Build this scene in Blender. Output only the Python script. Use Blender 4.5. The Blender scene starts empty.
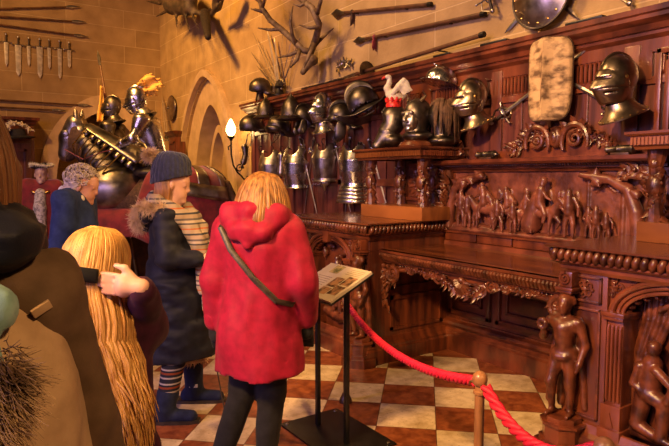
import bpy, bmesh, math, random
import numpy as np
from mathutils import Vector, Matrix

random.seed(7)
RNG = np.random.default_rng(7)
scene = bpy.context.scene
COL = scene.collection
PI = math.pi

# ------------------------------------------------------------------ camera model
YAW, FPX, HOR, CAMH = math.radians(34.3), 577.0, 46.0, 1.6
TH = math.atan(HOR / FPX)
FW = (math.sin(YAW), math.cos(YAW)); RT = (math.cos(YAW), -math.sin(YAW))

def ray(px, py):
    u = (px - 334.5) / FPX; v = (223 - py) / FPX
    h = math.cos(TH) + v * math.sin(TH)
    return (FW[0]*h + RT[0]*u, FW[1]*h + RT[1]*u, -math.sin(TH) + v*math.cos(TH))

def at(px, py, x=None, y=None, z=None, d=None):
    """point of a real plane (wall, floor, depth) that a photo pixel looks at"""
    r = ray(px, py)
    if x is not None: t = x / r[0]
    elif y is not None: t = y / r[1]
    elif z is not None: t = (z - CAMH) / r[2]
    else: t = d / (r[0]*FW[0] + r[1]*FW[1])
    return Vector((r[0]*t, r[1]*t, CAMH + r[2]*t))

# ------------------------------------------------------------------ materials
def nodes_of(m):
    m.use_nodes = True
    nt = m.node_tree
    return nt, nt.nodes, nt.links, nt.nodes['Principled BSDF']

def mat(name, c1, c2=None, rough=.5, metal=0., scale=8., stretch=(1,1,1), bump=0., bscale=40., coat=0., spec=.5,
        sheen=0., rvar=0., detail=6., contrast=(.35,.65), emit=None, estr=0.):
    m = bpy.data.materials.new(name)
    nt, N, L, b = nodes_of(m)
    b.inputs['Roughness'].default_value = rough
    b.inputs['Metallic'].default_value = metal
    b.inputs['Coat Weight'].default_value = coat
    b.inputs['Coat Roughness'].default_value = .24
    b.inputs['Specular IOR Level'].default_value = spec
    b.inputs['Sheen Weight'].default_value = sheen
    tc = N.new('ShaderNodeTexCoord')
    mp = N.new('ShaderNodeMapping'); mp.inputs['Scale'].default_value = stretch
    L.new(tc.outputs['Object'], mp.inputs['Vector'])
    nz = N.new('ShaderNodeTexNoise'); nz.inputs['Scale'].default_value = scale; nz.inputs['Detail'].default_value = detail
    L.new(mp.outputs['Vector'], nz.inputs['Vector'])
    rp = N.new('ShaderNodeValToRGB')
    rp.color_ramp.elements[0].position = contrast[0]; rp.color_ramp.elements[1].position = contrast[1]
    rp.color_ramp.elements[0].color = (*c1, 1); rp.color_ramp.elements[1].color = (*(c2 or c1), 1)
    L.new(nz.outputs['Fac'], rp.inputs['Fac'])
    L.new(rp.outputs['Color'], b.inputs['Base Color'])
    if rvar:
        mr = N.new('ShaderNodeMapRange'); mr.inputs['To Min'].default_value = rough - rvar; mr.inputs['To Max'].default_value = rough + rvar
        L.new(nz.outputs['Fac'], mr.inputs['Value']); L.new(mr.outputs['Result'], b.inputs['Roughness'])
    if bump:
        n2 = N.new('ShaderNodeTexNoise'); n2.inputs['Scale'].default_value = bscale; n2.inputs['Detail'].default_value = 4
        L.new(mp.outputs['Vector'], n2.inputs['Vector'])
        bp = N.new('ShaderNodeBump'); bp.inputs['Strength'].default_value = bump; bp.inputs['Distance'].default_value = .01
        L.new(n2.outputs['Fac'], bp.inputs['Height']); L.new(bp.outputs['Normal'], b.inputs['Normal'])
    if emit:
        b.inputs['Emission Color'].default_value = (*emit, 1); b.inputs['Emission Strength'].default_value = estr
    return m

def stone_mat(name, swap, c1, c2, mortar, bw=.85, bh=.36):
    m = bpy.data.materials.new(name)
    nt, N, L, b = nodes_of(m)
    b.inputs['Roughness'].default_value = .85
    b.inputs['Specular IOR Level'].default_value = .2
    tc = N.new('ShaderNodeTexCoord'); sp = N.new('ShaderNodeSeparateXYZ'); cb = N.new('ShaderNodeCombineXYZ')
    L.new(tc.outputs['Object'], sp.inputs[0])
    L.new(sp.outputs['Y' if swap else 'X'], cb.inputs['X']); L.new(sp.outputs['Z'], cb.inputs['Y'])
    br = N.new('ShaderNodeTexBrick')
    br.inputs['Color1'].default_value = (*c1, 1); br.inputs['Color2'].default_value = (*c2, 1); br.inputs['Mortar'].default_value = (*mortar, 1)
    br.inputs['Scale'].default_value = 1; br.inputs['Mortar Size'].default_value = .008; br.inputs['Mortar Smooth'].default_value = .4
    br.inputs['Brick Width'].default_value = bw; br.inputs['Row Height'].default_value = bh
    br.offset = .43; br.squash = 1.25; br.squash_frequency = 3
    L.new(cb.outputs[0], br.inputs['Vector'])
    nz = N.new('ShaderNodeTexNoise'); nz.inputs['Scale'].default_value = 3.; nz.inputs['Detail'].default_value = 8
    L.new(tc.outputs['Object'], nz.inputs['Vector'])
    rp = N.new('ShaderNodeValToRGB'); rp.color_ramp.elements[0].position = .3; rp.color_ramp.elements[1].position = .7
    rp.color_ramp.elements[0].color = (.72, .68, .62, 1); rp.color_ramp.elements[1].color = (1.05, 1.03, 1, 1)
    L.new(nz.outputs['Fac'], rp.inputs['Fac'])
    mx = N.new('ShaderNodeMix'); mx.data_type = 'RGBA'; mx.blend_type = 'MULTIPLY'; mx.inputs['Factor'].default_value = 1
    L.new(br.outputs['Color'], mx.inputs[6]); L.new(rp.outputs['Color'], mx.inputs[7]); L.new(mx.outputs[2], b.inputs['Base Color'])
    n2 = N.new('ShaderNodeTexNoise'); n2.inputs['Scale'].default_value = 25; n2.inputs['Detail'].default_value = 6
    L.new(tc.outputs['Object'], n2.inputs['Vector'])
    ad = N.new('ShaderNodeMath'); ad.operation = 'SUBTRACT'
    L.new(n2.outputs['Fac'], ad.inputs[0]); L.new(br.outputs['Fac'], ad.inputs[1])
    bp = N.new('ShaderNodeBump'); bp.inputs['Strength'].default_value = .5; bp.inputs['Distance'].default_value = .012
    L.new(ad.outputs[0], bp.inputs['Height']); L.new(bp.outputs['Normal'], b.inputs['Normal'])
    return m

def floor_mat():
    m = bpy.data.materials.new('checkered_marble')
    nt, N, L, b = nodes_of(m)
    tc = N.new('ShaderNodeTexCoord'); mp = N.new('ShaderNodeMapping'); mp.vector_type = 'TEXTURE'
    mp.inputs['Location'].default_value = (3.592, 3.139, 0); mp.inputs['Rotation'].default_value = (0, 0, math.radians(-43.2))
    mp.inputs['Scale'].default_value = (.381, .381, .381)
    L.new(tc.outputs['Object'], mp.inputs['Vector'])
    off = N.new('ShaderNodeVectorMath'); off.operation = 'ADD'; off.inputs[1].default_value = (40.0, 40.0, .5)
    L.new(mp.outputs['Vector'], off.inputs[0])
    ck = N.new('ShaderNodeTexChecker'); ck.inputs['Scale'].default_value = 1
    L.new(off.outputs[0], ck.inputs['Vector'])
    def noise_col(scale, a, c, lo, hi, det=8):
        nz = N.new('ShaderNodeTexNoise'); nz.inputs['Scale'].default_value = scale; nz.inputs['Detail'].default_value = det; nz.inputs['Roughness'].default_value = .65
        L.new(tc.outputs['Object'], nz.inputs['Vector'])
        rp = N.new('ShaderNodeValToRGB'); rp.color_ramp.elements[0].position = lo; rp.color_ramp.elements[1].position = hi
        rp.color_ramp.elements[0].color = (*a, 1); rp.color_ramp.elements[1].color = (*c, 1)
        L.new(nz.outputs['Fac'], rp.inputs['Fac']); return rp, nz
    cream, nz = noise_col(9, (.42, .295, .155), (.68, .53, .345), .35, .6)
    red, _ = noise_col(14, (.13, .028, .010), (.32, .095, .035), .35, .65)
    # dark pits in the cream stones
    pit, _ = noise_col(38, (.30, .2, .1), (1, 1, 1), .31, .37, 3)
    mu = N.new('ShaderNodeMix'); mu.data_type = 'RGBA'; mu.blend_type = 'MULTIPLY'; mu.inputs['Factor'].default_value = .8
    L.new(cream.outputs['Color'], mu.inputs[6]); L.new(pit.outputs['Color'], mu.inputs[7])
    mx = N.new('ShaderNodeMix'); mx.data_type = 'RGBA'
    L.new(ck.outputs['Fac'], mx.inputs[0]); L.new(red.outputs['Color'], mx.inputs[6]); L.new(mu.outputs[2], mx.inputs[7])
    # thin joints
    br = N.new('ShaderNodeTexBrick'); br.offset = 0; br.inputs['Scale'].default_value = 1; br.inputs['Brick Width'].default_value = 1; br.inputs['Row Height'].default_value = 1
    br.inputs['Mortar Size'].default_value = .008; br.inputs['Color1'].default_value = (1,1,1,1); br.inputs['Color2'].default_value = (1,1,1,1); br.inputs['Mortar'].default_value = (.35,.3,.25,1)
    L.new(off.outputs[0], br.inputs['Vector'])
    m2 = N.new('ShaderNodeMix'); m2.data_type = 'RGBA'; m2.blend_type = 'MULTIPLY'; m2.inputs['Factor'].default_value = 1
    L.new(mx.outputs[2], m2.inputs[6]); L.new(br.outputs['Color'], m2.inputs[7]); L.new(m2.outputs[2], b.inputs['Base Color'])
    mr = N.new('ShaderNodeMapRange'); mr.inputs['To Min'].default_value = .22; mr.inputs['To Max'].default_value = .5
    L.new(nz.outputs['Fac'], mr.inputs['Value']); L.new(mr.outputs['Result'], b.inputs['Roughness'])
    return m

# ------------------------------------------------------------------ mesh builder
def frame(d, up=(0,0,1)):
    d = Vector(d).normalized(); u = Vector(up)
    if abs(d.dot(u)) > .98: u = Vector((1,0,0))
    s = d.cross(u).normalized(); t = s.cross(d).normalized()
    return s, t, d

def rotm(ax, deg): return Matrix.Rotation(math.radians(deg), 4, ax)
def trs(loc=(0,0,0), rz=0, ry=0, rx=0, s=1):
    sc = Matrix.Diagonal((s, s, s, 1)) if not hasattr(s, '__len__') else Matrix.Diagonal((*s, 1))
    return Matrix.Translation(loc) @ rotm('Z', rz) @ rotm('Y', ry) @ rotm('X', rx) @ sc

class MB:
    def __init__(self): self.v = []; self.f = []
    def add(self, vs, fs, M=None):
        o = len(self.v)
        if M is not None: vs = [M @ Vector(v) for v in vs]
        self.v += [tuple(v) for v in vs]; self.f += [tuple(i + o for i in f) for f in fs]
        return self
    def merge(self, other, M=None): return self.add(other.v, other.f, M)
    def box(self, lo, hi, bev=0., M=None):
        (x0,y0,z0),(x1,y1,z1) = lo, hi
        if x0 > x1: x0, x1 = x1, x0
        if y0 > y1: y0, y1 = y1, y0
        if z0 > z1: z0, z1 = z1, z0
        if not bev:
            vs = [(x0,y0,z0),(x1,y0,z0),(x1,y1,z0),(x0,y1,z0),(x0,y0,z1),(x1,y0,z1),(x1,y1,z1),(x0,y1,z1)]
            fs = [(0,3,2,1),(4,5,6,7),(0,1,5,4),(1,2,6,5),(2,3,7,6),(3,0,4,7)]
            return self.add(vs, fs, M)
        bm = bmesh.new(); bmesh.ops.create_cube(bm, size=1)
        for v in bm.verts: v.co = Vector(((x0+x1)/2 + v.co.x*(x1-x0), (y0+y1)/2 + v.co.y*(y1-y0), (z0+z1)/2 + v.co.z*(z1-z0)))
        bmesh.ops.bevel(bm, geom=bm.edges[:], offset=bev, segments=2, affect='EDGES', profile=.6)
        bm.verts.index_update()
        self.add([v.co.copy() for v in bm.verts], [[v.index for v in f.verts] for f in bm.faces], M); bm.free(); return self
    def tube(self, pts, rad, n=10, flat=1., M=None, closed=False, up=(0,0,1), cap=True):
        pts = [Vector(p) for p in pts]; k = len(pts)
        if not hasattr(rad, '__len__'): rad = [rad]*k
        vs = []; prev = None
        for i, p in enumerate(pts):
            if closed: d = pts[(i+1) % k] - pts[i-1]
            else: d = pts[min(i+1, k-1)] - pts[max(i-1, 0)]
            if d.length < 1e-9: d = Vector((0,0,1))
            d.normalize()
            if prev is None: s, t, _ = frame(d, up)
            else:
                s = (prev - d*prev.dot(d))
                s = s.normalized() if s.length > 1e-6 else frame(d, up)[0]
                t = s.cross(d).normalized()
            prev = s
            for j in range(n):
                a = 2*PI*j/n
                vs.append(p + s*(math.cos(a)*rad[i]) + t*(math.sin(a)*rad[i]*flat))
        fs = []
        for i in range(k if closed else k-1):
            a = i*n; b = ((i+1) % k)*n
            for j in range(n): fs.append((a+j, a+(j+1) % n, b+(j+1) % n, b+j))
        if not closed and cap:
            fs.append(tuple(range(n-1, -1, -1))); fs.append(tuple((k-1)*n + j for j in range(n)))
        return self.add(vs, fs, M)
    def cyl(self, a, b, r0, r1=None, n=14, M=None): return self.tube([a, b], [r0, r0 if r1 is None else r1], n, M=M)
    def lathe(self, prof, M=None, n=24, arc=2*PI):
        full = abs(arc - 2*PI) < 1e-6; cols = n if full else n+1
        vs = []; fs = []
        for r, z in prof:
            for j in range(cols):
                a = arc*j/n; vs.append((r*math.cos(a), r*math.sin(a), z))
        for i in range(len(prof)-1):
            for j in range(n):
                a = i*cols; b = a + cols; j2 = (j+1) % cols
                fs.append((a+j, a+j2, b+j2, b+j))
        if full:
            if prof[0][0] > 1e-6: fs.append(tuple(range(cols-1, -1, -1)))
            if prof[-1][0] > 1e-6: fs.append(tuple((len(prof)-1)*cols + j for j in range(cols)))
        return self.add(vs, fs, M)
    def ell(self, c, r, M=None, n=12, R=None):
        if not hasattr(r, '__len__'): r = (r, r, r)
        vs = [(0,0,-1)]; h = max(5, n//2 + 1)
        for i in range(1, h):
            ph = -PI/2 + PI*i/h
            for j in range(n): a = 2*PI*j/n; vs.append((math.cos(ph)*math.cos(a), math.cos(ph)*math.sin(a), math.sin(ph)))
        vs.append((0,0,1)); fs = []
        for j in range(n): fs.append((0, 1+(j+1) % n, 1+j))
        for i in range(h-2):
            a = 1+i*n; b = a+n
            for j in range(n): fs.append((a+j, a+(j+1) % n, b+(j+1) % n, b+j))
        a = 1+(h-2)*n; t = len(vs)-1
        for j in range(n): fs.append((a+j, a+(j+1) % n, t))
        T = Matrix.Translation(c) @ (R if R is not None else Matrix.Identity(4)) @ Matrix.Diagonal((*r, 1))
        if M is not None: T = M @ T
        return self.add(vs, fs, T)
    def prism(self, poly, t0, t1, M=None):
        """2-D polygon (a,b) swept from t0 to t1 along the local third axis"""
        n = len(poly)
        vs = [(a, b, t0) for a, b in poly] + [(a, b, t1) for a, b in poly]
        fs = [tuple(range(n-1, -1, -1)), tuple(range(n, 2*n))] + [(i, (i+1) % n, n+(i+1) % n, n+i) for i in range(n)]
        return self.add(vs, fs, M)
    def sweep(self, prof, path, closed=False):
        """profile (out, z) along a horizontal path with mitred corners; out = right-hand side of travel"""
        P = [Vector((p[0], p[1], 0)) for p in path]; k = len(P); vs = []; m = len(prof)
        for i in range(k):
            a = (P[i] - P[i-1]) if (i > 0 or closed) else (P[1] - P[0])
            b = (P[(i+1) % k] - P[i]) if (i < k-1 or closed) else a
            a = a.normalized(); b = b.normalized()
            na = Vector((a.y, -a.x, 0)); nb = Vector((b.y, -b.x, 0)); nn = (na + nb)
            nn = nn / max(1e-6, nn.dot(na))
            for o, z in prof: vs.append((P[i].x + nn.x*o, P[i].y + nn.y*o, z))
        fs = []
        for i in range(k if closed else k-1):
            a = i*m; b = ((i+1) % k)*m
            for j in range(m-1): fs.append((a+j, b+j, b+j+1, a+j+1))
        if not closed: fs += [tuple(range(m)), tuple((k-1)*m + j for j in range(m-1, -1, -1))]
        return self.add(vs, fs)
    def grid(self, fn, nu, nv, M=None, wrap=False):
        vs = []; fs = []; cu = nu if wrap else nu+1
        for j in range(nv+1):
            for i in range(cu): vs.append(fn(i/nu, j/nv))
        for j in range(nv):
            for i in range(nu):
                i2 = (i+1) % cu
                fs.append((j*cu+i, j*cu+i2, (j+1)*cu+i2, (j+1)*cu+i))
        return self.add(vs, fs, M)
    def spiral(self, c, r0, r1, turns, th0, thick, M=None, n=8, seg=14, axis_y=None):
        """scroll in the local (a,b) plane"""
        pts = []; rad = []; k = max(8, int(seg*turns))
        for i in range(k+1):
            t = i/k; a = th0 + turns*2*PI*t; r = r0 + (r1-r0)*t
            pts.append((c[0]+r*math.cos(a), c[1]+r*math.sin(a), c[2] if len(c) > 2 else 0)); rad.append(thick*(1-.45*t))
        return self.tube(pts, rad, n, M=M, up=(0,0,1))
    def leaf(self, p, d, nrm, L, W, curl=.4, M=None, nu=5, nv=4):
        d = Vector(d).normalized(); nrm = Vector(nrm).normalized(); s = d.cross(nrm).normalized()
        p = Vector(p)
        def fn(u, v):
            w = W*math.sin(PI*min(1, (v*.9+.1)))**.7*(1 + .22*math.sin(v*PI*5)); x = (u-.5)*2
            return tuple(p + d*(L*(v - .15*curl*v*v)) + s*(w*x*.5) + nrm*(L*curl*v*v*v + (.25*W)*(1-abs(x))*(1-v*.5)))
        return self.grid(fn, nu, nv, M)
    def build(self, name, m, parent=None, local=False, smooth=35, solid=0., kind=None):
        me = bpy.data.meshes.new(name)
        vs = self.v
        if parent is not None and not local:
            off = Vector((0,0,0)); q = parent
            while q is not None: off += q.location; q = q.parent
            vs = [(x-off.x, y-off.y, z-off.z) for x, y, z in vs]
        me.from_pydata(vs, [], self.f); me.validate()
        me.materials.append(m)
        if smooth:
            me.polygons.foreach_set('use_smooth', [True]*len(me.polygons))
            if smooth < 180: me.set_sharp_from_angle(angle=math.radians(smooth))
        me.update()
        o = bpy.data.objects.new(name, me); COL.objects.link(o)
        if parent is not None: o.parent = parent
        if solid:
            md = o.modifiers.new('thickness', 'SOLIDIFY'); md.thickness = solid; md.offset = 0
        if kind: o['kind'] = kind
        return o

def thing(name, label, cat, loc=(0,0,0), rz=0, group=None):
    o = bpy.data.objects.new(name, None); COL.objects.link(o)
    o.empty_display_size = .1
    o.location = loc; o.rotation_euler = (0, 0, math.radians(rz)); o['label'] = label; o['category'] = cat
    if group: o['group'] = group
    return o
def tag(o, label, cat, group=None):
    o['label'] = label; o['category'] = cat
    if group: o['group'] = group
    return o
def dup(root, loc, rot=None, label=None, scale=None, group=None):
    r = root.copy(); COL.objects.link(r); r.location = loc
    if rot is not None: r.rotation_euler = rot
    if scale is not None: r.scale = (scale,)*3 if not hasattr(scale, '__len__') else scale
    if label: r['label'] = label
    if group: r['group'] = group
    for ch in list(root.children):
        c = ch.copy(); COL.objects.link(c); c.parent = r
        for g in ch.children:
            d = g.copy(); COL.objects.link(d); d.parent = c
    return r

# ------------------------------------------------------------------ implicit surfaces -> one continuous mesh (surface nets)
def smin(a, b, k):
    if k <= 0: return np.minimum(a, b)
    h = np.clip(.5 + .5*(b-a)/k, 0, 1)
    return b*(1-h) + a*h - k*h*(1-h)

class SDF:
    """prims: ('c',a,b,ra,rb) tapered capsule, ('e',c,radii,R3x3 or None) ellipsoid, ('b',c,half,R,round) box; op '+','-','&'"""
    def __init__(self, k=.02): self.p = []; self.k = k
    def cap(self, a, b, ra, rb=None, k=None, op='+'): self.p.append(('c', np.array(a,float), np.array(b,float), ra, ra if rb is None else rb, self.k if k is None else k, op)); return self
    def ell(self, c, r, R=None, k=None, op='+'):
        if not hasattr(r, '__len__'): r = (r,r,r)
        self.p.append(('e', np.array(c,float), np.array(r,float), R, None, self.k if k is None else k, op)); return self
    def box(self, c, h, R=None, rnd=.01, k=None, op='+'): self.p.append(('b', np.array(c,float), np.array(h,float), R, rnd, self.k if k is None else k, op)); return self
    def prof(self, rows, k=None, op='+', ex=2.0):
        """stack of elliptical sections (z, rx, ry, cx, cy)"""
        rows = np.array(sorted(rows), float); self.p.append(('p', rows, ex, None, None, self.k if k is None else k, op)); return self
    def chain(self, pts, rs, k=None):
        for i in range(len(pts)-1): self.cap(pts[i], pts[i+1], rs[i], rs[i+1], k)
        return self
    def bounds(self):
        lo = np.full(3, 1e9); hi = -lo
        for q in self.p:
            if q[6] != '+': continue
            if q[0] == 'c':
                r = max(q[3], q[4])
                for c in (q[1], q[2]): lo = np.minimum(lo, c-r); hi = np.maximum(hi, c+r)
            elif q[0] == 'p':
                R = q[1]; lo = np.minimum(lo, [(R[:,3]-R[:,1]).min(), (R[:,4]-R[:,2]).min(), R[0,0]]); hi = np.maximum(hi, [(R[:,3]+R[:,1]).max(), (R[:,4]+R[:,2]).max(), R[-1,0]])
            else:
                r = np.full(3, float(np.max(q[2])*1.05)) if q[3] is not None else q[2]
                if q[0] == 'b' and q[3] is not None: r = np.full(3, float(np.linalg.norm(q[2])))
                lo = np.minimum(lo, q[1]-r); hi = np.maximum(hi, q[1]+r)
        return lo, hi
    def eval(self, P):
        d = None
        for kind, a, b, ra, rb, k, op in self.p:
            if kind == 'c':
                ab = b-a; pa = P-a; L2 = float(ab@ab) + 1e-12
                t = np.clip((pa@ab)/L2, 0, 1)
                q = np.sqrt(((pa - t[:,None]*ab)**2).sum(1)) - (ra + (rb-ra)*t)
            elif kind == 'p':
                z = P[:,2]; rx, ry, cx, cy = (np.interp(z, a[:,0], a[:,i]) for i in (1,2,3,4))
                e = (np.abs((P[:,0]-cx)/rx)**b + np.abs((P[:,1]-cy)/ry)**b)**(1/b)
                q = (e-1)*np.minimum(rx, ry)
                dz = np.maximum(a[0,0]-z, z-a[-1,0])
                q = np.maximum(q, dz)
            elif kind == 'e':
                pa = P-a
                if ra is not None: pa = pa@np.array(ra)
                k0 = np.sqrt(((pa/b)**2).sum(1)); k1 = np.sqrt(((pa/(b*b))**2).sum(1)) + 1e-9
                q = k0*(k0-1)/k1
            else:
                pa = P-a
                if ra is not None: pa = pa@np.array(ra)
                qq = np.abs(pa) - b + rb
                q = np.sqrt((np.maximum(qq, 0)**2).sum(1)) + np.minimum(qq.max(1), 0) - rb
            if d is None: d = q
            elif op == '+': d = smin(d, q, k)
            elif op == '-': d = -smin(-d, q, k)
            else: d = -smin(-d, -q, k)
        return d
    def mesh(self, h=.012, disp=None, M=None, pad=None):
        lo, hi = self.bounds(); pad = pad or 3*h
        lo = lo - pad; hi = hi + pad
        n = np.maximum(((hi-lo)/h).astype(int)+1, 4)
        X, Y, Z = np.meshgrid(*[lo[i] + h*np.arange(n[i], dtype=np.float64) for i in range(3)], indexing='ij')
        P = np.stack([X.ravel(), Y.ravel(), Z.ravel()], 1)
        V = np.full(n, 1.0); G = P.reshape(*n, 3)
        for q in self.p:
            one = SDF(0); one.p = [q]; k = q[5]; op = q[6]
            if q[0] == 'c' and op == '+':
                r = max(q[3], q[4]) + k + 4*h
                i0 = np.clip(((np.minimum(q[1], q[2]) - r - lo)/h).astype(int), 0, n-1); i1 = np.clip(((np.maximum(q[1], q[2]) + r - lo)/h).astype(int)+2, 1, n)
                sl = tuple(slice(a, b) for a, b in zip(i0, i1))
            else: sl = (slice(None),)*3
            sub = G[sl]; sh = sub.shape[:3]; w = one.eval(sub.reshape(-1,3)).reshape(sh)
            if op == '+': V[sl] = smin(V[sl], w, k)
            elif op == '-': V[sl] = -smin(-V[sl], w, k)
            else: V[sl] = -smin(-V[sl], -w, k)
        V = V.ravel()
        if disp is not None:
            near = np.abs(V) < .08
            V[near] -= disp(P[near])
        V = V.reshape(n)
        V[0]=V[-1]=1; V[:,0]=V[:,-1]=1; V[:,:,0]=V[:,:,-1]=1
        S = V < 0; c = n-1
        cor = {}
        for i in (0,1):
            for j in (0,1):
                for k in (0,1): cor[i,j,k] = (slice(i, i+c[0]), slice(j, j+c[1]), slice(k, k+c[2]))
        cnt = sum(S[s].astype(np.int8) for s in cor.values())
        act = (cnt > 0) & (cnt < 8)
        I = np.argwhere(act); idx = np.full(c, -1); idx[act] = np.arange(len(I))
        pos = np.zeros((len(I),3)); num = np.zeros(len(I))
        keys = list(cor)
        for a in keys:
            for ax in range(3):
                if a[ax] == 0:
                    b = list(a); b[ax] = 1; b = tuple(b)
                    va = V[tuple((I+a).T)]; vb = V[tuple((I+b).T)]
                    m = (va < 0) != (vb < 0)
                    t = va[m]/(va[m]-vb[m])
                    q = np.tile(np.array(a, float), (m.sum(),1)); q[:,ax] += t
                    pos[m] += q; num[m] += 1
        pos = (pos/num[:,None] + I)*h + lo
        faces = []
        for ax in range(3):
            u, v = (ax+1) % 3, (ax+2) % 3
            sl = [slice(None)]*3; sl[ax] = slice(0, -1); s2 = [slice(None)]*3; s2[ax] = slice(1, None)
            A, B = S[tuple(sl)], S[tuple(s2)]
            E = np.argwhere(A != B)
            ok = (E[:,u] > 0) & (E[:,v] > 0); E = E[ok]
            flip = A[tuple(E.T)]
            def cell(du, dv):
                q = E.copy(); q[:,u] -= du; q[:,v] -= dv; return idx[tuple(q.T)]
            q = np.stack([cell(1,1), cell(0,1), cell(0,0), cell(1,0)], 1)
            q[~flip] = q[~flip][:, ::-1]
            faces.append(q)
        F = np.concatenate(faces)
        m = MB(); m.add([tuple(p) for p in pos], [tuple(int(i) for i in f) for f in F], M)
        return m

def vnoise(P, s, seed=0):
    """cheap smooth value noise for cloth folds and fur"""
    Q = P*s + seed*7.31
    i = np.floor(Q).astype(np.int64); f = Q - i; f = f*f*(3-2*f)
    def hsh(a):
        n = (a[:,0]*374761393 + a[:,1]*668265263 + a[:,2]*2147483647 + seed*1274126177) & 0x7fffffff
        n = (n ^ (n >> 13))*1274126177 & 0x7fffffff
        return ((n ^ (n >> 16)) & 0xffff)/65535.0
    r = 0
    for dx in (0,1):
        for dy in (0,1):
            for dz in (0,1):
                w = (f[:,0] if dx else 1-f[:,0])*(f[:,1] if dy else 1-f[:,1])*(f[:,2] if dz else 1-f[:,2])
                r = r + w*hsh(i + np.array([dx,dy,dz]))
    return r - .5

def rot3(rz=0, ry=0, rx=0):
    return np.array(((rotm('Z', rz) @ rotm('Y', ry) @ rotm('X', rx)).to_3x3()))

# ------------------------------------------------------------------ carved reliefs: a height field of rounded strokes
class Relief:
    def __init__(self, W, H, res=.006):
        self.W, self.H = W, H; self.nu = int(W/res); self.nv = int(H/res)
        self.U, self.V = np.meshgrid(np.linspace(0, W, self.nu+1), np.linspace(0, H, self.nv+1), indexing='xy')
        self.h = np.zeros_like(self.U); self.strokes = []; self.three_d = False
    def cap(self, a, b, ra, rb, d, base=0.):
        if self.three_d: self.strokes.append((a, b, ra, rb, d, base)); return self
        ax, ay = a; bx, by = b; dx, dy = bx-ax, by-ay; L = dx*dx+dy*dy+1e-12
        t = np.clip(((self.U-ax)*dx + (self.V-ay)*dy)/L, 0, 1)
        D = np.hypot(self.U-ax-t*dx, self.V-ay-t*dy); r = ra + (rb-ra)*t
        k = np.clip(1-(D/r)**2, 0, 1)
        self.h = np.maximum(self.h, np.where(k > 0, base + d*np.sqrt(k), 0)); return self
    def line(self, pts, rs, d, base=0.):
        if not hasattr(rs, '__len__'): rs = [rs]*len(pts)
        for i in range(len(pts)-1): self.cap(pts[i], pts[i+1], rs[i], rs[i+1], d, base)
        return self
    def scroll(self, c, r0, r1, turns, th0, w, d, base=0.):
        k = int(10*abs(turns)) + 4; pts = []; rs = []
        for i in range(k+1):
            t = i/k; a = th0 + 2*PI*turns*t; r = r0+(r1-r0)*t
            pts.append((c[0]+r*math.cos(a), c[1]+r*math.sin(a))); rs.append(w*(1-.4*t))
        return self.line(pts, rs, d, base)
    def leaf(self, p, ang, L, w, d):
        q = (p[0]+L*math.cos(ang), p[1]+L*math.sin(ang)); m = (p[0]+.45*L*math.cos(ang+.15), p[1]+.45*L*math.sin(ang+.15))
        return self.line([p, m, q], [w*.5, w, w*.15], d)
    def man(self, x, y, h, d=.05, pose=0, flip=1):
        f = flip
        self.cap((x, y+.93*h), (x, y+.91*h), .065*h, .06*h, d*1.1)
        self.line([(x, y+.84*h), (x, y+.62*h), (x, y+.5*h)], [.085*h, .10*h, .085*h], d*1.15)
        st = .09*h if pose != 1 else .16*h
        self.line([(x-.03*h, y+.5*h), (x-st, y+.26*h), (x-st*.9, y+.02*h)], [.07*h, .05*h, .035*h], d)
        self.line([(x+.03*h, y+.5*h), (x+st, y+.28*h), (x+st*1.1, y+.02*h)], [.07*h, .05*h, .035*h], d)
        self.line([(x-.1*h, y+.8*h), (x-.19*h, y+.6*h), (x-.1*h+.02*h*f, y+.5*h)], [.045*h, .035*h, .03*h], d*.95)
        hand = (x+f*.28*h, y+.72*h) if pose == 2 else (x+f*.2*h, y+.45*h)
        self.line([(x+.1*h, y+.8*h), (x+.2*h*f, y+.62*h), hand], [.045*h, .035*h, .03*h], d*.95)
        return self
    def horse(self, x, y, s, f=1, d=.06, rider=True, lift=False):
        """x,y ground under the belly, s = height of the withers"""
        X = lambda a, b: (x + f*a*s, y + b*s)
        self.line([X(-.5,.72), X(-.1,.68), X(.38,.74)], [.21*s, .18*s, .2*s], d)
        self.line([X(.4,.8), X(.58,1.02), X(.66,1.15)], [.17*s, .12*s, .09*s], d*1.05)
        self.line([X(.66,1.15), X(.86,.93)], [.085*s, .05*s], d*1.15)
        fl = X(.5,.35) if not lift else X(.62,.42)
        self.line([X(.4,.65), fl, X(.46,.05) if not lift else X(.5,.22)], [.1*s, .055*s, .04*s], d*.9)
        self.line([X(.3,.62), X(.28,.33), X(.26,.02)], [.09*s, .055*s, .04*s], d*1.05)
        self.line([X(-.52,.65), X(-.62,.38), X(-.55,.02)], [.14*s, .06*s, .04*s], d*.9)
        self.line([X(-.42,.62), X(-.45,.36), X(-.4,.02)], [.12*s, .06*s, .04*s], d*1.05)
        self.line([X(-.66,.8), X(-.8,.55), X(-.78,.3)], [.05*s, .06*s, .03*s], d*.7)
        if rider:
            self.cap(X(.02,1.62), X(.03,1.6), .1*s, .09*s, d*1.25)
            self.line([X(-.02,1.45), X(-.06,1.2), X(-.06,.95)], [.13*s, .14*s, .15*s], d*1.3)
            self.line([X(0,.95), X(.16,.66), X(.1,.4)], [.11*s, .08*s, .06*s], d*1.25)
            self.line([X(.05,1.4), X(.2,1.2), X(.36,1.12)], [.06*s, .05*s, .04*s], d*1.2)
            self.line([X(-.12,1.35), X(-.32,1.05), X(-.42,.85)], [.1*s, .12*s, .06*s], d*.95)
        return self
    def rough(self, amp, sc=30, seed=1):
        P = np.stack([self.U.ravel(), self.V.ravel(), np.zeros(self.U.size)], 1)
        n = vnoise(P, sc, seed) + .5*vnoise(P, sc*2.1, seed+3)
        self.h = self.h + amp*n.reshape(self.U.shape); return self
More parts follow.
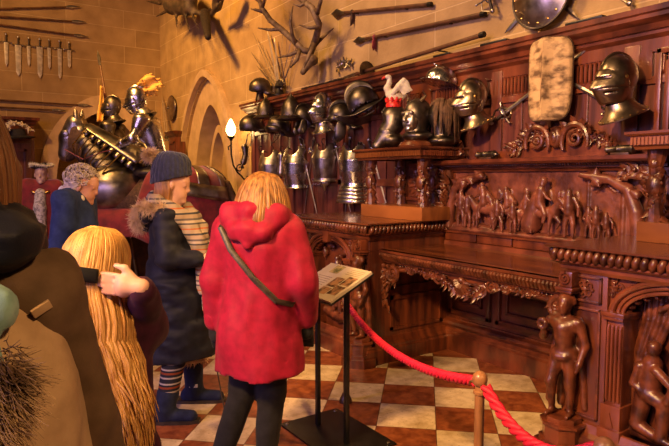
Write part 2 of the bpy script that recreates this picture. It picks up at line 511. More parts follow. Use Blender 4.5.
    def solid(self, O, du, dv, dn, h=.006):
        """the same strokes as rounded bodies standing off the panel"""
        f = SDF(.006)
        for a, b, ra, rb, d, base in self.strokes:
            f.cap((a[0],a[1],max(.0,d-ra*.8)), (b[0],b[1],max(.0,d-rb*.8)), ra, rb)
        f.box((self.W/2, self.H/2, -.05), (self.W, self.H, .05), op='-', k=.002)
        T = Matrix((( *du, 0),( *dv, 0),( *dn, 0),(0,0,0,1))).transposed(); T = Matrix.Translation(O) @ T
        return f.mesh(h, M=T)
    def mb(self, O, du, dv, dn, mask=None, m=None):
        """O corner, du/dv/dn unit directions of the panel"""
        m = m or MB(); O, du, dv, dn = (np.array(q, float) for q in (O, du, dv, dn))
        P = O + self.U[...,None]*du + self.V[...,None]*dv + self.h[...,None]*dn
        nu, nv = self.nu, self.nv
        vs = [tuple(p) for p in P.reshape(-1,3)]; fs = []
        flip = np.dot(np.cross(du, dv), dn) < 0
        for j in range(nv):
            for i in range(nu):
                if mask is not None and not mask((i+.5)/nu*self.W, (j+.5)/nv*self.H): continue
                a = j*(nu+1)+i; q = (a, a+1, a+nu+2, a+nu+1)
                fs.append(q[::-1] if flip else q)
        return m.add(vs, fs)
# ------------------------------------------------------------------ materials
M = {}
M['wood'] = mat('mahogany', (.050,.012,.007), (.185,.046,.018), rough=.32, scale=5, stretch=(3,1.2,.35), coat=.6, bump=.15, bscale=30, rvar=.08)
M['plank'] = mat('mahogany_plank', (.065,.019,.015), (.185,.052,.035), rough=.38, scale=4, stretch=(4,4,.3), coat=.35, bump=.15, bscale=18, rvar=.08)
M['carved'] = mat('carved_mahogany', (.038,.010,.006), (.165,.044,.018), rough=.37, scale=14, coat=.28, bump=.25, bscale=60, rvar=.06)
M['top'] = mat('polished_top', (.060,.016,.007), (.18,.053,.019), rough=.25, scale=4, stretch=(3,.35,1), coat=.5, rvar=.06)
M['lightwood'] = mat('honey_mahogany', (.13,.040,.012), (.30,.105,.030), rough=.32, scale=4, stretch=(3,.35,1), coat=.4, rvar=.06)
M['dark'] = mat('dark_wood', (.03,.012,.008), (.08,.03,.015), rough=.4, scale=12)
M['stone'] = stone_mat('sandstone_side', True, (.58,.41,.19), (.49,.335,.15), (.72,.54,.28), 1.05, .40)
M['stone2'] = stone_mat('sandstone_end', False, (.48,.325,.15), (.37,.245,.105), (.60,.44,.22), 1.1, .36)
M['stone3'] = mat('dressed_sandstone', (.50,.34,.17), (.64,.45,.24), rough=.85, scale=5, bump=.3, bscale=30)
M['floor'] = floor_mat()
M['steel'] = mat('polished_steel', (.42,.40,.38), (.64,.62,.60), rough=.27, metal=1, scale=9, rvar=.1, bump=.08, bscale=25)
M['darksteel'] = mat('blackened_steel', (.075,.064,.057), (.20,.17,.15), rough=.40, metal=1, scale=9, rvar=.12, bump=.12, bscale=22)
M['oldsteel'] = mat('aged_steel', (.30,.26,.22), (.52,.48,.43), rough=.33, metal=1, scale=12, rvar=.12, bump=.12, bscale=26)
M['bronze'] = mat('browned_steel', (.20,.155,.115), (.40,.32,.235), rough=.33, metal=1, scale=9, rvar=.1, bump=.1, bscale=25)
M['brass'] = mat('brass', (.5,.32,.10), (.75,.5,.18), rough=.3, metal=1, scale=9)
M['blade'] = mat('bright_blade', (.50,.44,.34), (.80,.73,.60), rough=.38, metal=.55, scale=12)
M['iron'] = mat('wrought_iron', (.02,.018,.016), (.05,.045,.04), rough=.5, metal=.8, scale=20, bump=.2)
M['blackpaint'] = mat('black_powder_coat', (.006,.006,.007), (.012,.011,.012), rough=.38, scale=30)
M['bone'] = mat('antler', (.10,.06,.032), (.26,.17,.09), rough=.6, scale=14, bump=.3, bscale=50)
M['hide'] = mat('brown_hide', (.05,.025,.012), (.12,.06,.03), rough=.8, scale=30, bump=.4, bscale=90)
M['shaft'] = mat('ash_shaft', (.07,.03,.014), (.17,.075,.03), rough=.45, scale=8, stretch=(1,1,1))
M['red'] = mat('crimson_velvet', (.16,.008,.010), (.30,.018,.02), rough=.75, scale=10, sheen=.5, bump=.2)
M['yellow'] = mat('yellow_silk', (.75,.36,.03), (.9,.5,.06), rough=.55, scale=12, sheen=.3, bump=.2)
M['white'] = mat('cream_paint', (.68,.6,.42), (.86,.8,.62), rough=.5, scale=16, bump=.25, bscale=50)
M['redpaint'] = mat('red_paint', (.6,.02,.015), (.75,.04,.03), rough=.4, scale=10)
M['black'] = mat('black_felt', (.010,.010,.011), (.022,.02,.022), rough=.8, scale=20, bump=.2)
M['skin'] = mat('skin', (.62,.33,.22), (.72,.42,.30), rough=.5, scale=12)
M['leather'] = mat('dark_leather', (.02,.014,.010), (.05,.035,.025), rough=.5, scale=20, bump=.2)
M['flame'] = mat('glowing_glass', (1,.8,.5), rough=.4, emit=(1,.62,.22), estr=26)

def S(o): o['kind'] = 'structure'; return o

# ------------------------------------------------------------------ setting
fl = MB().box((-6,-3,-.1), (4.25,12.9,0)); S(fl.build('floor', M['floor'], smooth=0))

# side wall with a deep pointed recess
XW = 4.05
Y0, Y1, ZS, ZA = 8.72, 11.35, 1.25, 3.37        # recess opening, springing and apex
def gothic(y0, y1, zs, za, n=14):
    """left jamb up over the point and down; y decreasing"""
    yc = (y0+y1)/2; w = (y1-y0)/2; pts = [(y1, 0.)]
    for i in range(n+1):
        t = i/n; pts.append((yc + w*math.cos(t*PI/2)**1.25 if t < 1 else yc, zs + (za-zs)*math.sin(t*PI/2)))
    for i in range(1, n+1):
        t = 1-i/n; pts.append((yc - w*math.cos(t*PI/2)**1.25, zs + (za-zs)*math.sin(t*PI/2)))
    pts.append((y0, 0.)); return pts
def slab_with_hole(outer, hole, x0, x1, axis='x'):
    """wall slab: outer rectangle with an arched notch cut from the floor (one polygon)"""
    (a0, b0), (a1, b1) = outer
    poly = [(a0, b0)] + [hole[-1]] + hole[-2:0:-1] + [hole[0]] + [(a1, b0), (a1, b1), (a0, b1)]
    m = MB()
    T = Matrix(((0,0,1,0),(1,0,0,0),(0,1,0,0),(0,0,0,1))) if axis == 'x' else Matrix(((1,0,0,0),(0,0,1,0),(0,1,0,0),(0,0,0,1)))
    m.prism(poly, x0, x1, T); return m
hole = gothic(Y0, Y1, ZS, ZA)
w = slab_with_hole(((-3,0),(12.9,7.5)), hole, XW, XW+.5)
w.box((XW+.5,8.2,0), (XW+.6,11.9,4.2))
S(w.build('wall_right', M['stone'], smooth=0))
def arch_band(hole_o, hole_i, f, b, axis='x'):
    m = MB(); n = len(hole_o); vs = []
    P = (lambda a, z, k: (k, a, z)) if axis == 'x' else (lambda a, z, k: (a, k, z))
    for (a, z), (c, y) in zip(hole_o, hole_i): vs += [P(a, z, b), P(a, z, f), P(c, y, f), P(c, y, b)]
    fs = []
    for i in range(n-1):
        for j in range(3): fs.append((4*i+j, 4*i+j+1, 4*i+4+j+1, 4*i+4+j))
    return m.add(vs, fs)
rec = None
arch = S(arch_band(gothic(Y0-.13, Y1+.13, ZS, ZA+.15), gothic(Y0-.02, Y1+.02, ZS, ZA+.03), XW-.09, XW).build('trim_1', M['stone3'], smooth=30))
# stepped reveal and the inner opening
S(arch_band(gothic(Y0, Y1, ZS, ZA), gothic(Y0+.42, Y1-.42, ZS-.1, ZA-.36), XW+.06, XW+.12).build('trim_2', M['stone3'], smooth=30))
S(arch_band(gothic(Y0+.42, Y1-.42, ZS-.1, ZA-.36), gothic(Y0+.5, Y1-.5, ZS-.1, ZA-.46), XW+.06, XW+.5).build('trim_3', M['stone3'], smooth=30))
# tracery post inside the recess
S(arch_band(gothic(Y0+.95, Y1-.62, ZS-.1, ZA-.80), gothic(Y0+1.05, Y1-.72, ZS-.1, ZA-.94), XW+.28, XW+.5).build('trim_4', M['stone3'], smooth=30))

# end wall with a dark arched doorway
YE = 12.62
hd = gothic(1.92, 3.72, 1.5, 2.92)
hd2 = [(a, z) for a, z in hd]
we = slab_with_hole(((-6,0),(XW+.5,7.5)), hd2[::-1][::-1] if hd2[-1][0] < hd2[0][0] else hd2, YE, YE+.4, 'y')
we.box((1.5,YE+1.2,0), (4.2,YE+1.3,3.4)); we.box((1.5,YE+.4,0), (1.6,YE+1.2,3.4)); we.box((4.1,YE+.4,0), (4.2,YE+1.2,3.4)); we.box((1.5,YE+.4,3.3), (4.2,YE+1.3,3.4))
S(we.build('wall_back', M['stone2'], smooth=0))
S(arch_band(gothic(1.6, 4.03, 1.5, 3.27), gothic(1.92, 3.72, 1.5, 2.92), YE-.03, YE, 'y').build('trim_5', M['stone3'], smooth=30))

SIDEAX = Matrix(((0,0,1,0),(1,0,0,0),(0,1,0,0),(0,0,0,1)))     # (a,b,t) -> (x=t, y=a, z=b)
# ------------------------------------------------------------------ wall panelling with its cornice
XP = 3.97                       # face of the panelling
PY0, PY1 = -1.2, 8.05
pan = S(thing('trim_6', 'dark mahogany wall panelling', 'panelling', (XP, 3, 0)));
del pan['category']
m = MB().box((XP,PY0,0), (XW,PY1,2.52)); backing = m.build('panel_backing', M['plank'], pan)
prof = [(0,2.49),(.02,2.49),(.02,2.515),(.05,2.54),(.05,2.56),(.075,2.565),(.09,2.60),(.13,2.63),(.13,2.655),(.145,2.665),(.145,2.70),(0,2.71)]
m = MB().sweep(prof, [(XW,PY1),(XP,PY1),(XP,PY0)][::-1] if False else [(XW,PY1),(XP,PY1),(XP,PY0)])
# travel from +y to -y: right-hand side must be -x
m.build('cornice', M['wood'], pan, smooth=25)
# frieze rails and bays of flutes
m = MB()
m.box((XP-.02,PY0,2.43),(XP,PY1,2.49)); m.box((XP-.025,PY0,2.22),(XP,PY1,2.27)); m.box((XP-.03,PY0,1.50),(XP,PY1,1.58), .008); m.box((XP-.02,PY0,.0),(XP,PY1,.2))
m.build('rail', M['wood'], pan, smooth=25)
fm = MB(); bay = .70; y = 3.48 + bay*6
while y > PY0+bay:
    n = 14
    for i in range(n):
        yc = y-.10-(bay-.20)*(i+.5)/n
        fm.tube([(XP-.004,yc,2.285),(XP-.020,yc,2.30),(XP-.020,yc,2.41),(XP-.004,yc,2.42)], .0125, 6)
    fm.box((XP-.012,y-bay+.07,2.275),(XP,y-.07,2.285)).box((XP-.012,y-bay+.07,2.42),(XP,y-.07,2.43))
    # rounded cartouche between the bays
    fm.prism([(y-.045+.09*(j/8), 2.25) for j in (0,8)] + [(y+.045*math.cos(t), 2.41+.045*math.sin(t)) for t in np.linspace(0,PI,9)], XP-.03, XP, SIDEAX)
    y -= bay
fm.build('fluted_frieze', M['wood'], pan)
sm = MB(); y = PY1-.02; k = 0
while y > PY0+.2:
    wd = .11 if k % 4 == 0 else .022
    sm.box((XP-(.03 if wd > .1 else .016), y-wd, 0), (XP, y, 2.25 if wd < .1 else 2.49), .006)
    y -= .29; k += 1
sm.build('stile', M['plank'], pan, smooth=25)
# framed panel at the right end
m = MB()
for (ya, yb, za, zb) in ((2.0,1.2,1.80,2.44),(1.1,.3,1.80,2.44)):
    for t, dpt in ((0,.05),(.05,.03)):
        m.box((XP-dpt,ya-t-.035,za+t),(XP,ya-t,zb-t),.005); m.box((XP-dpt,yb+t,za+t),(XP,yb+t+.035,zb-t),.005)
        m.box((XP-dpt,yb+t,zb-t-.035),(XP,ya-t,zb-t),.005); m.box((XP-dpt,yb+t,za+t),(XP,ya-t,za+t+.035),.005)
m.build('panel_frame', M['wood'], pan, smooth=25)
# ------------------------------------------------------------------ the great carved sideboard
side = thing('sideboard', 'huge carved mahogany sideboard with recessed centre and relief back against the panelled wall', 'sideboard', (3.5, 2.9, 0))
YL, YR = 3.83, 1.98            # inner edges of the two pedestals
XF = 2.97                      # pedestal front
XB = 3.85                      # upper back
M['relief'] = mat('relief_mahogany', (.070,.020,.013), (.21,.063,.037), rough=.40, scale=9, coat=.2, bump=.12, bscale=60, rvar=.06)
W_, CV, TP = M['wood'], M['carved'], M['top']

def gadroon(m, a, b, r, slant, step=.042):
    """row of slanted lobes along a 3-D segment; the lobes bulge to the given outward side"""
    a = Vector(a); b = Vector(b); d = (b-a); L = d.length; d.normalize(); n = int(L/step)
    out = Vector((d.y, -d.x, 0))
    for i in range(n):
        p = a + d*(L*(i+.5)/n)
        m.tube([p + Vector((0,0,-.040)) + out*.000 - d*slant*.5, p + Vector((0,0,-.022)) + out*.016 - d*slant*.3, p + out*.026, p + Vector((0,0,.022)) + out*.022 + d*slant*.3, p + Vector((0,0,.037)) + out*.010 + d*slant*.5], [.007,.018,.021,.018,.008], 10)

SIDEAX = Matrix(((0,0,1,0),(1,0,0,0),(0,1,0,0),(0,0,0,1)))     # (a,b,t) -> (x=t, y=a, z=b)

def acanthus(m, pts, rng, size=.05, nrm=(-1,0,0), dens=1.0):
    """carved foliage strung along a path: leaves, scrolls and berries"""
    nrm = Vector(nrm)
    for i in range(len(pts)-1):
        a = Vector(pts[i]); b = Vector(pts[i+1]); L = (b-a).length; k = max(1, int(L/size*1.6*dens))
        d = (b-a).normalized(); s = d.cross(nrm).normalized()
        for j in range(k):
            p = a + (b-a)*((j+.5)/k) + s*rng.uniform(-.3,.3)*size
            for q in (-1, 1):
                dd = (d*rng.uniform(.2,1) + s*q*rng.uniform(.5,1.1)).normalized()
                m.leaf(p + nrm*.004, dd, nrm, size*rng.uniform(.9,1.5), size*.6, rng.uniform(.2,.7))
            if rng.random() < .5: m.ell(p + nrm*size*.25, size*rng.uniform(.16,.28), n=8)
            if rng.random() < .45:
                u = s*rng.choice((-1,1)); c = p + nrm*size*.22
                T = Matrix.Translation(c) @ Matrix((( *d, 0),( *u, 0),( *nrm, 0),(0,0,0,1))).transposed()
                m.spiral((0,0,0), size*.45, size*.08, 1.4, rng.uniform(0,6), size*.13, T, n=6, seg=9)

# ---- statuettes: nude men with a cloak, one continuous carved figure each
def statuette(h, seed=0, bend=1):
    f = SDF(.02*h)
    z = lambda t: t*h
    f.ell((0,.0,z(.93)), (.055*h,.065*h,.075*h)); f.ell((0,.05*h,z(.905)), (.035*h,.03*h,.04*h))
    f.ell((0,-.01*h,z(.965)), (.062*h,.07*h,.05*h))
    f.cap((0,0,z(.86)), (0,0,z(.82)), .032*h, .04*h)
    f.cap((-.055*h,0,z(.76)), (.055*h,0,z(.76)), .07*h, .07*h); f.cap((0,.015*h,z(.73)), (0,.005*h,z(.57)), .085*h, .068*h)
    f.cap((-.03*h,0,z(.52)), (.03*h,0,z(.52)), .07*h, .07*h)
    f.chain([(-.05*h,0,z(.5)), (-.055*h,.0,z(.28)), (-.05*h,-.015*h,z(.05))], [.065*h,.045*h,.026*h])
    f.chain([(.05*h,0,z(.5)), (.075*h,.065*h,z(.29)), (.085*h,.01*h,z(.055))], [.065*h,.045*h,.026*h])
    for q, y in ((-1,-.02),(1.45,.0)): f.cap((q*.055*h,(y-.01)*h,z(.025)), (q*.068*h,(y+.09)*h,z(.015)), .026*h, .018*h)
    f.chain([(.12*h,0,z(.78)), (.165*h,.03*h,z(.64)), (.12*h,.12*h,z(.70))], [.04*h,.032*h,.024*h]); f.cap((.12*h,.12*h,z(.70)), (.11*h,.14*h,z(.74)), .025*h,.018*h)
    for i in range(7): f.ell((.12*h+.03*h*math.cos(i*.9),.15*h,z(.77)+.035*h*math.sin(i*.9)), .022*h, k=.006*h)
    f.chain([(-.12*h,0,z(.78)), (-.165*h,-.01*h,z(.61)), (-.14*h,.05*h,z(.46))], [.04*h,.032*h,.024*h]); f.cap((-.14*h,.05*h,z(.46)), (-.13*h,.07*h,z(.40)), .022*h,.014*h)
    f.cap((-.03*h,.06*h,z(.50)), (.03*h,.06*h,z(.50)), .03*h, .03*h)
    f.cap((0,.062*h,z(.94)), (0,.078*h,z(.915)), .010*h, .014*h, .008*h); f.ell((0,.05*h,z(.875)), (.03*h,.025*h,.035*h))
    for q in (-1,1): f.ell((q*.024*h,.072*h,z(.935)), (.014*h,.012*h,.008*h), op='-', k=.006*h)
    for i in range(9): t = PI*i/8; f.ell((.06*h*math.cos(t),-.02*h,z(.94)+.06*h*math.sin(t)), .022*h, k=.008*h)
    # cloak behind
    for q in (-1,-.35,.35,1): f.cap((q*.09*h,-.055*h,z(.80)), (q*.15*h,-.085*h,z(.08)), .028*h, .034*h, .03*h)
    f.cap((-.12*h,.02*h,z(.80)), (.1*h,-.03*h,z(.83)), .025*h, .03*h)
    return f.mesh(h*.0125)
st_mb = statuette(.70)

def octo(m, c, r, z0, z1, n=8, rot=22.5):
    pts = [(c[0]+r*math.cos(math.radians(rot)+2*PI*i/n), c[1]+r*math.sin(math.radians(rot)+2*PI*i/n)) for i in range(n)]
    m.prism(pts, z0, z1)

def pedestal(yi, sgn, ylen, relief_kind):
    """yi inner edge; sgn +1 when the pedestal runs to +y (left in view)"""
    yo = yi + sgn*ylen
    Y = lambda t: yi + sgn*t
    ped = MB()
    # carcass: inner and outer side walls, back, bottom, niche back
    ped.box((XF+.16,yi,.0),(3.97,Y(ylen),1.10))
    ped.box((XF,yi,0),(XF+.17,Y(.26),1.10),.006)                        # corner pier
    ped.box((XF,Y(ylen-.26),0),(XF+.17,yo,1.10),.006)
    p = ped.build('pedestal', W_, side, smooth=25)
    # plinth and mouldings
    pl = MB()
    y0, y1 = min(yi,yo), max(yi,yo)
    path = [(3.97,y1),(XF,y1),(XF,y0),(3.97,y0)]
    pl.sweep([(0,0),(.07,0),(.07,.12),(.055,.135),(.055,.15),(.03,.17),(.012,.21),(0,.215)], path)
    pl.build('plinth_moulding', W_, p, smooth=25); pl = MB()
    pl.sweep([(0,1.06),(.01,1.06),(.02,1.08),(.02,1.10),(.05,1.115),(.06,1.12),(.06,1.13),(0,1.13)], path)
    pl.build('top_moulding', W_, p, smooth=25)
    tb = MB()
    tb.sweep([(0,1.125),(.04,1.125),(.04,1.198),(.082,1.199),(.088,1.204),(.088,1.214),(0,1.215)], path)
    tb.box((XF-.02,y0-.02,1.185),(3.97,y1+.02,1.215))
    tb.build('top', TP, p, smooth=25)
    g = MB()
    gadroon(g, (XF-.045,y1+.05,1.160), (XF-.045,y0-.05,1.160), .02, .022)
    gadroon(g, (XF-.05,y0-.045,1.160), (3.95,y0-.045,1.160), .02, .022)
    gadroon(g, (3.95,y1+.045,1.160), (XF-.05,y1+.045,1.160), .02, .022)
    g.build('gadrooning', CV, p, smooth=180)
    # arched front with keystone over the niche
    yc = Y(.26 + (ylen-.52)/2); a = (ylen-.52)/2; zs, rise = .86, .225
    fr = MB(); n = 22
    zc = 1.06
    # spandrel plate: polygon with elliptical notch
    poly = [(yc-a, zs)]
    poly += [(yc - (a-.075)*math.cos(PI*i/n), zs + (rise-.075)*math.sin(PI*i/n)) for i in range(n+1)]
    poly += [(yc+a, zs), (yc+a, 1.10), (yc-a, 1.10)]
    fr.prism(poly, XF+.03, XF+.14, SIDEAX)
    for t in (0,.03,.055):
        pts = [(XF+.02-.012*(t < .02), yc-(a-.02-t)*math.cos(PI*i/n), zs+(rise-.01-t)*math.sin(PI*i/n)) for i in range(n+1)]
        fr.tube(pts, .018 if t == 0 else .011, 8)
    fr.prism([(yc-.035,zs+rise-.085),(yc+.035,zs+rise-.085),(yc+.05,zs+rise+.02),(yc-.05,zs+rise+.02)], XF-.03, XF+.08, SIDEAX)
    for i in range(13):                                                # small bosses under the arch
        t = PI*(i+.5)/13; fr.ell((XF+.06, yc-(a-.085)*math.cos(t), zs+(rise-.085)*math.sin(t)), (.03,.017,.017), n=7)
    fr.build('arch', W_, p, smooth=35)
    for q in (-1,1):
        jb = MB()
        ya = yc+q*a; yb = yc+q*(a-.09)
        jb.box((XF+.01,min(ya,yb),.2),(XF+.16,max(ya,yb),.83),.006)
        jb.box((XF-.02,min(ya,yb)-.012,.83),(XF+.16,max(ya,yb)+.012,.85),.005); jb.box((XF-.03,min(ya,yb)-.02,.85),(XF+.16,max(ya,yb)+.02,.875),.006)
        jb.box((XF-.015,min(ya,yb)-.012,.2),(XF+.16,max(ya,yb)+.012,.36),.008); jb.box((XF-.03,min(ya,yb)-.02,.16),(XF+.16,max(ya,yb)+.02,.23),.008)
        for k in range(4):
            yy = ya + (yb-ya)*(k+.5)/4
            jb.tube([(XF+.01,yy,.38),(XF+.003,yy,.40),(XF+.003,yy,.78),(XF+.01,yy,.80)], .0085, 6)
        jb.prism([((ya+yb)/2-.022,.24),((ya+yb)/2+.022,.24),((ya+yb)/2,.32)], XF-.022, XF, SIDEAX)
        jb.build('fluted_jamb', W_, p, smooth=30)
    rg = random.Random(5)
    for q in (-1,1):
        sp = MB()
        for k in range(3):
            c = (XF+.03, yc+q*(a-.05-.07*k), 1.065-.02*(k == 0)*3)
            T = Matrix.Translation(c) @ rotm('Y', -90)
            sp.spiral((0,0,0), .03, .006, 1.5, rg.uniform(0,6), .009, T, n=6, seg=10)
        acanthus(sp, [(XF+.025,yc+q*(a-.02),.95),(XF+.025,yc+q*(a-.03),1.04)], rg, .03)
        sp.build('spandrel_carving', CV, p)
    # niche relief
    Wn, Hn = 2*a-.16, .88
    R = Relief(Wn, Hn, .008); R.three_d = True
    if relief_kind == 'drape':
        for k in range(6): R.line([(.05+.035*k,.87),(.055+.026*k,.64),(.015+.02*k,.45),(.005+.010*k,.24),(.01+.012*k,.04)], [.013,.016,.018,.016,.010], .026+.014*(k % 2))
        R.line([(.1,.84),(.3,.80),(.58,.86)], [.03,.04,.03], .06); R.line([(.2,.80),(.4,.73),(.6,.8)], [.015,.02,.02], .05); R.line([(.14,.70),(.24,.78),(.4,.83)], [.015,.02,.02], .05)
        o = -.17
        R.line([(.30+o,.42),(.29+o,.26)], [.05,.058], .11); R.cap((.315+o,.515),(.315+o,.50),.038,.034,.12); R.cap((.315+o,.48),(.315+o,.45),.022,.03,.11)
        R.line([(.29+o,.26),(.38+o,.23),(.37+o,.04)], [.048,.04,.028], .12); R.line([(.26+o,.24),(.23+o,.07),(.33+o,.04)], [.048,.038,.028], .10)
        R.line([(.34+o,.40),(.43+o,.33),(.40+o,.25)], [.026,.022,.02], .13); R.line([(.25+o,.40),(.22+o,.30),(.32+o,.24)], [.026,.022,.02], .12)
        R.line([(.37+o,.04),(.43+o,.035)], [.022,.014], .12)
        R.line([(.52,.62),(.44,.52),(.38,.50)], [.026,.022,.018], .09); R.cap((.52,.68),(.52,.66),.036,.034,.10); R.line([(.52,.6),(.51,.4)], [.05,.06], .10)
        R.line([(0,.02),(Wn,.02)], .035, .07); R.rough(.012, 26, 2)
    else:
        for k in range(26):
            rr = random.Random(k+90); c = (rr.uniform(.04,Wn-.04), rr.uniform(.08,.80))
            if k % 3 == 0: R.scroll(c, rr.uniform(.03,.06), .01, 1.5, rr.uniform(0,6), .014, .04)
            R.leaf(c, rr.uniform(0,6.28), rr.uniform(.08,.14), rr.uniform(.03,.05), rr.uniform(.03,.06))
        R.man(Wn*.5, .12, .55, .07, 2); R.line([(Wn*.2,.1),(Wn*.5,.06),(Wn*.85,.1)], .05, .06); R.rough(.012, 30, 4)
    if relief_kind == 'drape': o_, d_ = (XF+.157,yc+Wn/2,.2), (0,-1,0)
    else: o_, d_ = (XF+.157,yc-Wn/2,.2), (0,1,0)
    R.solid(o_, d_, (0,0,1), (-1,0,0), .008).build('niche_relief', CV, p, smooth=180)
    # corner piers: carved square over a long panel
    for q, y_in in ((0, yi), (1, Y(ylen-.26))):
        cp = MB(); ym = y_in + sgn*.13
        for (za, zb) in ((.90,1.05),(.24,.87)):
            for (ya, yb, z0, z1) in ((-.1,.1,zb-.015,zb),(-.1,.1,za,za+.015),(-.1,-.085,za,zb),(.085,.1,za,zb)):
                cp.box((XF-.014,ym+ya,z0),(XF+.01,ym+yb,z1),.004)
        T = Matrix.Translation((XF-.004,ym,.975)) @ rotm('Y', -90)
        for k in range(4): cp.spiral((.03*math.cos(k*PI/2+.8),.03*math.sin(k*PI/2+.8),0), .03, .006, 1.3, k*PI/2+2, .009, T, n=6)
        cp.ell((XF-.006,ym,.975), (.014,.016,.016), n=8)
        cp.build('pier_carving', CV, p)
    # statue on its octagonal base in front of the inner corner
    cx, cy = XF-.06, Y(.055)
    bs = MB()
    octo(bs, (cx,cy), .16, 0, .07); octo(bs, (cx,cy), .135, .07, .10); octo(bs, (cx,cy), .115, .10, .19); octo(bs, (cx,cy), .13, .19, .205); octo(bs, (cx,cy), .10, .205, .235)
    bs.build('statue_base', W_, p, smooth=20)
    s = MB().merge(st_mb, trs((cx-.01,cy,.235), 100 if sgn < 0 else 80)); s.build('statue', CV, p, smooth=180)
    cap = MB()
    cap.box((cx-.03,cy-.045,.945),(XF+.05,cy+.045,.962),.006); cap.box((cx-.04,cy-.055,.962),(XF+.05,cy+.055,.98),.006)
    cap.box((cx-.02,cy-.04,.98),(XF+.05,cy+.04,1.07),.01)
    T = Matrix.Translation((cx-.024,cy,1.03)) @ rotm('Y', -90)
    cap.spiral((0,0,0), .035, .006, 1.8, 0, .010, T, n=6)
    cap.build('bracket', W_, p, smooth=30)
    # inner flank: raised panel framing
    fk = MB(); o = -sgn*.012
    for (xa, xb, za, zb) in ((3.2,3.82,.62,.90),(3.2,3.82,.26,.56)):
        for (u0,u1,w0,w1) in ((xa,xb,za,za+.03),(xa,xb,zb-.03,zb),(xa,xa+.03,za,zb),(xb-.03,xb,za,zb)):
            fk.box((u0,yi,w0),(u1,yi+o,w1))
    fk.build('side_panel', W_, p, smooth=25)
    return p
pedestal(YL, +1, 1.27, 'foliage')
pedestal(YR, -1, 1.27, 'drape')

# ---- recessed centre
m = MB().box((3.9,YR,0),(3.97,YL,.96)); 
rc = m.build('recess_back', W_, side, smooth=0)
m = MB().sweep([(0,0),(.06,0),(.06,.15),(.045,.165),(.045,.18),(.02,.205),(.05,.225),(.06,.245),(.05,.268),(.015,.285),(.015,.30),(0,.30)], [(3.9,YL),(3.9,YR)])
m.build('skirting', W_, rc, smooth=30)
m = MB()
def raised_frame(m, x, ya, yb, za, zb, w, d):
    for (y0,y1,z0,z1) in ((ya,yb,za,za+w),(ya,yb,zb-w,zb),(ya,ya+w,za,zb),(yb-w,yb,za,zb)): m.box((x-d,y0,z0),(x,y1,z1),.005)
for ya, yb in ((2.03,2.52),(2.58,3.24),(3.30,3.79)):
    raised_frame(m, 3.9, ya, yb, .34, .88, .045, .03); raised_frame(m, 3.9, ya+.1, yb-.1, .44, .66, .025, .025)
    m.box((3.885,ya+.15,.49),(3.9,yb-.15,.61),.006)
m.build('panel', W_, rc, smooth=25)

# ---- shelf
m = MB().box((3.075,YR+.002,.945),(3.86,YL-.002,.985))
sh = m.build('shelf', TP, side, smooth=0)
m = MB().sweep([(0,.875),(.012,.878),(.012,.892),(.03,.90),(.052,.93),(.05,.962),(.062,.968),(.066,.985),(0,.985)], [(3.12,YL-.002),(3.12,YR+.002)])
m.build('edge_moulding', W_, sh, smooth=30)
g = MB()
k = 62
for i in range(k):
    y = YR+.02 + (YL-YR-.04)*(i+.5)/k
    g.tube([(3.098,y,.897),(3.074,y,.915),(3.062,y,.945),(3.068,y,.958)], [.008,.013,.0155,.011], 6)
    g.ell((3.09,y+.015,.899), (.006,.006,.008), n=6)
g.build('leaf_border', CV, sh)
# carved apron hanging under the shelf
yc = (YL+YR)/2; hw = (YL-YR)/2 - .01
def apron_z(t):     # t -1..1, lower outline
    b = .80 + .05*math.cos(t*PI*2.0*1.0) if False else 0
    u = abs(t)
    if u < .22: return .735 + .09*(u/.22)**1.5
    if u < .80: return .825 + .02*math.sin((u-.22)/.58*PI)
    return .825 - .22*((u-.80)/.20)**1.3
ap = MB()
n = 60; up = [(yc+hw*(2*i/n-1), .88) for i in range(n+1)]; lo = [(yc+hw*(2*i/n-1), apron_z(2*i/n-1)) for i in range(n+1)]
ap.prism(lo + up[::-1], 3.145, 3.175, SIDEAX)
ap.tube([(3.135,y,z) for y, z in lo], .016, 8)
apo = ap.build('apron', W_, side, smooth=30)
ac = MB(); rg = random.Random(11)
for i in range(52):
    t = -1 + 2*(i+.5)/52; ac.ell((3.14, yc+hw*t, apron_z(t)+.028), (.012,.012,.012), n=6)
FX = 3.125
for q in (-1,1):
    # end brackets: heavy foliage dropping down the pedestal flank
    acanthus(ac, [(FX,yc+q*hw*.97,.87),(FX,yc+q*hw*.95,.74),(FX,yc+q*hw*.97,.60),(FX,yc+q*hw*.99,.50)], rg, .075, dens=1.3)
    acanthus(ac, [(FX,yc+q*hw*.84,.86),(FX,yc+q*hw*.88,.72)], rg, .06, dens=1.2)
    T = Matrix.Translation((FX-.01,yc+q*hw*.86,.795)) @ rotm('Y', -90) 
    ac.spiral((0,0,0), .075, .012, 1.9, PI/2*q, .024, T, n=8)
    # running scrolls
    for tt, rr in ((.62,.035),(.42,.04),(.28,.055)):
        T = Matrix.Translation((FX,yc+q*hw*tt,.855-rr*.35)) @ rotm('Y', -90)
        ac.spiral((0,0,0), rr, .008, 1.8, 1.5 if q > 0 else 4.5, .012, T, n=6)
    acanthus(ac, [(FX,yc+q*hw*.72,.86),(FX,yc+q*hw*.30,.85)], rg, .036, dens=.8)
    acanthus(ac, [(FX,yc+q*hw*.24,.83),(FX-.01,yc+q*hw*.02,.75)], rg, .055, dens=1.3)
# middle shell
for k in range(9):
    a = PI*(k+.5)/9
    ac.tube([(FX-.01,yc,.85),(FX-.045,yc+.05*math.cos(a),.85-.055*math.sin(a)),(FX-.02,yc+.085*math.cos(a),.85-.105*math.sin(a))], [.008,.017,.011], 6)
ac.ell((FX-.03,yc,.852), (.025,.03,.025), n=10)
ac.build('apron_carving', CV, apo)

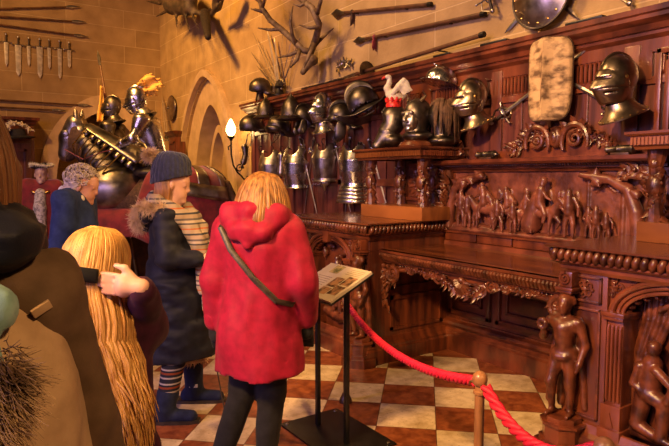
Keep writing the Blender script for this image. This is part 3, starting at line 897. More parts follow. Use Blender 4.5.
# ---- upper back: strip, relief of the procession, cornice
m = MB().box((XB+.02,YR-.12,.985),(3.97,YL-.02,1.76))
ub = m.build('back_board', W_, side, smooth=0)
sp = MB(); ys = np.linspace(YL-.02, YR-.08, 6)
for i in range(5):
    sp.box((XB-.02,ys[i]-.008,1.03),(XB+.02,ys[i+1]+.008,1.105),.006)
sp.sweep([(0,.985),(.05,.985),(.04,1.02),(.02,1.03),(0,1.03)], [(XB+.02,YL-.02),(XB+.02,YR-.1)])
sp.sweep([(0,1.098),(.06,1.10),(.065,1.115),(.05,1.125),(0,1.125)], [(XB+.02,YL-.02),(XB+.02,YR-.1)])
sp.build('panel_strip', W_, ub, smooth=25)
Wr, Hr = 1.80, .545
R = Relief(Wr, Hr, .0065)
# town behind, shallow
rr = random.Random(3)
for k in range(14):
    x = .32 + .95*rr.random(); R.cap((x,.33+.07*rr.random()),(x,.31),.016,.02,.009); R.line([(x,.30),(x,.22)], .022, .009)
R.line([(1.36,.05),(1.36,.46)], .016, .014); R.line([(1.62,.05),(1.62,.46)], .018, .016); R.line([(1.42,.38),(1.49,.44),(1.56,.38)], .012, .014); R.line([(1.34,.47),(1.66,.47)], .018, .018)
# ground
R.line([(0,.02),(Wr,.02)], .03, .075); R.line([(.0,.05),(.3,.06),(.6,.03)], .03, .06)
R.three_d = True
# horsemen arriving from the left
R.horse(.66,.06,.205,-1,.05); R.horse(.44,.055,.225,-1,.08)
R.man(.60,.04,.27,.085,1); R.man(.76,.04,.25,.09,0,-1); R.horse(.86,.055,.19,1,.045,True)
# kneeling and standing people at the left
R.man(.17,.045,.33,.065,2); R.man(.27,.045,.29,.085,2,1); R.line([(.10,.30),(.22,.40),(.32,.47)], [.010,.009,.006], .06)
# the queen on her horse and the standing groom
R.horse(1.04,.05,.235,1,.10,True,True)
R.line([(.99,.34),(.95,.24),(.91,.12)], [.05,.07,.08], .11); R.cap((1.05,.46),(1.05,.45),.03,.028,.12)
R.man(1.27,.045,.36,.11,0,1)
R.man(1.47,.04,.25,.085,2,-1); R.man(1.55,.035,.21,.09,0); R.man(1.39,.05,.23,.05,0)
# trees bending over both ends
R.line([(.03,.05),(.05,.25),(.10,.38),(.22,.46),(.42,.50)], [.045,.04,.035,.03,.02], .085)
R.line([(1.76,.05),(1.74,.25),(1.68,.40),(1.55,.47),(1.34,.50)], [.05,.045,.04,.03,.02], .09)
for k in range(26):
    t = rr.random()
    if k % 2: c = (.05+.38*t, .36+.14*t**.5)
    else: c = (1.74-.42*t, .36+.13*t**.5)
    R.leaf((c[0], min(c[1], .51)), rr.uniform(0,6.28), rr.uniform(.05,.09), .032, rr.uniform(.06,.1))
R.rough(.003, 45, 8); R.three_d = False
R.mb((XB+.018,YL-.06,1.115), (0,-1,0), (0,0,1), (-1,0,0)).build('procession_relief', M['relief'], ub, smooth=70)
R.solid((XB+.018,YL-.06,1.115), (0,-1,0), (0,0,1), (-1,0,0), .0065).build('relief_figures', M['relief'], ub, smooth=180)
# more deeply cut end posts
rg = random.Random(21); ep = MB()
acanthus(ep, [(XB-.05,YL-.06,1.16),(XB-.06,YL-.05,1.35),(XB-.05,YL-.06,1.62)], rg, .07, dens=1.4)
ep.tube([(XB-.02,YL-.05,1.12),(XB-.03,YL-.03,1.3),(XB-.02,YL-.06,1.5),(XB-.02,YL-.05,1.66)], [.05,.035,.04,.05], 9)
ep.build('carved_post', CV, ub); ep = MB()
acanthus(ep, [(XB-.05,YR-.12,1.16),(XB-.06,YR-.12,1.35),(XB-.06,YR-.06,1.62),(XB-.06,YR+.14,1.64)], rg, .07, dens=1.5)
for yy in (YR-.13,): ep.tube([(XB-.02,yy,1.12),(XB-.03,yy+.02,1.3),(XB-.02,yy-.01,1.5),(XB-.02,yy,1.66)], [.05,.035,.04,.05], 9)
ep.build('carved_post', CV, ub)
lg = MB().sweep([(0,1.64),(.03,1.645),(.045,1.665),(.07,1.67),(.07,1.685),(.10,1.70),(.15,1.705),(.17,1.72),(.17,1.745),(0,1.755)], [(XB+.02,YL+.02),(XB+.02,YR-.14)])
lgo = lg.build('ledge', W_, ub, smooth=25)
bd = MB()
for i in range(88): bd.ell((XB-.075,YL-(YL-YR+.12)*(i+.5)/88,1.694), .0085, n=6)
bd.build('bead_row', CV, ub)
# board above the ledge with scrolled ends and the carved cresting
cr = MB()
zt = 1.75
def crest_z(t):
    u = abs(t)
    if u < .40: return 1.985 - .06*(u/.40)**2
    if u < .54: return 1.925 - .11*((u-.40)/.14)
    return 1.815
n = 70; yc2 = 2.68; hw2 = .80
poly = [(yc2+hw2*(2*i/n-1), crest_z(2*i/n-1)) for i in range(n+1)]
cr.prism([(yc2-hw2,zt)] + poly + [(yc2+hw2,zt)], XB+.03, XB+.07, SIDEAX)
for q in (-1,1):
    for yy, r in ((hw2*.98,.035),(hw2*.52,.04)):
        T = Matrix.Translation((XB+.02,yc2+q*yy,1.80)) @ rotm('Y', -90)
        cr.spiral((0,0,0), r, .006, 1.8, 1.5 if q > 0 else 4.7, .012, T, n=6)
        cr.cyl((XB-.0,yc2+q*yy,1.80),(XB+.05,yc2+q*yy,1.80), .014)
cro = cr.build('cresting', W_, ub, smooth=25)
cc = MB(); rg = random.Random(31)
for q in (-1,1):
    acanthus(cc, [(XB+.02,yc2+q*.06,1.90),(XB+.01,yc2+q*.20,1.95),(XB+.02,yc2+q*.33,1.87),(XB+.02,yc2+q*.44,1.81)], rg, .065, dens=1.7)
    cc.tube([(XB-.012,yc2+q*(.16-.105*math.cos(t)),1.86+.125*math.sin(t)) for t in np.linspace(-.5,3.5,22)], [.012+.014*math.sin(PI*i/21) for i in range(22)], 8)
    for i in range(5): cc.leaf((XB-.02,yc2+q*(.16-.105*math.cos(.3+i*.6)),1.86+.125*math.sin(.3+i*.6)), (0,-q*math.cos(.3+i*.6),math.sin(.3+i*.6)), (-1,0,0), .07, .045, .5)
    T = Matrix.Translation((XB-.01,yc2+q*.16,1.88)) @ rotm('Y', -90); cc.spiral((0,0,0), .06, .01, 1.6, 1+q, .018, T, n=7)
cc.ell((XB-.005,yc2,1.90), (.035,.055,.085), n=12); cc.ell((XB-.03,yc2,1.90), (.02,.03,.05), n=10)
cc.build('cresting_carving', CV, ub)

# ---- side shelf units standing on both pedestals
def console(ya, yb, sgn):
    y0, y1 = min(ya,yb), max(ya,yb)
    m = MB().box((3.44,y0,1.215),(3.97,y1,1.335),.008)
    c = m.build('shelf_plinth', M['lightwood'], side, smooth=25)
    b = MB().box((3.86,y0+.02,1.335),(3.97,y1-.02,1.76))
    raised_frame(b, 3.86, y0+.2, y1-.2, 1.37, 1.73, .03, .03)
    b.build('shelf_back', W_, c, smooth=25)
    R = Relief(y1-y0-.48, .28, .008); Wd = R.W
    R.cap((Wd*.5,.15),(Wd*.5,.13),.10,.09,.04); R.cap((Wd*.5,.13),(Wd*.5,.11),.05,.05,.06)
    for k in range(16): R.leaf((Wd*.5+.1*math.cos(k*.4),.14+.1*math.sin(k*.4)), k*.4, .08, .03, .03)
    R.rough(.006, 40, 5)
    R.mb((3.855,y0+.24,1.41), (0,1,0), (0,0,1), (-1,0,0)).build('lion_panel', CV, c, smooth=60)
    for y in (y0+.07, y1-.07, y0+.2, y1-.2):
        x = 3.52 if y in (y0+.07, y1-.07) else 3.78
        p = MB(); rg = random.Random(int(y*100))
        p.tube([(x,y,1.335),(x,y,1.38),(x-.01,y,1.46),(x+.01,y,1.56),(x-.015,y,1.66),(x,y,1.76)], [.055,.05,.035,.045,.04,.06], 10)
        p.ell((x-.03,y,1.68), (.035,.035,.042), n=10); p.ell((x-.035,y,1.55), (.03,.045,.07), n=10)
        for k in range(22):
            a = rg.uniform(-1.9,1.9); z = rg.uniform(1.35,1.73)
            nn = Vector((-math.cos(a), math.sin(a), 0)); p.leaf(Vector((x,y,z)) + nn*.035, (0,rg.uniform(-.6,.6),rg.choice((-1,1))), nn, .07, .045, .5)
            if k % 2: p.ell(Vector((x,y,z)) + nn*.048, rg.uniform(.009,.016), n=6)
        p.build('carved_support', CV, c)
    s = MB(); path = [(3.97,y1),(3.42,y1),(3.42,y0),(3.97,y0)]
    s.sweep([(0,1.76),(.01,1.76),(.015,1.775),(.03,1.785),(.03,1.835),(.045,1.84),(.055,1.85),(.055,1.865),(0,1.865)], path)
    s.box((3.41,y0,1.77),(3.97,y1,1.864))
    so = s.build('shelf_slab', TP, c, smooth=25)
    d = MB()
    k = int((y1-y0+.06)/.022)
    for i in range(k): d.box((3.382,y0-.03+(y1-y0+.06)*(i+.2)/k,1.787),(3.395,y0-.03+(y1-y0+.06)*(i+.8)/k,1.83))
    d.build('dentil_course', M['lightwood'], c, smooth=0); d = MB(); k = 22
    for i in range(k): d.box((3.42+.5*(i+.2)/k,y0-.042,1.787),(3.42+.5*(i+.8)/k,y0-.028,1.83)); 
    d.build('dentil_course', W_, c, smooth=0)
    # pilaster rising behind, with a turned cap and a scroll towards the centre
    yp = YL+.02 if sgn > 0 else YR-.05
    q = MB(); q.box((3.78,yp-.055,1.865),(3.97,yp+.055,2.21),.006)
    q.box((3.765,yp-.07,1.865),(3.97,yp+.07,1.92),.006); q.box((3.76,yp-.075,2.18),(3.97,yp+.075,2.21),.006)
    raised_frame(q, 3.78, yp-.04, yp+.04, 1.95, 2.15, .012, .012); q.ell((3.778,yp,2.05), (.012,.022,.06), n=10)
    q.box((3.75,yp-.09,2.21),(3.97,yp+.09,2.235),.006)
    if sgn < 0: return
    q.build('pilaster', W_, c, smooth=25)
    v = MB()
    ys = yp - sgn*.15
    for zz, r in ((2.02,.055),(1.88,.075)):
        T = Matrix.Translation((3.86,ys,zz)) @ rotm('Y', -90); v.spiral((0,0,0), r, .01, 1.8, 1 if sgn > 0 else 4, .02, T, n=7)
    rg = random.Random(77)
    acanthus(v, [(3.86,yp-sgn*.07,2.12),(3.85,yp-sgn*.12,1.98),(3.85,yp-sgn*.22,1.82)], rg, .05, dens=1.4)
    v.build('scroll_bracket', CV, c)
console(4.58, 3.70, +1)
console(1.83, 1.00, -1)
# ------------------------------------------------------------------ arms and armour
LAMP = Vector((3.76, 8.36, 2.335))
def islands(mb, name, m, root):
    """each loose piece of the builder becomes a part of its own"""
    par = list(range(len(mb.v)))
    def fi(a):
        while par[a] != a: par[a] = par[par[a]]; a = par[a]
        return a
    for f in mb.f:
        for q in f[1:]: par[fi(q)] = fi(f[0])
    g = {}
    for f in mb.f: g.setdefault(fi(f[0]), []).append(f)
    for fs in g.values():
        ids = sorted({q for f in fs for q in f}); ix = {q: n for n, q in enumerate(ids)}
        MB().add([mb.v[q] for q in ids], [tuple(ix[q] for q in f) for f in fs]).build(name, m, root, local=True)
def mk(sdf, h, T, disp=None): return sdf.mesh(h, disp, M=T)

def close_helmet(root, m, T, s=1.0, comb=True, h=.0085):
    """bowl, visor, bevor, gorget and comb; local +y = front"""
    k = s
    f = SDF(.01).ell((0,-.015*k,.04*k), (.112*k,.138*k,.148*k)).cap((0,-.02*k,0), (0,-.01*k,-.14*k), .105*k, .085*k)
    f.box((0,0,-.24*k), (.3*k,.3*k,.10*k), op='-', k=.004)
    mk(f, h*k, T).build('bowl', m, root, local=True, smooth=50)
    f = SDF(.006).prof([(-.045*k,.118*k,.185*k,0,.022*k),(-.03*k,.119*k,.180*k,0,.022*k),(.03*k,.117*k,.145*k,0,.018*k),(.085*k,.100*k,.120*k,0,.012*k)], ex=1.55)
    f.box((0,-.13*k,0), (.3*k,.10*k,.3*k), op='-', k=.004); f.box((0,.20*k,.028*k), (.088*k,.2*k,.0065*k), op='-', k=.003)
    mk(f, h*k, T).build('visor', m, root, local=True, smooth=40)
    f = SDF(.006).prof([(-.15*k,.085*k,.09*k,0,.03*k),(-.10*k,.104*k,.125*k,0,.025*k),(-.045*k,.115*k,.160*k,0,.02*k)], ex=1.7)
    for q in (-1,1):
        for a in range(3): f.ell((q*.075*k,.115*k-.02*k*a,-.075*k), (.03*k,.03*k,.004*k), op='-', k=.002)
    mk(f, h*k, T).build('bevor', m, root, local=True, smooth=40)
    g = MB(); prof = [(.085,-.12),(.094,-.15),(.112,-.185),(.145,-.215),(.152,-.222),(.152,-.232),(.142,-.232),(.105,-.20),(.085,-.165)]
    T2 = T @ Matrix.Translation((0,.015*k,-.02*k)) @ rotm('X', -17) @ Matrix.Diagonal((1,1.12,1,1))
    g.lathe([(r*k, z*k) for r, z in prof], T2, 28)
    g.build('gorget', m, root, local=True, smooth=40)
    b = MB(); n = 20
    for i in range(n): a = 2*PI*i/n; b.ell((.147*k*math.cos(a), .147*k*math.sin(a), -.215*k), .006*k, T2, 6)
    for q in (-1,1): b.ell((q*.108*k,.0,.02*k), .016*k, T, 8)
    islands(b, 'rivet', M['brass'], root)
    if comb:
        c = MB(); pts = [(0, -.017*k + .140*k*math.cos(a)*1.0, .04*k + .150*k*math.sin(a)) for a in np.linspace(.55, 2.9, 16)]
        c.tube(pts, [.006*k+.012*k*math.sin(PI*i/15) for i in range(16)], 8, M=T); c.build('comb', m, root, local=True)

def sallet(root, m, T, s=1.0, tail=.16, visor=True, h=.009):
    k = s
    f = SDF(.02*k).ell((0,0,0), (.115*k,.14*k,.125*k)); f.ell((0,-.13*k,-.075*k), (.09*k,tail*k,.03*k), k=.05*k)
    f.ell((0,.01*k,-.07*k), (.10*k,.125*k,.12*k), op='-', k=.008); f.box((0,.0,-.2*k), (.4*k,.5*k,.10*k), op='-', k=.004)
    mk(f, h*k, T).build('bowl', m, root, local=True, smooth=50)
    c = MB(); pts = [(0,.138*k*math.cos(a),.125*k*math.sin(a)) for a in np.linspace(.5,2.7,12)]; c.tube(pts, .007*k, 6, M=T); c.build('comb', m, root, local=True)
    if visor:
        f = SDF(.01).ell((0,.035*k,-.05*k), (.122*k,.13*k,.075*k)); f.ell((0,.02*k,-.055*k), (.11*k,.118*k,.085*k), op='-', k=.004); f.box((0,-.12*k,0), (.3*k,.13*k,.3*k), op='-', k=.004); f.box((0,.2*k,-.02*k), (.09*k,.15*k,.006*k), op='-', k=.002)
        mk(f, h*k*.8, T).build('visor', m, root, local=True, smooth=50)
    for q in (-1,1):
        st = MB(); st.tube([(q*.11*k,0,-.08*k),(q*.10*k,.02*k,-.16*k),(q*.04*k,.05*k,-.22*k)], .008*k, 6, .4, M=T); st.build('strap', M['leather'], root, local=True)

def pointed_helmet(root, m, T, s=1.0):
    k = s
    prof = [(.165,-.085),(.168,-.08),(.14,-.06),(.118,-.045),(.115,-.02),(.105,.04),(.08,.10),(.04,.155),(.012,.18),(.006,.20),(0,.205)]
    g = MB().lathe([(r*k*.92, z*k) for r, z in prof], T @ Matrix.Diagonal((.9,1.1,1,1)), 24); o = g.build('bowl', m, root, local=True, smooth=40, solid=.004)
    c = MB(); 
    for i in range(12): a = 2*PI*i/12; c.ell((.108*k*math.cos(a)*.9,.108*k*math.sin(a)*1.1,-.035*k), .007*k, T, 6)
    islands(c, 'rivet', M['brass'], root)
    for q in (-1,1):
        st = MB(); st.tube([(q*.09*k,0,-.05*k),(q*.085*k,.02*k,-.13*k),(q*.03*k,.04*k,-.19*k)], .008*k, 6, .4, M=T); st.build('cheek_strap', M['leather'], root, local=True)

def morion(root, m, T, s=1.0):
    k = s
    f = SDF(.02*k).ell((0,0,.03*k), (.115*k,.14*k,.14*k)); f.ell((0,0,-.03*k), (.10*k,.125*k,.15*k), op='-', k=.006); f.box((0,0,-.2*k), (.4*k,.4*k,.15*k), op='-', k=.003)
    mk(f, .009*k, T).build('bowl', m, root, local=True, smooth=50)
    def brim(u, v):
        a = 2*PI*u; r = 1 + v*.75
        x = .112*k*r*math.cos(a)*(1-.15*v); y = .138*k*r*math.sin(a)*(1+.15*v)
        return (x, y, -.05*k - .055*k*v + .15*k*v*v*abs(math.sin(a))**3)
    b = MB().grid(brim, 32, 5, T, wrap=True); b.build('brim', m, root, local=True, smooth=60, solid=.004)
    c = MB(); n = 14; pts = []
    def cm(u, v):
        a = .35 + u*2.45; R = (.14+.07*math.sin(PI*u)*v)*k
        return (0, R*math.cos(a), .03*k + R*1.0*math.sin(a))
    c.grid(cm, 16, 3, T); c.build('comb', m, root, local=True, smooth=60, solid=.007)

def burgonet(root, m, T, s=1.0):
    k = s
    f = SDF(.015*k).ell((0,0,.02*k), (.11*k,.135*k,.13*k)); f.ell((0,.13*k,.0), (.085*k,.09*k,.018*k), k=.03*k); f.ell((0,-.13*k,-.10*k), (.09*k,.07*k,.025*k), k=.05*k)
    f.ell((0,.02*k,-.05*k), (.095*k,.12*k,.14*k), op='-', k=.006); f.box((0,0,-.22*k), (.4*k,.4*k,.11*k), op='-', k=.003)
    mk(f, .009*k, T).build('bowl', m, root, local=True, smooth=50)
    for q in (-1,1):
        st = SDF(.01).ell((q*.095*k,.03*k,-.11*k), (.014*k,.055*k,.09*k)).ell((q*.08*k,.06*k,-.17*k), (.02*k,.045*k,.05*k), k=.03)
        mk(st, .008*k, T).build('cheek_plate', m, root, local=True, smooth=60)
    c = MB()
    def cm(u, v):
        a = .4 + u*2.3; R = (.128+.045*math.sin(PI*u)*v)*k
        return (0, R*1.05*math.cos(a), .02*k + R*math.sin(a))
    c.grid(cm, 14, 3, T); c.build('comb', m, root, local=True, smooth=60, solid=.008)

def peg(root, a, b): MB().tube([a, b], .010, 6).build('peg', M['iron'], root)

HG = 'helmets hanging along the panelling'
def helm_at(kind, px, py, s, m, label, rz=60, rx=0, ry=0, x=3.79, group=HG, **kw):
    p = at(px, py, x=x)
    r = thing('helmet', label, 'helmet', p, group=group)
    kind(r, M[m], trs((0,0,0), rz, ry, rx), s, **kw)
    MB().tube([(p.x+.02,p.y,p.z+.02),(XP+.01,p.y-.01,p.z+.05)], .012, 6).build('peg', M['iron'], r)
    return r
helm_at(sallet, 251, 126, 1.28, 'darksteel', 'dark round helmet hanging leftmost on the panelling, beside the lit wall lamp', 60, -10, visor=False, tail=.08)
helm_at(pointed_helmet, 265.5, 112, 1.05, 'darksteel', 'small pointed dark helmet under the cornice, below the helmet standing on top', 50)
helm_at(sallet, 279, 126, 1.12, 'darksteel', 'rounded dark helmet with turned-up visor, below and between two pointed helmets', 75, 10)
helm_at(pointed_helmet, 291, 112, 1.18, 'darksteel', 'larger pointed dark helmet, second pointed one from the left under the cornice', 50)
helm_at(burgonet, 304, 118, .98, 'darksteel', 'shadowy dark helmet just left of the bright combed helmet', 80, 5)
helm_at(close_helmet, 322, 110, 1.02, 'steel', 'shiny closed steel helmet with a bright comb, hanging among dark helmets', 95, 0)
helm_at(burgonet, 342, 119, 1.15, 'darksteel', 'dark helmet with a peak, between the bright combed helmet and the large open one', 60, -5)
helm_at(morion, 364, 105, 1.22, 'darksteel', 'large black open helmet with a wide upswept brim, left of the swan', 45, -28, 12)
helm_at(close_helmet, 471, 100, .90, 'bronze', 'brass toned closed helmet hanging left of the tall weathered shield', 62, -6, x=3.74)
helm_at(close_helmet, 616, 82, .96, 'bronze', 'largest brass toned closed helmet with pointed visor and collar, right of the tall weathered shield', 66, -4, x=3.74)

# helmet standing on top of the cornice
p = Vector((3.88, 7.60, 2.71)); r = thing('helmet', 'round dark helmet standing on top of the cornice beside the fan of blades', 'helmet', p, group=HG)
sallet(r, M['darksteel'], trs((0,0,.17), 50, 0, 0), 1.15, tail=.07, visor=False)
MB().cyl((p.x,p.y,p.z-.005), (p.x,p.y,p.z+.10), .07, .05, 14).build('stand', M['dark'], r)

# steel cap lying on its side, high under the cornice
p = at(441, 81, x=3.84); r = thing('helmet', 'shallow grey steel cap with flat rim under the cornice right of the swan', 'helmet', p, group=HG)
f = SDF(.01).ell((0,0,0), (.13,.15,.135)); f.ell((0,0,-.015), (.122,.142,.13), op='-', k=.003); f.box((0,0,-.12), (.3,.3,.10), op='-', k=.002)
f.cap((0,.05,.12),(0,.1,.135),.014,.01)
mk(f, .008, trs((0,0,0),60,0,14)).build('bowl', M['steel'], r, local=True, smooth=50)
MB().lathe([(.128,-.022),(.165,-.03),(.168,-.026),(.13,-.012)], trs((0,0,0),60,0,14) @ Matrix.Diagonal((1,1.15,1,1)), 26).build('rim', M['steel'], r, local=True, smooth=40)
MB().tube([(p.x,p.y,p.z+.02),(XP+.01,p.y-.01,p.z+.05)], .012, 6).build('peg', M['iron'], r)

# black tilting helm on the left shelf, the mask helmet and the dark plumed one
ZSH = 1.866
p = Vector((3.58, 4.25, ZSH)); r = thing('helmet', 'big black jousting helm on the shelf, carrying the white swan', 'helmet', p, group='helmets on the carved shelf'); r.scale = (.84,)*3
T = trs((0,0,.30), 62, 0, 0)
f = SDF(.02).ell((0,-.01,.04), (.125,.15,.15)).cap((0,.02,-.04), (0,.07,-.12), .125, .11); f.box((0,.24,.03), (.075,.12,.035), op='-', k=.02)
mk(f, .010, T).build('bowl', M['darksteel'], r, local=True, smooth=50)
f = SDF(.01).cap((0,.06,-.13), (0,.19,-.27), .12, .06).ell((0,.02,-.2), (.15,.14,.09)); f.box((0,0,-.40), (.4,.4,.105), op='-', k=.004)
mk(f, .010, T).build('collar', M['darksteel'], r, local=True, smooth=50)
MB().tube([(0,.15*math.cos(a),.04+.152*math.sin(a)) for a in np.linspace(.4,2.8,14)], .011, 8, M=T).build('ridge', M['darksteel'], r, local=True)

p2 = Vector((3.58, 4.255, ZSH+.488*.84)); r = thing('swan', 'white swan figure with raised wing on the black helm', 'swan', p2); r.scale = (.84,)*3
T = trs((0,0,0), 55)
f = SDF(.03).ell((0,-.01,.10), (.065,.085,.085)).chain([(0,.05,.13),(0,.075,.19),(0,.05,.25),(0,.045,.295)], [.045,.032,.025,.022]).ell((0,.065,.315), (.026,.038,.026), k=.015)
f.cap((0,-.08,.08), (0,-.14,.11), .04, .012)
mk(f, .0065, T).build('body', M['white'], r, local=True, smooth=180)
for q in (-1,1):
    w = SDF(.015).chain([(q*.055,.01,.13),(q*.095,-.05,.20),(q*.10,-.10,.27)], [.03,.035,.02]).ell((q*.105,-.11,.19), (.016,.06,.085), k=.02)
    for t in range(4): w.cap((q*.10,-.07-.022*t,.24-.012*t), (q*.105,-.10-.03*t,.115+.012*t), .02, .012)
    mk(w, .0065, T).build('wing', M['white'], r, local=True, smooth=180)
MB().tube([(0,.095,.315),(0,.125,.30),(0,.137,.285)], [.014,.010,.003], 8, M=T).build('beak', M['redpaint'], r, local=True)
c = MB().lathe([(.085,-.025),(.09,0),(.08,.03),(.07,.055)], T, 20)
for i in range(9): a = 2*PI*i/9; c.tube([(.075*math.cos(a),.075*math.sin(a),.04),(.088*math.cos(a),.088*math.sin(a),.075),(.083*math.cos(a),.083*math.sin(a),.085)], [.02,.014,.006], 6, M=T)
c.build('coronet', M['redpaint'], r, local=True)

p = Vector((3.55, 3.90, ZSH)); r = thing('helmet', 'dark helmet with a grim bright metal face, on a round wooden base on the shelf', 'helmet', p, group='helmets on the carved shelf')
T = trs((0,0,.25), 98)
MB().lathe([(.155,0),(.16,.015),(.15,.03),(.14,.045),(.11,.055),(.07,.07),(0,.07)], None, 28).build('base', M['top'], r, local=True, smooth=35)
f = SDF(.02).ell((0,-.02,.04), (.12,.145,.145)).cap((0,-.01,-.06), (0,0,-.15), .10, .09).ell((0,-.02,-.15),(.15,.13,.05))
mk(f, .010, T).build('bowl', M['darksteel'], r, local=True, smooth=60)
f = SDF(.012).ell((0,.085,-.015), (.078,.065,.105)).cap((0,.14,.03), (0,.165,-.02), .012, .02).cap((-.05,.13,.045),(.05,.13,.045),.016,.016).cap((-.025,.13,-.055),(.025,.13,-.055),.013,.013).ell((0,.115,-.095),(.035,.03,.025))
for q in (-1,1): f.ell((q*.032,.145,.015), (.02,.03,.012), op='-', k=.006)
f.box((0,.16,-.038),(.03,.03,.005), op='-', k=.004)
mk(f, .006, T).build('face_mask', M['oldsteel'], r, local=True, smooth=180)
c = MB()
for q in (-1,1): c.tube([(q*.07,.03,.15),(q*.1,.0,.2),(q*.09,.03,.24)], [.018,.012,.004], 8, M=T)
islands(c, 'horn', M['bronze'], r)

p = Vector((3.70, 3.72, ZSH)); r = thing('helmet', 'dark helmet with drooping blackish plumes, behind the grim mask on the shelf', 'helmet', p, group='helmets on the carved shelf')
f = SDF(.02).ell((0,0,.27), (.11,.13,.13)).cap((0,0,.2),(0,0,.10),.10,.085).ell((0,0,.05),(.13,.13,.05)); f.box((0,0,-.1),(.3,.3,.1),op='-',k=.003)
mk(f, .011, trs((0,0,0),62)).build('bowl', M['darksteel'], r, local=True, smooth=60)
c = MB(); rg = random.Random(4)
for i in range(40):
    a = rg.uniform(-2.6,2.6); L = rg.uniform(.2,.38); q = (.11*math.sin(a), -.11*math.cos(a))
    c.tube([(0,-.02,.40),(q[0]*.9,q[1]*.9,.39+rg.uniform(-.02,.03)),(q[0]*1.3,q[1]*1.3,.32),(q[0]*1.35,q[1]*1.35,.40-L)], [.016,.024,.022,.004], 6, .5, M=trs((0,0,0),62))
c.build('plume', M['hide'], r, local=True, smooth=180)

# breastplates and other plates
def breastplate(label, px, py, s, m='oldsteel', tassets=False, rz=72, x=3.88, neck=True):
    p = at(px, py, x=x); r = thing('breastplate', label, 'breastplate', p, group='breastplates hanging on the panelling')
    T = trs((0,0,0), rz, 0, 0); k = s
    rows = [(-.27,.172,.125,0,0),(-.225,.158,.118,0,0),(-.10,.176,.150,0,0),(.03,.188,.160,0,0),(.12,.175,.130,0,0),(.20,.145,.095,0,0),(.235,.12,.07,0,0)]
    f = SDF(.01*k).prof([tuple(q*k for q in r_) for r_ in rows], ex=1.75)
    f.prof([(-.4*k,.16*k,.108*k,0,0)]+[((z_*1.0)*k,(a_-.016)*k,(b_-.016)*k,0,0) for z_,a_,b_,_,_ in rows[1:]]+[(.4*k,.08*k,.05*k,0,0)], op='-', k=.003, ex=1.75)
    f.box((0,-.15*k,0), (.4*k,.155*k,.5*k), op='-', k=.003)
    if neck: f.ell((0,.03*k,.205*k), (.075*k,.3*k,.075*k), op='-', k=.006)
    for q in (-1,1): f.ell((q*.215*k,.0,.145*k), (.075*k,.3*k,.11*k), op='-', k=.006)
    mk(f, .0055*k, T).build('plate', M[m], r, local=True, smooth=60)
    b = MB(); b.tube([(.172*k*math.cos(a), .122*k*math.sin(a), -.265*k) for a in np.linspace(.15,PI-.15,16)], .007*k, 7, M=T); b.build('waist_flange', M[m], r, local=True)
    for q in (-1,1):
        MB().tube([(q*.10*k,.06*k,.18*k),(q*.095*k,.02*k,.225*k),(q*.09*k,-.04*k,.20*k)], .012*k, 6, .35, M=T).build('strap', M['leather'], r, local=True)
    if tassets:
        for j in range(4):
            def fn(u, v):
                a = .1 + u*(PI-.2); R = (.17+.010*j+.015*v)*k
                return (R*math.cos(a), R*.75*math.sin(a), (-.27-.042*j-.055*v)*k)
            MB().grid(fn, 22, 2, T).build('tasset', M[m], r, local=True, smooth=60, solid=.004)
    MB().tube([(p.x,p.y,p.z+.12*k),(XP+.01,p.y,p.z+.15*k)], .012, 6).build('peg', M['iron'], r)
breastplate('pale steel breastplate nearest the wall lamp, half hidden by the blonde hair', 271, 167, 1.02, rz=118)
breastplate('tall bright breastplate with a central ridge, second from the left on the panelling', 296, 166, 1.08, 'steel', rz=118)
breastplate('dull breastplate hanging above a small pointed plate', 325, 161, .92, rz=122)
breastplate('bright breastplate with skirt plates, right beside the carved shelf', 354, 163, 1.0, 'steel', True, rz=116)
p = at(326.5, 183, x=3.9); r = thing('knee_plate', 'small pointed heart shaped steel plate hanging below a dull breastplate', 'plate')
r.location = p
f = SDF(.01).ell((0,.0,.02), (.085,.06,.07)).cap((0,.03,.0),(0,.02,-.085),.055,.012); f.ell((0,-.01,.01),(.078,.05,.065),op='-',k=.004); f.box((0,-.11,0),(.3,.1,.3),op='-',k=.003)
mk(f, .006, trs((0,0,0),85)).build('plate', M['oldsteel'], r, local=True, smooth=60)
MB().tube([(0,0,.06),(0.0,0,.14),(.08,0,.15)], .005, 6).build('cord', M['leather'], r, local=True)
# mail tippet with straps hung left
p = at(283, 164, x=3.91); r = thing('arm_guard', 'narrow steel arm guard between the two left breastplates', 'armour', p)
f = SDF(.015).chain([(0,.02,.12),(0,.025,0),(0,.03,-.12)],[.05,.04,.055]); mk(f,.009,trs((0,0,0),80)).build('plate', M['oldsteel'], r, local=True, smooth=60)
MB().tube([(0,.0,.1),(0,0,.2)], .006, 6).build('cord', M['leather'], r, local=True)

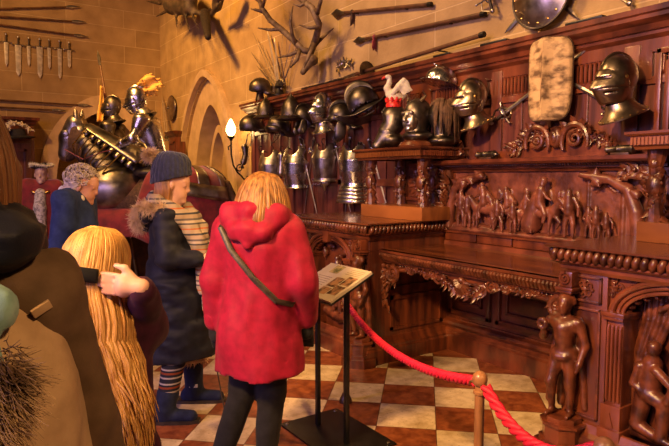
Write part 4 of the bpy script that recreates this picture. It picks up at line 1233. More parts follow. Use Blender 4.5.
# swords
def sword(label, a, b, m='steel', w=.018, hilt='cross', group=None, cat='sword', guard_w=.09, up=(1,0,0), name='sword', hook=None):
    """a pommel end, b tip"""
    a = Vector(a); b = Vector(b); d = (b-a); L = d.length; d.normalize()
    s = d.cross(Vector(up)).normalized(); u = s.cross(d).normalized()
    T = Matrix.Translation(a) @ Matrix(((*s,0),(*u,0),(*d,0),(0,0,0,1))).transposed()
    r = thing(name, label, cat, a, group=group)
    hl = .16 if hilt != 'dagger' else .12
    bl = MB(); z0 = hl; n = 8
    def fn(uu, v):
        q = uu*4; ww = w*(1-.35*v)*(1 if v < .9 else max(.02, (1-v)/.1)); th = .0045*(1-.3*v)
        P = [(-ww,0),(0,th),(ww,0),(0,-th),(-ww,0)]; i = min(3,int(q)); 
        return (P[i][0], P[i][1], z0 + (L-z0)*v)
    prof = []
    for v in np.linspace(0,1,n+1):
        ww = w*(1-.3*v) if v < .93 else w*.7*(1-v)/.07 + .0005; th = .0045*(1-.3*v)
        prof.append([(-ww,0,z0+(L-z0)*v),(0,th,z0+(L-z0)*v),(ww,0,z0+(L-z0)*v),(0,-th,z0+(L-z0)*v)])
    vs = [q for ring in prof for q in ring]; fs = []
    for i in range(n):
        for j in range(4): fs.append((4*i+j,4*i+(j+1)%4,4*i+4+(j+1)%4,4*i+4+j))
    fs.append((3,2,1,0))
    bl.add(vs, fs, T); bl.build('blade', M[m], r, smooth=20)
    MB().tube([(0,0,.03),(0,0,.08),(0,0,hl)], [.011,.014,.011], 8, M=T).build('grip', M['leather'], r)
    MB().ell((0,0,.02), (.022,.018,.024), T, 10).build('pommel', M['oldsteel'], r)
    g = MB()
    g.tube([(-guard_w,0,hl+.012),(-guard_w*.5,0,hl),(0,0,hl),(guard_w*.5,0,hl),(guard_w,0,hl+.012)], [.008,.008,.012,.008,.008], 8, M=T)
    for q in (-1,1): g.ell((q*guard_w,0,hl+.012), .011, T, 8)
    if hilt == 'basket':
        g.tube([(guard_w*.6,0,hl),(guard_w*.75,.01,hl-.07),(.01,.0,.02)], .006, 6, M=T)
        for q in (-1,1):
            g.tube([(.045*math.cos(t),q*.035*abs(math.sin(t))+q*.01,hl+.045*math.sin(t)) for t in np.linspace(-.6,3.7,12)], .006, 6, M=T)
        g.tube([(.055*math.cos(t),.055*math.sin(t),hl+.02) for t in np.linspace(0,2*PI,16)], .006, 6, M=T)
    g.build('guard', M['oldsteel'], r)
    if hook: MB().tube([T @ Vector((0,0,hl-.02)), (T @ Vector((0,0,hl-.02))) + Vector(hook)], .007, 6).build('hook', M['iron'], r)
    return r
SG = 'swords hanging on the panelling'
def px(x, y, X=3.93): return at(x, y, x=X)
sword('slim sword hanging between the bright ridged and the dull breastplate, tip to the right', px(299,136), px(317,214), m='blade', w=.017, hilt='basket', group=SG)
sword('sword hanging beside a ring hook, tip crossing to the left, hilt above the dull breastplate', px(314,137,3.95), px(304,213,3.95), 'oldsteel', w=.012, hilt='basket', group=SG)
sword('sword with curled dark hilt, blade slanting down right past the skirted breastplate', px(333,137,3.94), px(351,214,3.94), m='blade', w=.017, hilt='basket', group=SG)
sword('sword hanging nearly upright, hilt above the skirted breastplate', px(350,136,3.955), px(345,214,3.955), 'oldsteel', w=.016, hilt='basket', group=SG)
sword('sword half hidden behind the left carved shelf, dark hilt showing above it', px(368,138,3.955), px(388,211,3.955), m='blade', w=.016, hilt='basket', group=SG)
sword('rapier with dark curled hilt left of the tall weathered shield, blade behind it', px(490,124,3.92), px(593,44,3.945), 'oldsteel', w=.015, hilt='basket', guard_w=.1, group='crossed swords behind the tall shield')
sword('sword slanting from behind the tall shield to below the largest brass toned helmet', px(628,113,3.90), px(532,62,3.95), 'oldsteel', w=.015, hilt='basket', guard_w=.09, group='crossed swords behind the tall shield')
# iron hooks with rings
for i, (x, y) in enumerate(((262,150),(275,146),(283,150),(325,143))):
    q = px(x, y, 3.96); r = thing('hook', ['iron hook on the panelling behind the blonde hair','iron hook with a long chain above the leftmost breastplate','iron hook just left of the ridged breastplate','iron hook above the dull breastplate'][i], 'hook', q, group='iron hooks on the panelling')
    MB().tube([(0,0,.05),(-.04,0,.05),(-.05,0,.01),(-.03,0,-.02)], .006, 6).build('shank', M['iron'], r, local=True)
    m = MB()
    for j in range(5): m.tube([(-.03+.010*math.cos(t),.010*math.sin(t)*(j%2),-.03-.04*j+.02*math.sin(t)) if not j%2 else (-.03,.012*math.cos(t),-.03-.04*j+.022*math.sin(t)) for t in np.linspace(0,2*PI,9)], .004, 5)
    m.build('chain', M['iron'], r, local=True)

# tall weathered shield
p = at(550, 80.5, x=3.84); r = thing('shield', 'tall weathered tan pavise shield with rounded corners on the panelling', 'shield', p)
M['hideboard'] = mat('cracked_gesso', (.13,.075,.035), (.56,.38,.19), rough=.7, scale=13, stretch=(1,.6,1.3), bump=.6, bscale=40, contrast=(.38,.56), detail=12)
W2, H2 = .168, .30
out = []
for i in range(64):
    a = 2*PI*i/64; c, s = math.cos(a), math.sin(a); e = .32
    hw_ = W2*(1+.07*s); out.append((hw_*math.copysign(abs(c)**e, c), H2*math.copysign(abs(s)**.42, s)*1.0))
def shield_x(y, z): return -.06*(1-(y/W2)**2) - .05*math.exp(-(y/.022)**2)
rings = [1,.86,.66,.44,.24,.1]
vs = []; fs = []
for t in rings:
    for y, z in out: vs.append((shield_x(y*t, z*t), y*t, z*t))
vs.append((shield_x(0,0),0,0)); n = 64
for i in range(len(rings)-1):
    for j in range(n): fs.append((i*n+j, i*n+(j+1)%n, (i+1)*n+(j+1)%n, (i+1)*n+j))
for j in range(n): fs.append(((len(rings)-1)*n+j, (len(rings)-1)*n+(j+1)%n, len(vs)-1))
Tn = rotm('Z', 8)
MB().add(vs, fs, Tn).build('board', M['hideboard'], r, local=True, smooth=60, solid=.016)
MB().tube([Tn @ Vector((shield_x(y,z)+.004,y,z)) for y, z in out], .010, 6, closed=True).build('rim', M['hide'], r, local=True)
MB().tube([Tn @ Vector((shield_x(q,z)-.009,q,z)) for q, z in ((.026,-.285),(.024,-.1),(.026,.1),(.024,.285))], .006, 6).build('seam', M['hide'], r, local=True)
MB().tube([(.0,0,.2),(.13,0,.22)], .012, 6).build('peg', M['iron'], r, local=True)

# round shield with crossed blades above, and a pole behind
p = at(541, -6, x=3.96); r = thing('shield', 'round dark steel shield hanging on the stone above the tall weathered shield', 'shield', p)
T = trs((0,0,0), 0, -90, 0) @ Matrix.Identity(4)
MB().lathe([(.265,0),(.262,.012),(.235,.022),(.19,.05),(.12,.075),(.05,.088),(.045,.10),(.02,.115),(0,.118)], T, 40).build('plate', M['oldsteel'], r, local=True, smooth=40)
MB().tube([(0-.008,.26*math.cos(t),.26*math.sin(t)) for t in np.linspace(0,2*PI,41)[:-1]], .012, 6, closed=True).build('rim', M['darksteel'], r, local=True)
b = MB()
for i in range(16): t = 2*PI*i/16; b.ell((-.028,.225*math.cos(t),.225*math.sin(t)), .011, n=6)
islands(b, 'rivet', M['brass'], r)
sword('broad blade sticking out at lower left behind the round steel shield', at(569,-40,x=4.03), at(504,34,x=4.03), w=.025, group='blades behind the round shield')
sword('brown sheathed blade sticking out at lower right behind the round steel shield', at(512,-40,x=4.0), at(579,19,x=4.0), 'bronze', w=.025, group='blades behind the round shield')
a, b = at(540,-30,x=4.015), at(539,44,x=4.0)
pl = MB().tube([a, b], .012, 8).build('pole', M['brass']); tag(pl, 'thin pale upright pole behind the round steel shield', 'pole')

# pieces cut by the top edge
sword('dark sword hilt at the top edge left of the round steel shield', at(493,13,x=3.98), at(470,-70,x=4.0), 'darksteel', hilt='basket', guard_w=.14, w=.03)
sword('dark sword hilt at the top edge right of the round steel shield', at(629,6,x=3.98), at(640,-80,x=4.0), 'darksteel', hilt='basket', guard_w=.14, w=.03)

# spears on the stone above the panelling
def spear(label, a, b, head=.22, hw_=.03, r0=.016, tassel=None, group=None, m='shaft', disc=False, butt=True):
    """a head end, b butt"""
    a = Vector(a); b = Vector(b); d = (b-a).normalized(); s = d.cross(Vector((1,0,0))).normalized(); u = s.cross(d).normalized()
    r = thing('spear', label, 'spear', a, group=group)
    n = a + d*head
    MB().tube([n - d*.03, n + (b-n)*.5, b], [r0*.9, r0, r0*1.05], 10).build('shaft', M[m], r)
    T = Matrix.Translation(a) @ Matrix(((*s,0),(*u,0),(*d,0),(0,0,0,1))).transposed()
    MB().tube([(0,0,0),(0,0,head*.35),(0,0,head*.62),(0,0,head*.75),(0,0,head)], [.001,hw_,hw_*.55,r0*.9,r0*1.15], 10, .35, M=T, up=(0,1,0)).build('head', M['oldsteel'], r)
    if tassel:
        t = MB(); q = n + d*.12; rg = random.Random(int(abs(a.y)*100))
        for i in range(16):
            w = s*rg.uniform(-.02,.02) + u*rg.uniform(-.02,.02); t.tube([q+w*.3, q + w + Vector((0,0,-.06)), q + w*1.6 + Vector((0,0,-.13))], [.010,.013,.003], 5)
        t.ell(q, .028, n=8); t.build('tassel', M[tassel], r)
    if disc: MB().lathe([(.02,0),(.10,.06),(.105,.062),(.025,.03)], T @ Matrix.Translation((0,0,head+.12)), 18).build('vamplate', M['darksteel'], r)
    if butt: MB().tube([b, b + d*.05], [r0*1.3, r0*1.3], 10).build('butt_cap', M['iron'], r)
    for t in (.3,.8):
        q = a + (b-a)*t; MB().tube([q + Vector((.0,0,-.02)), Vector((XW,q.y,q.z-.02))], .007, 6).build('bracket', M['iron'], r)
    return r
XS = 4.01
SPG = 'spears on the stone above the panelling'
spear('short spear with broad leaf head, topmost on the stone above the panelling', at(331,14,x=XS), at(428,4.5,x=XS), .32, .055, .018, 'hide', SPG)
spear('long spear with a red tassel, middle of three on the stone above the panelling', at(353,41.5,x=XS), at(481,14.5,x=XS), .28, .045, .019, 'red', SPG)
spear('long lance with a spiked point and dark hand guard, lowest of three above the panelling', at(321,85,x=3.93), at(480,35.5,x=3.93), .75, .022, .02, None, SPG, disc=True)
q = at(345, 64, x=4.02); cl = MB(); rg = random.Random(2)
acanthus(cl, [(q.x,q.y+.2,q.z-.05),(q.x,q.y,q.z+.03),(q.x,q.y-.12,q.z-.02)], rg, .06); cl.tube([(4.06,q.y,q.z),(q.x,q.y,q.z)], .02, 6)
tag(cl.build('spearhead', M['oldsteel']), 'jagged brown weapon head on the stone above the lowest lance', 'spearhead')

# slim black light fittings lying on the cornice
def fitting(x0, x1, y, lab):
    a, b = at(x0, y, x=3.90), at(x1, y, x=3.90); yc_ = (a.y+b.y)/2; hl = abs(a.y-b.y)/2
    o = MB().box((3.87,yc_-hl,2.713),(3.93,yc_+hl,2.733),.006).box((3.885,yc_-hl*.8,2.705),(3.925,yc_-hl*.7,2.712)).box((3.885,yc_+hl*.7,2.705),(3.925,yc_+hl*.8,2.712)).build('strip_light', M['blackpaint'], smooth=25)
    tag(o, lab, 'strip light', 'black strip lights on the cornice')
fitting(303,343,80,'slim black strip light on the cornice right of the fan of blades')
fitting(435,451,59,'slim black strip light on the cornice left of the round shield, below the lance butt')
fitting(482,508,47,'slim black strip light on the cornice just left of the tall shield')
fitting(567,604,28,'slim black strip light on the cornice just right of the tall shield')

# fan of blades standing on the cornice
c0 = Vector((3.93, 7.12, 2.715))
o = MB().lathe([(.10,0),(.10,.02),(.06,.04),(.05,.10),(.07,.13),(.03,.16),(0,.165)], Matrix.Translation(c0), 18).build('blade_stand', M['iron']); tag(o, 'dark iron stand on the cornice holding a fan of blades', 'stand')
tips = [(253,33),(251,52),(257,66),(267.5,31),(274.5,38),(283,30),(291,41),(297,50),(300,38),(262,44)]
names = ['far left thin','lowest left thin','short left thin','tall bright','bright shorter','tall dark middle','right middle thin','lowest right thin','far right thin','inner left thin']
for i, (x, y) in enumerate(tips):
    t = at(x, y, x=4.0); d = (t - c0).normalized()
    sword(names[i] + ' blade of the fan standing on the cornice', c0 + d*.05 + Vector((.0,0,.04)), t, 'blade' if i in (3,4) else 'darksteel', w=.026 if i in (3,4) else .008, hilt='dagger', guard_w=.05, group='blades in the fan', name='rapier', cat='sword')

# ---- antlers
def antler_beam(m, pts, rs, M_=None): m.tube(pts, rs, 8, M=M_)
p = at(312, 60, x=3.85); r = thing('stag_antlers', 'huge branching stag antlers on the stone right of the fan of blades', 'antlers', p)
T = rotm('Z', 0)
def bm_pts(l): 
    o = []
    for x, y, X in l: o.append(at(x, y, x=X))
    return o
def atube(m, p, rs, n): m.tube(p, [q*1.4 for q in rs], n)
for q in (0,1):
    m = MB()
    if q == 0:
        atube(m, bm_pts([(311,52,3.86),(303,50,3.78),(293,40,3.70),(281,29,3.66),(270,20,3.62),(262,8,3.6),(256,-10,3.6)]), [.032,.030,.027,.027,.026,.024,.018], 9)
        atube(m, bm_pts([(303,49,3.78),(290,55,3.66),(277,58,3.62)]), [.022,.016,.004], 7)
        atube(m, bm_pts([(300,48,3.76),(297,60,3.64),(290,68,3.6)]), [.022,.016,.004], 7)
        atube(m, bm_pts([(281,29,3.66),(270,30,3.56),(258,28,3.52)]), [.020,.015,.004], 7)
        atube(m, bm_pts([(264,12,3.6),(256,10,3.54),(251,9,3.5)]), [.020,.013,.004], 7)
        atube(m, bm_pts([(262,8,3.6),(266,-4,3.54),(266,-16,3.5)]), [.020,.013,.004], 7)
        atube(m, bm_pts([(258,0,3.6),(254,-2,3.6),(252,-12,3.6)]), [.018,.012,.004], 7)
    else:
        atube(m, bm_pts([(311,52,3.86),(316,38,3.76),(319,24,3.68),(312,8,3.62),(302,0,3.6),(292,-6,3.6)]), [.032,.030,.028,.028,.024,.018], 9)
        atube(m, bm_pts([(319,27,3.68),(310,28,3.6),(299,25,3.55)]), [.02,.015,.004], 7)
        atube(m, bm_pts([(315,42,3.78),(308,58,3.66),(304,68,3.62)]), [.022,.016,.004], 7)
        atube(m, bm_pts([(317,14,3.66),(321,0,3.6),(320,-14,3.6)]), [.02,.015,.004], 7)
        atube(m, bm_pts([(306,3,3.6),(300,6,3.55),(293,4,3.5)]), [.02,.013,.004], 7)
        atube(m, bm_pts([(296,45,3.72),(292,34,3.64),(290,22,3.6),(293,6,3.62)]), [.018,.016,.013,.004], 7)
        atube(m, bm_pts([(315,45,3.8),(324,36,3.86),(334,28,3.9)]), [.02,.015,.004], 7)
    m.build('antler', M['bone'], r, smooth=180)
f = SDF(.02).ell((0,0,0), (.08,.07,.07)).cap((-.03,0,-.02),(-.13,.0,-.16),.06,.035); mk(f, .012, Matrix.Identity(4)).build('skull', M['bone'], r, local=True, smooth=180)

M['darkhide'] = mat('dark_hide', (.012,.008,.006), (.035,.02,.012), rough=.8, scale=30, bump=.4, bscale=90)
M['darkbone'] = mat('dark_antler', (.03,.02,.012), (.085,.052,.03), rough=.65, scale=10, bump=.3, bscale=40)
p = at(207, 22, x=3.75); r = thing('moose_antlers', 'broad palmate antlers with dark skull high in the corner of the stone walls', 'antlers', p)
def PX(x, y, X): return tuple(at(x, y, x=X) - p)
f = SDF(.05)
for a, b, ra, rb in (((201,14,3.7),(190,8,3.6),.07,.09),((190,8,3.6),(172,6,3.5),.14,.17),((190,0,3.6),(176,-12,3.5),.15,.17),((172,6,3.5),(160,-6,3.45),.15,.1),((168,10,3.5),(154,18,3.4),.06,.02),((160,3,3.45),(146,1,3.4),.07,.02),((176,14,3.5),(177,30,3.4),.05,.015),((185,14,3.55),(190,34,3.45),.05,.015),((192,14,3.6),(200,33,3.5),.045,.012)):
    f.cap(PX(*a), PX(*b), ra*(.85 if ra > .08 else .6), rb*(.85 if ra > .08 else .6))
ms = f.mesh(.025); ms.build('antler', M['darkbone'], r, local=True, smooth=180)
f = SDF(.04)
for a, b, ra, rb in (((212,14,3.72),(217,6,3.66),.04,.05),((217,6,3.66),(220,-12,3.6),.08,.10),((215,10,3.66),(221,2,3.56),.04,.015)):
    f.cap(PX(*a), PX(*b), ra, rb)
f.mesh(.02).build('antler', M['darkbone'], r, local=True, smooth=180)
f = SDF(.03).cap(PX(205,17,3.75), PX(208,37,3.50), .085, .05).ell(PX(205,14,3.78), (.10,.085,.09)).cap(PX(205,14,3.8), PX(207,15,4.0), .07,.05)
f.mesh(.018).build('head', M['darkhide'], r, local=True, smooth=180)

# ---- wall lamp
r = thing('wall_lamp', 'lit flame shaped glass wall lamp on a curled iron bracket beside the panelling', 'lamp', (XW, 8.36, 1.95))
MB().lathe([(.022,-.10),(.05,-.075),(.075,-.03),(.07,.03),(.045,.09),(.02,.14),(.004,.16),(0,.161)], Matrix.Translation(LAMP), 20).build('shade', M['flame'], r, smooth=60)
MB().lathe([(0,-.18),(.02,-.175),(.025,-.15),(.055,-.125),(.06,-.105),(.03,-.10),(0,-.10)], Matrix.Translation(LAMP), 16).build('holder', M['iron'], r)
m = MB(); L0 = LAMP
m.tube([L0+Vector((0,0,-.17)), L0+Vector((0,0,-.38)), L0+Vector((.03,0,-.55)), L0+Vector((.10,0,-.66)), L0+Vector((.17,-.0,-.72)), L0+Vector((.24,0,-.80)), L0+Vector((.28,0,-.95))], .014, 8)
m.tube([L0+Vector((.0,0,-.24)), L0+Vector((-.05,0,-.27)), L0+Vector((-.04,0,-.32))], .010, 6)
m.spiral((0,0,0), .07, .012, 1.5, 0, .012, Matrix.Translation(L0+Vector((.14,0,-.60))) @ rotm('X', 90), n=6)
m.build('bracket', M['iron'], r)
MB().ell((XW-.02,8.36,LAMP.z-.85), (.03,.06,.14), n=14).build('wall_plate', M['iron'], r)
# armour pieces hanging beside the lamp, at the end of the panelling
p = at(245, 158, x=3.9); r = thing('gauntlet', 'dark steel gauntlet hanging at the panelling end below the lowest round helmet', 'gauntlet', p)
f = SDF(.012).chain([(0,0,.16),(0,-.02,.06),(-.02,-.02,-.02)],[.055,.04,.045]); f.ell((-.03,-.01,-.06),(.05,.05,.055))
for k in range(4): f.chain([(-.055+.012*k,-.035+.025*k,-.08),(-.075+.012*k,-.035+.025*k,-.13),(-.05+.012*k,-.035+.025*k,-.16)],[.015,.014,.010],.004)
mk(f, .008, Matrix.Identity(4)).build('cuff', M['darksteel'], r, local=True, smooth=60)
MB().tube([(0,0,.15),(.03,-.05,.36),(.1,-.06,.38)], .008, 6).build('strap', M['leather'], r, local=True)

# ---- small turned barrels on the ledge
for x, y, lab in ((537,0,''),):
    pass
for px_, py_, lab in ((622,143,'small dark model cannon on the ledge under the largest brass toned helmet'),(487,149,'small dark model cannon on the ledge left of the carved cresting')):
    q = at(px_, py_, x=3.80); z = 1.775
    r = thing('model_cannon', lab, 'model cannon', (3.80, q.y, 1.748), group='small model cannons on the ledge')
    T = Matrix.Translation((3.80,q.y,z+.012)) @ rotm('X', 90)
    MB().lathe([(.012,-.115),(.02,-.11),(.024,-.10),(.02,-.085),(.026,-.03),(.03,-.02),(.027,-.01),(.03,.06),(.034,.07),(.034,.085),(.02,.095),(.012,.115),(0,.12)], T, 14).build('barrel', M['darksteel'], r)
    MB().box((3.775,q.y-.06,1.745),(3.825,q.y+.07,1.765),.005).build('carriage', M['dark'], r, smooth=25)

# ---- end wall: hanging swords, spears, cupboard with plumed hat
YW = YE
xs = [(6,33,66,.020,'blade'),(18,36,76,.030,'blade'),(28.5,37,66,.017,'blade'),(39.5,38,78,.030,'blade'),(49,39,69,.018,'blade'),(59.5,40,79,.022,'blade'),(69,41.5,68,.02,'blade')]
for i, (x, y0, y1, w_, mm) in enumerate(xs):
    sword(['leftmost sword in the row on the end wall','broad bright sword, second from the left in the row','slim short sword between the two broad bright ones','broad bright sword, fourth from the left in the row','short sword, fifth from the left in the row','long dull sword, second from the right in the row','rightmost sword in the row on the end wall'][i] , at(x, y0, y=YW-.04), at(x+.6, y1, y=YW-.04), mm, w=w_*1.8, hilt='cross', guard_w=.10, group='swords in a row on the end wall', up=(0,1,0), hook=(0,.04,0))
def spear_end(label, a, b, head=.2):
    a = at(*a, y=YW-.05); b = at(*b, y=YW-.05); d = (b-a).normalized()
    r = thing('spear', label, 'spear', a, group='spears on the end wall')
    MB().tube([a - d*.0, b], [.016,.018], 8).build('shaft', M['shaft'], r)
    MB().tube([a, a - d*.1, a - d*.28], [.02,.034,.002], 8, .4, up=(0,1,0)).build('head', M['oldsteel'], r)
    for t in (.15,.6): q = a + (b-a)*t; MB().tube([q, Vector((q.x,YW,q.z))], .008, 6).build('bracket', M['iron'], r)
spear_end('topmost spear on the end wall above the row of swords', (66,7), (-30,9.5))
spear_end('second spear from the top on the end wall', (72,21.3), (-30,14.5))
spear_end('slanting third spear, just above the row of swords', (74,35), (-30,20.5))
spear_end('long spear below the row of swords, with a cross spike', (78,105), (-30,98))
spear_end('short lower spear just above the cupboard', (52,110), (-30,105.5))
q = at(50,105,y=YW-.05); MB()
r = thing('cupboard', 'tall dark wooden cupboard with overhanging cornice against the end wall', 'cupboard', (1.0, 12.4, 0))
x0c, x1c = .2, 1.5
MB().box((x0c,12.2,0),(x1c,YW-.005,2.60),.01).build('body', M['wood'], r, smooth=25)
MB().sweep([(0,2.56),(.03,2.58),(.04,2.62),(.09,2.65),(.10,2.70),(.0,2.71)], [(x1c,YW-.005),(x1c,12.2),(x0c,12.2),(x0c,YW-.005)][::-1] if False else [(x0c,YW-.005),(x0c,12.2),(x1c,12.2),(x1c,YW-.005)]).build('cornice', M['wood'], r, smooth=25)
m = MB()
for k in range(14): m.tube([(x0c+.08+k*.085,12.195,2.32),(x0c+.08+k*.085,12.19,2.48)], .02, 6)
m.build('fluted_frieze', M['plank'], r)
for k in range(2):
    a = x0c+.06+.6*k; dd = MB().box((a,12.175,.15),(a+.57,12.2,2.22),.008)
    for (u0,u1,w0,w1) in ((a+.06,a+.51,.3,.36),(a+.06,a+.51,2.06,2.12),(a+.06,a+.12,.3,2.12),(a+.45,a+.51,.3,2.12)): dd.box((u0,12.155,w0),(u1,12.18,w1),.008)
    do = dd.build('door', M['plank'], r, smooth=25); MB().ell((a+(.53 if k == 0 else .04),12.15,1.2), .02, n=8).build('knob', M['brass'], do)
p = at(18.5, 138, y=12.02); r = thing('plumed_hat', 'black brimmed hat with a white ostrich plume in front of the cupboard', 'hat', p)
MB().lathe([(.27,-.01),(.275,.0),(.2,.02),(.14,.03),(.135,.12),(.11,.16),(0,.165)], rotm('Y', -6), 26).build('crown', M['black'], r, local=True, smooth=50, solid=.006)
f = MB(); rg = random.Random(8)
spine = [Vector((.20,-.05,.12)), Vector((.10,-.10,.20)), Vector((-.02,-.12,.24)), Vector((-.12,-.12,.22)), Vector((-.19,-.12,.13))]
for i in range(90):
    t = rg.random()*3.99; k = int(t); q = spine[k] + (spine[k+1]-spine[k])*(t-k)
    dv = Vector((rg.uniform(-.5,.5), rg.uniform(-.6,.3), rg.uniform(-.2,1))).normalized()*rg.uniform(.06,.12)
    f.tube([q, q+dv*.6, q+dv + Vector((-.02,0,-.03))], [.012,.014,.003], 5)
f.build('plume', M['white'], r, local=True, smooth=180)
MB().tube([(0,0,.0),(0,.17,.02)], .015, 6).build('peg', M['iron'], r, local=True)

# ---- round target and small carved case on the side wall by the corner
p = at(171.5, 108, x=4.0); r = thing('shield', 'small round steel target on the side wall near the corner', 'shield', p)
T = rotm('Y', -90)
MB().lathe([(.25,0),(.25,.015),(.20,.03),(.1,.055),(.03,.07),(.02,.10),(0,.105)], T, 30).build('plate', M['oldsteel'], r, local=True, smooth=40)
MB().tube([(-.005,.245*math.cos(t),.245*math.sin(t)) for t in np.linspace(0,2*PI,33)[:-1]], .012, 6, closed=True).build('rim', M['darksteel'], r, local=True)
a = at(178, 130, x=3.9); r = thing('wall_case', 'narrow carved wooden case on the side wall below the round target', 'case', (3.97, a.y, 1.5))
MB().box((3.85,a.y-.0,1.0),(XW-.005,a.y+.42,2.42),.01).build('body', M['wood'], r, smooth=25)
MB().sweep([(0,2.38),(.03,2.42),(.06,2.46),(.07,2.5),(0,2.51)], [(XW-.005,a.y+.42),(3.85,a.y+.42),(3.85,a.y),(XW-.005,a.y)]).build('cornice', M['wood'], r, smooth=25)
m = MB(); raised_frame(m, 3.85, a.y+.05, a.y+.37, 1.1, 2.3, .05, .02); m.build('door', M['plank'], r, smooth=25)
for i, (x0, x1) in enumerate(((161.8,166),(163.8,168))):
    sword(['bright blade leaning behind the knight, nearest the corner of the walls','second bright blade leaning behind the knight, left of the carved case'][i], at(x1,141,x=3.8), at(x0,95+6*i,x=4.0), 'blade', w=.03, group='bright blades by the corner')
# ------------------------------------------------------------------ armoured horse and knights
HRZ = 55.4
HP = (2.515, 8.575, 0)
hs = thing('armoured_horse', 'display horse in steel plate armour and crimson cloth, carrying the plumed knight', 'horse', HP, HRZ)
def horse_sdf(g=0.):
    f = SDF(.06)
    f.chain([(0,-.80,1.30),(0,-.1,1.22),(0,.55,1.30)], [.40+g,.37+g,.37+g])
    f.cap((0,.50,1.50), (0,.90,2.12), .34+g, .17+g, .1); f.cap((0,.86,2.0), (0,1.0,2.30), .20+g, .13+g)
    return f
f = horse_sdf()
f.chain([(0,1.0,2.33),(0,1.10,2.16),(0,1.16,1.93)], [.135,.125,.085]).cap((0,.95,2.22),(0,1.03,2.05),.14,.11); f.ell((0,1.15,1.90),(.08,.09,.075))
for q in (-1,1):
    f.cap((q*.06,.95,2.40),(q*.075,.96,2.54),.035,.012,.02)
    f.chain([(q*.2,.55,1.1),(q*.18,.60,.62),(q*.18,.57,.12),(q*.18,.61,.05)], [.16,.085,.06,.075], .05)
    f.chain([(q*.22,-.85,1.15),(q*.2,-.95,.68),(q*.19,-.88,.15),(q*.19,-.85,.05)], [.2,.085,.06,.075], .05)
f.chain([(0,-1.17,1.5),(0,-1.27,1.2),(0,-1.25,.75)], [.06,.09,.04])
f.mesh(.03).build('body', M['hide'], hs, local=True, smooth=180)
M['barding'] = mat('barding_steel', (.20,.175,.15), (.40,.36,.32), rough=.34, metal=1, scale=7, rvar=.12, bump=.15, bscale=18)
# face plate, neck plates, chest plate
f = SDF(.03).chain([(0,1.01,2.36),(0,1.12,2.16),(0,1.18,1.93)], [.15,.142,.108]).cap((0,.94,2.24),(0,1.03,2.06),.155,.125); f.box((0,.66,2.05),(.3,.16,.5),op='-',k=.01)
for q in (-1,1): f.ell((q*.10,1.12,2.22),(.045,.06,.045),op='-',k=.01)
f.cap((0,1.19,2.3),(0,1.22,2.0),.02,.012,.03)
f.mesh(.016).build('face_plate', M['barding'], hs, local=True, smooth=60)
for q in (-1,1):
    MB().lathe([(.05,0),(.045,.05),(.03,.12),(.005,.17),(0,.171)], trs((q*.075,.97,2.42),0,0,q*6), 12).build('ear_guard', M['barding'], hs, local=True)
    m = MB().lathe([(.055,0),(.06,.02),(.05,.04),(.02,.05)], trs((q*.118,1.12,2.22),0,90*q,0), 14); m.build('eye_guard', M['barding'], hs, local=True)
rows = 8
SDF(.03).cap((0,.44,1.50),(0,.86,2.08),.37,.20).mesh(.024).build('neck_guard', M['darksteel'], hs, local=True, smooth=60)
cw = MB()
def crest(u, v):
    t = -.05+1.08*v; a = .62 + u*(PI-1.24)
    c = Vector((0,.24+.68*t,1.62+.58*t)); up = Vector((0,-.58,.68)).normalized(); R = (.435-.215*t)
    return tuple(c + Vector((math.cos(a)*R*.92,0,0)) + up*(math.sin(a)*R))
cw.grid(crest, 18, 16).build('crest_plate', M['barding'], hs, local=True, smooth=60, solid=.010)
cr_ = MB()
for j in range(rows):
    t0, t1 = j/rows, (j+.7)/rows
    def fn(u, v):
        t = t0 + (t1-t0)*v; a = .35 + u*(PI-.70)
        c = Vector((0,.24+.68*t,1.62+.58*t)); d = Vector((0,.68,.58)).normalized(); up = Vector((0,-.58,.68)).normalized()
        R = (.40-.20*t)*(1+.03*(1-v))
        return tuple(c + Vector((math.cos(a)*R*.92,0,0)) + up*(math.sin(a)*R))
    cr_.grid(fn, 18, 2)
cr_.build('neck_plates', M['barding'], hs, local=True, smooth=40, solid=.008)
for q in (-1,1):
    g = MB()
    for j in range(6):
        t = .12+.14*j
        c = Vector((0,.30+.68*t,1.60+.55*t)); R = .42-.20*t
        g.tube([c + Vector((q*R*.80,-.30*R,.25)), c + Vector((q*R*1.02,.1,.0)), c + Vector((q*R*.9,.35*R,-.12))], .020, 6, .5)
    g.build('gilt_straps', M['brass'], hs, local=True)
f = SDF(.05).ell((0,.50,1.42), (.47,.54,.42)).cap((0,.9,1.42),(0,.9,1.1),.2,.16,.1)
f.box((0,-.2,1.3),(.6,.24,.6),op='-',k=.02); f.box((0,.6,.75),(.7,.7,.24),op='-',k=.02)
f.mesh(.026).build('chest_plate', M['barding'], hs, local=True, smooth=60)
for q in (-1,1):
    T = trs((q*.40,.72,1.34), -35*q, 90*q, 0)
    MB().lathe([(.15,0),(.15,.02),(.12,.05),(.06,.065),(.055,.09),(.03,.11),(0,.115)], T, 24).build('boss', M['barding'], hs, local=True, smooth=40)
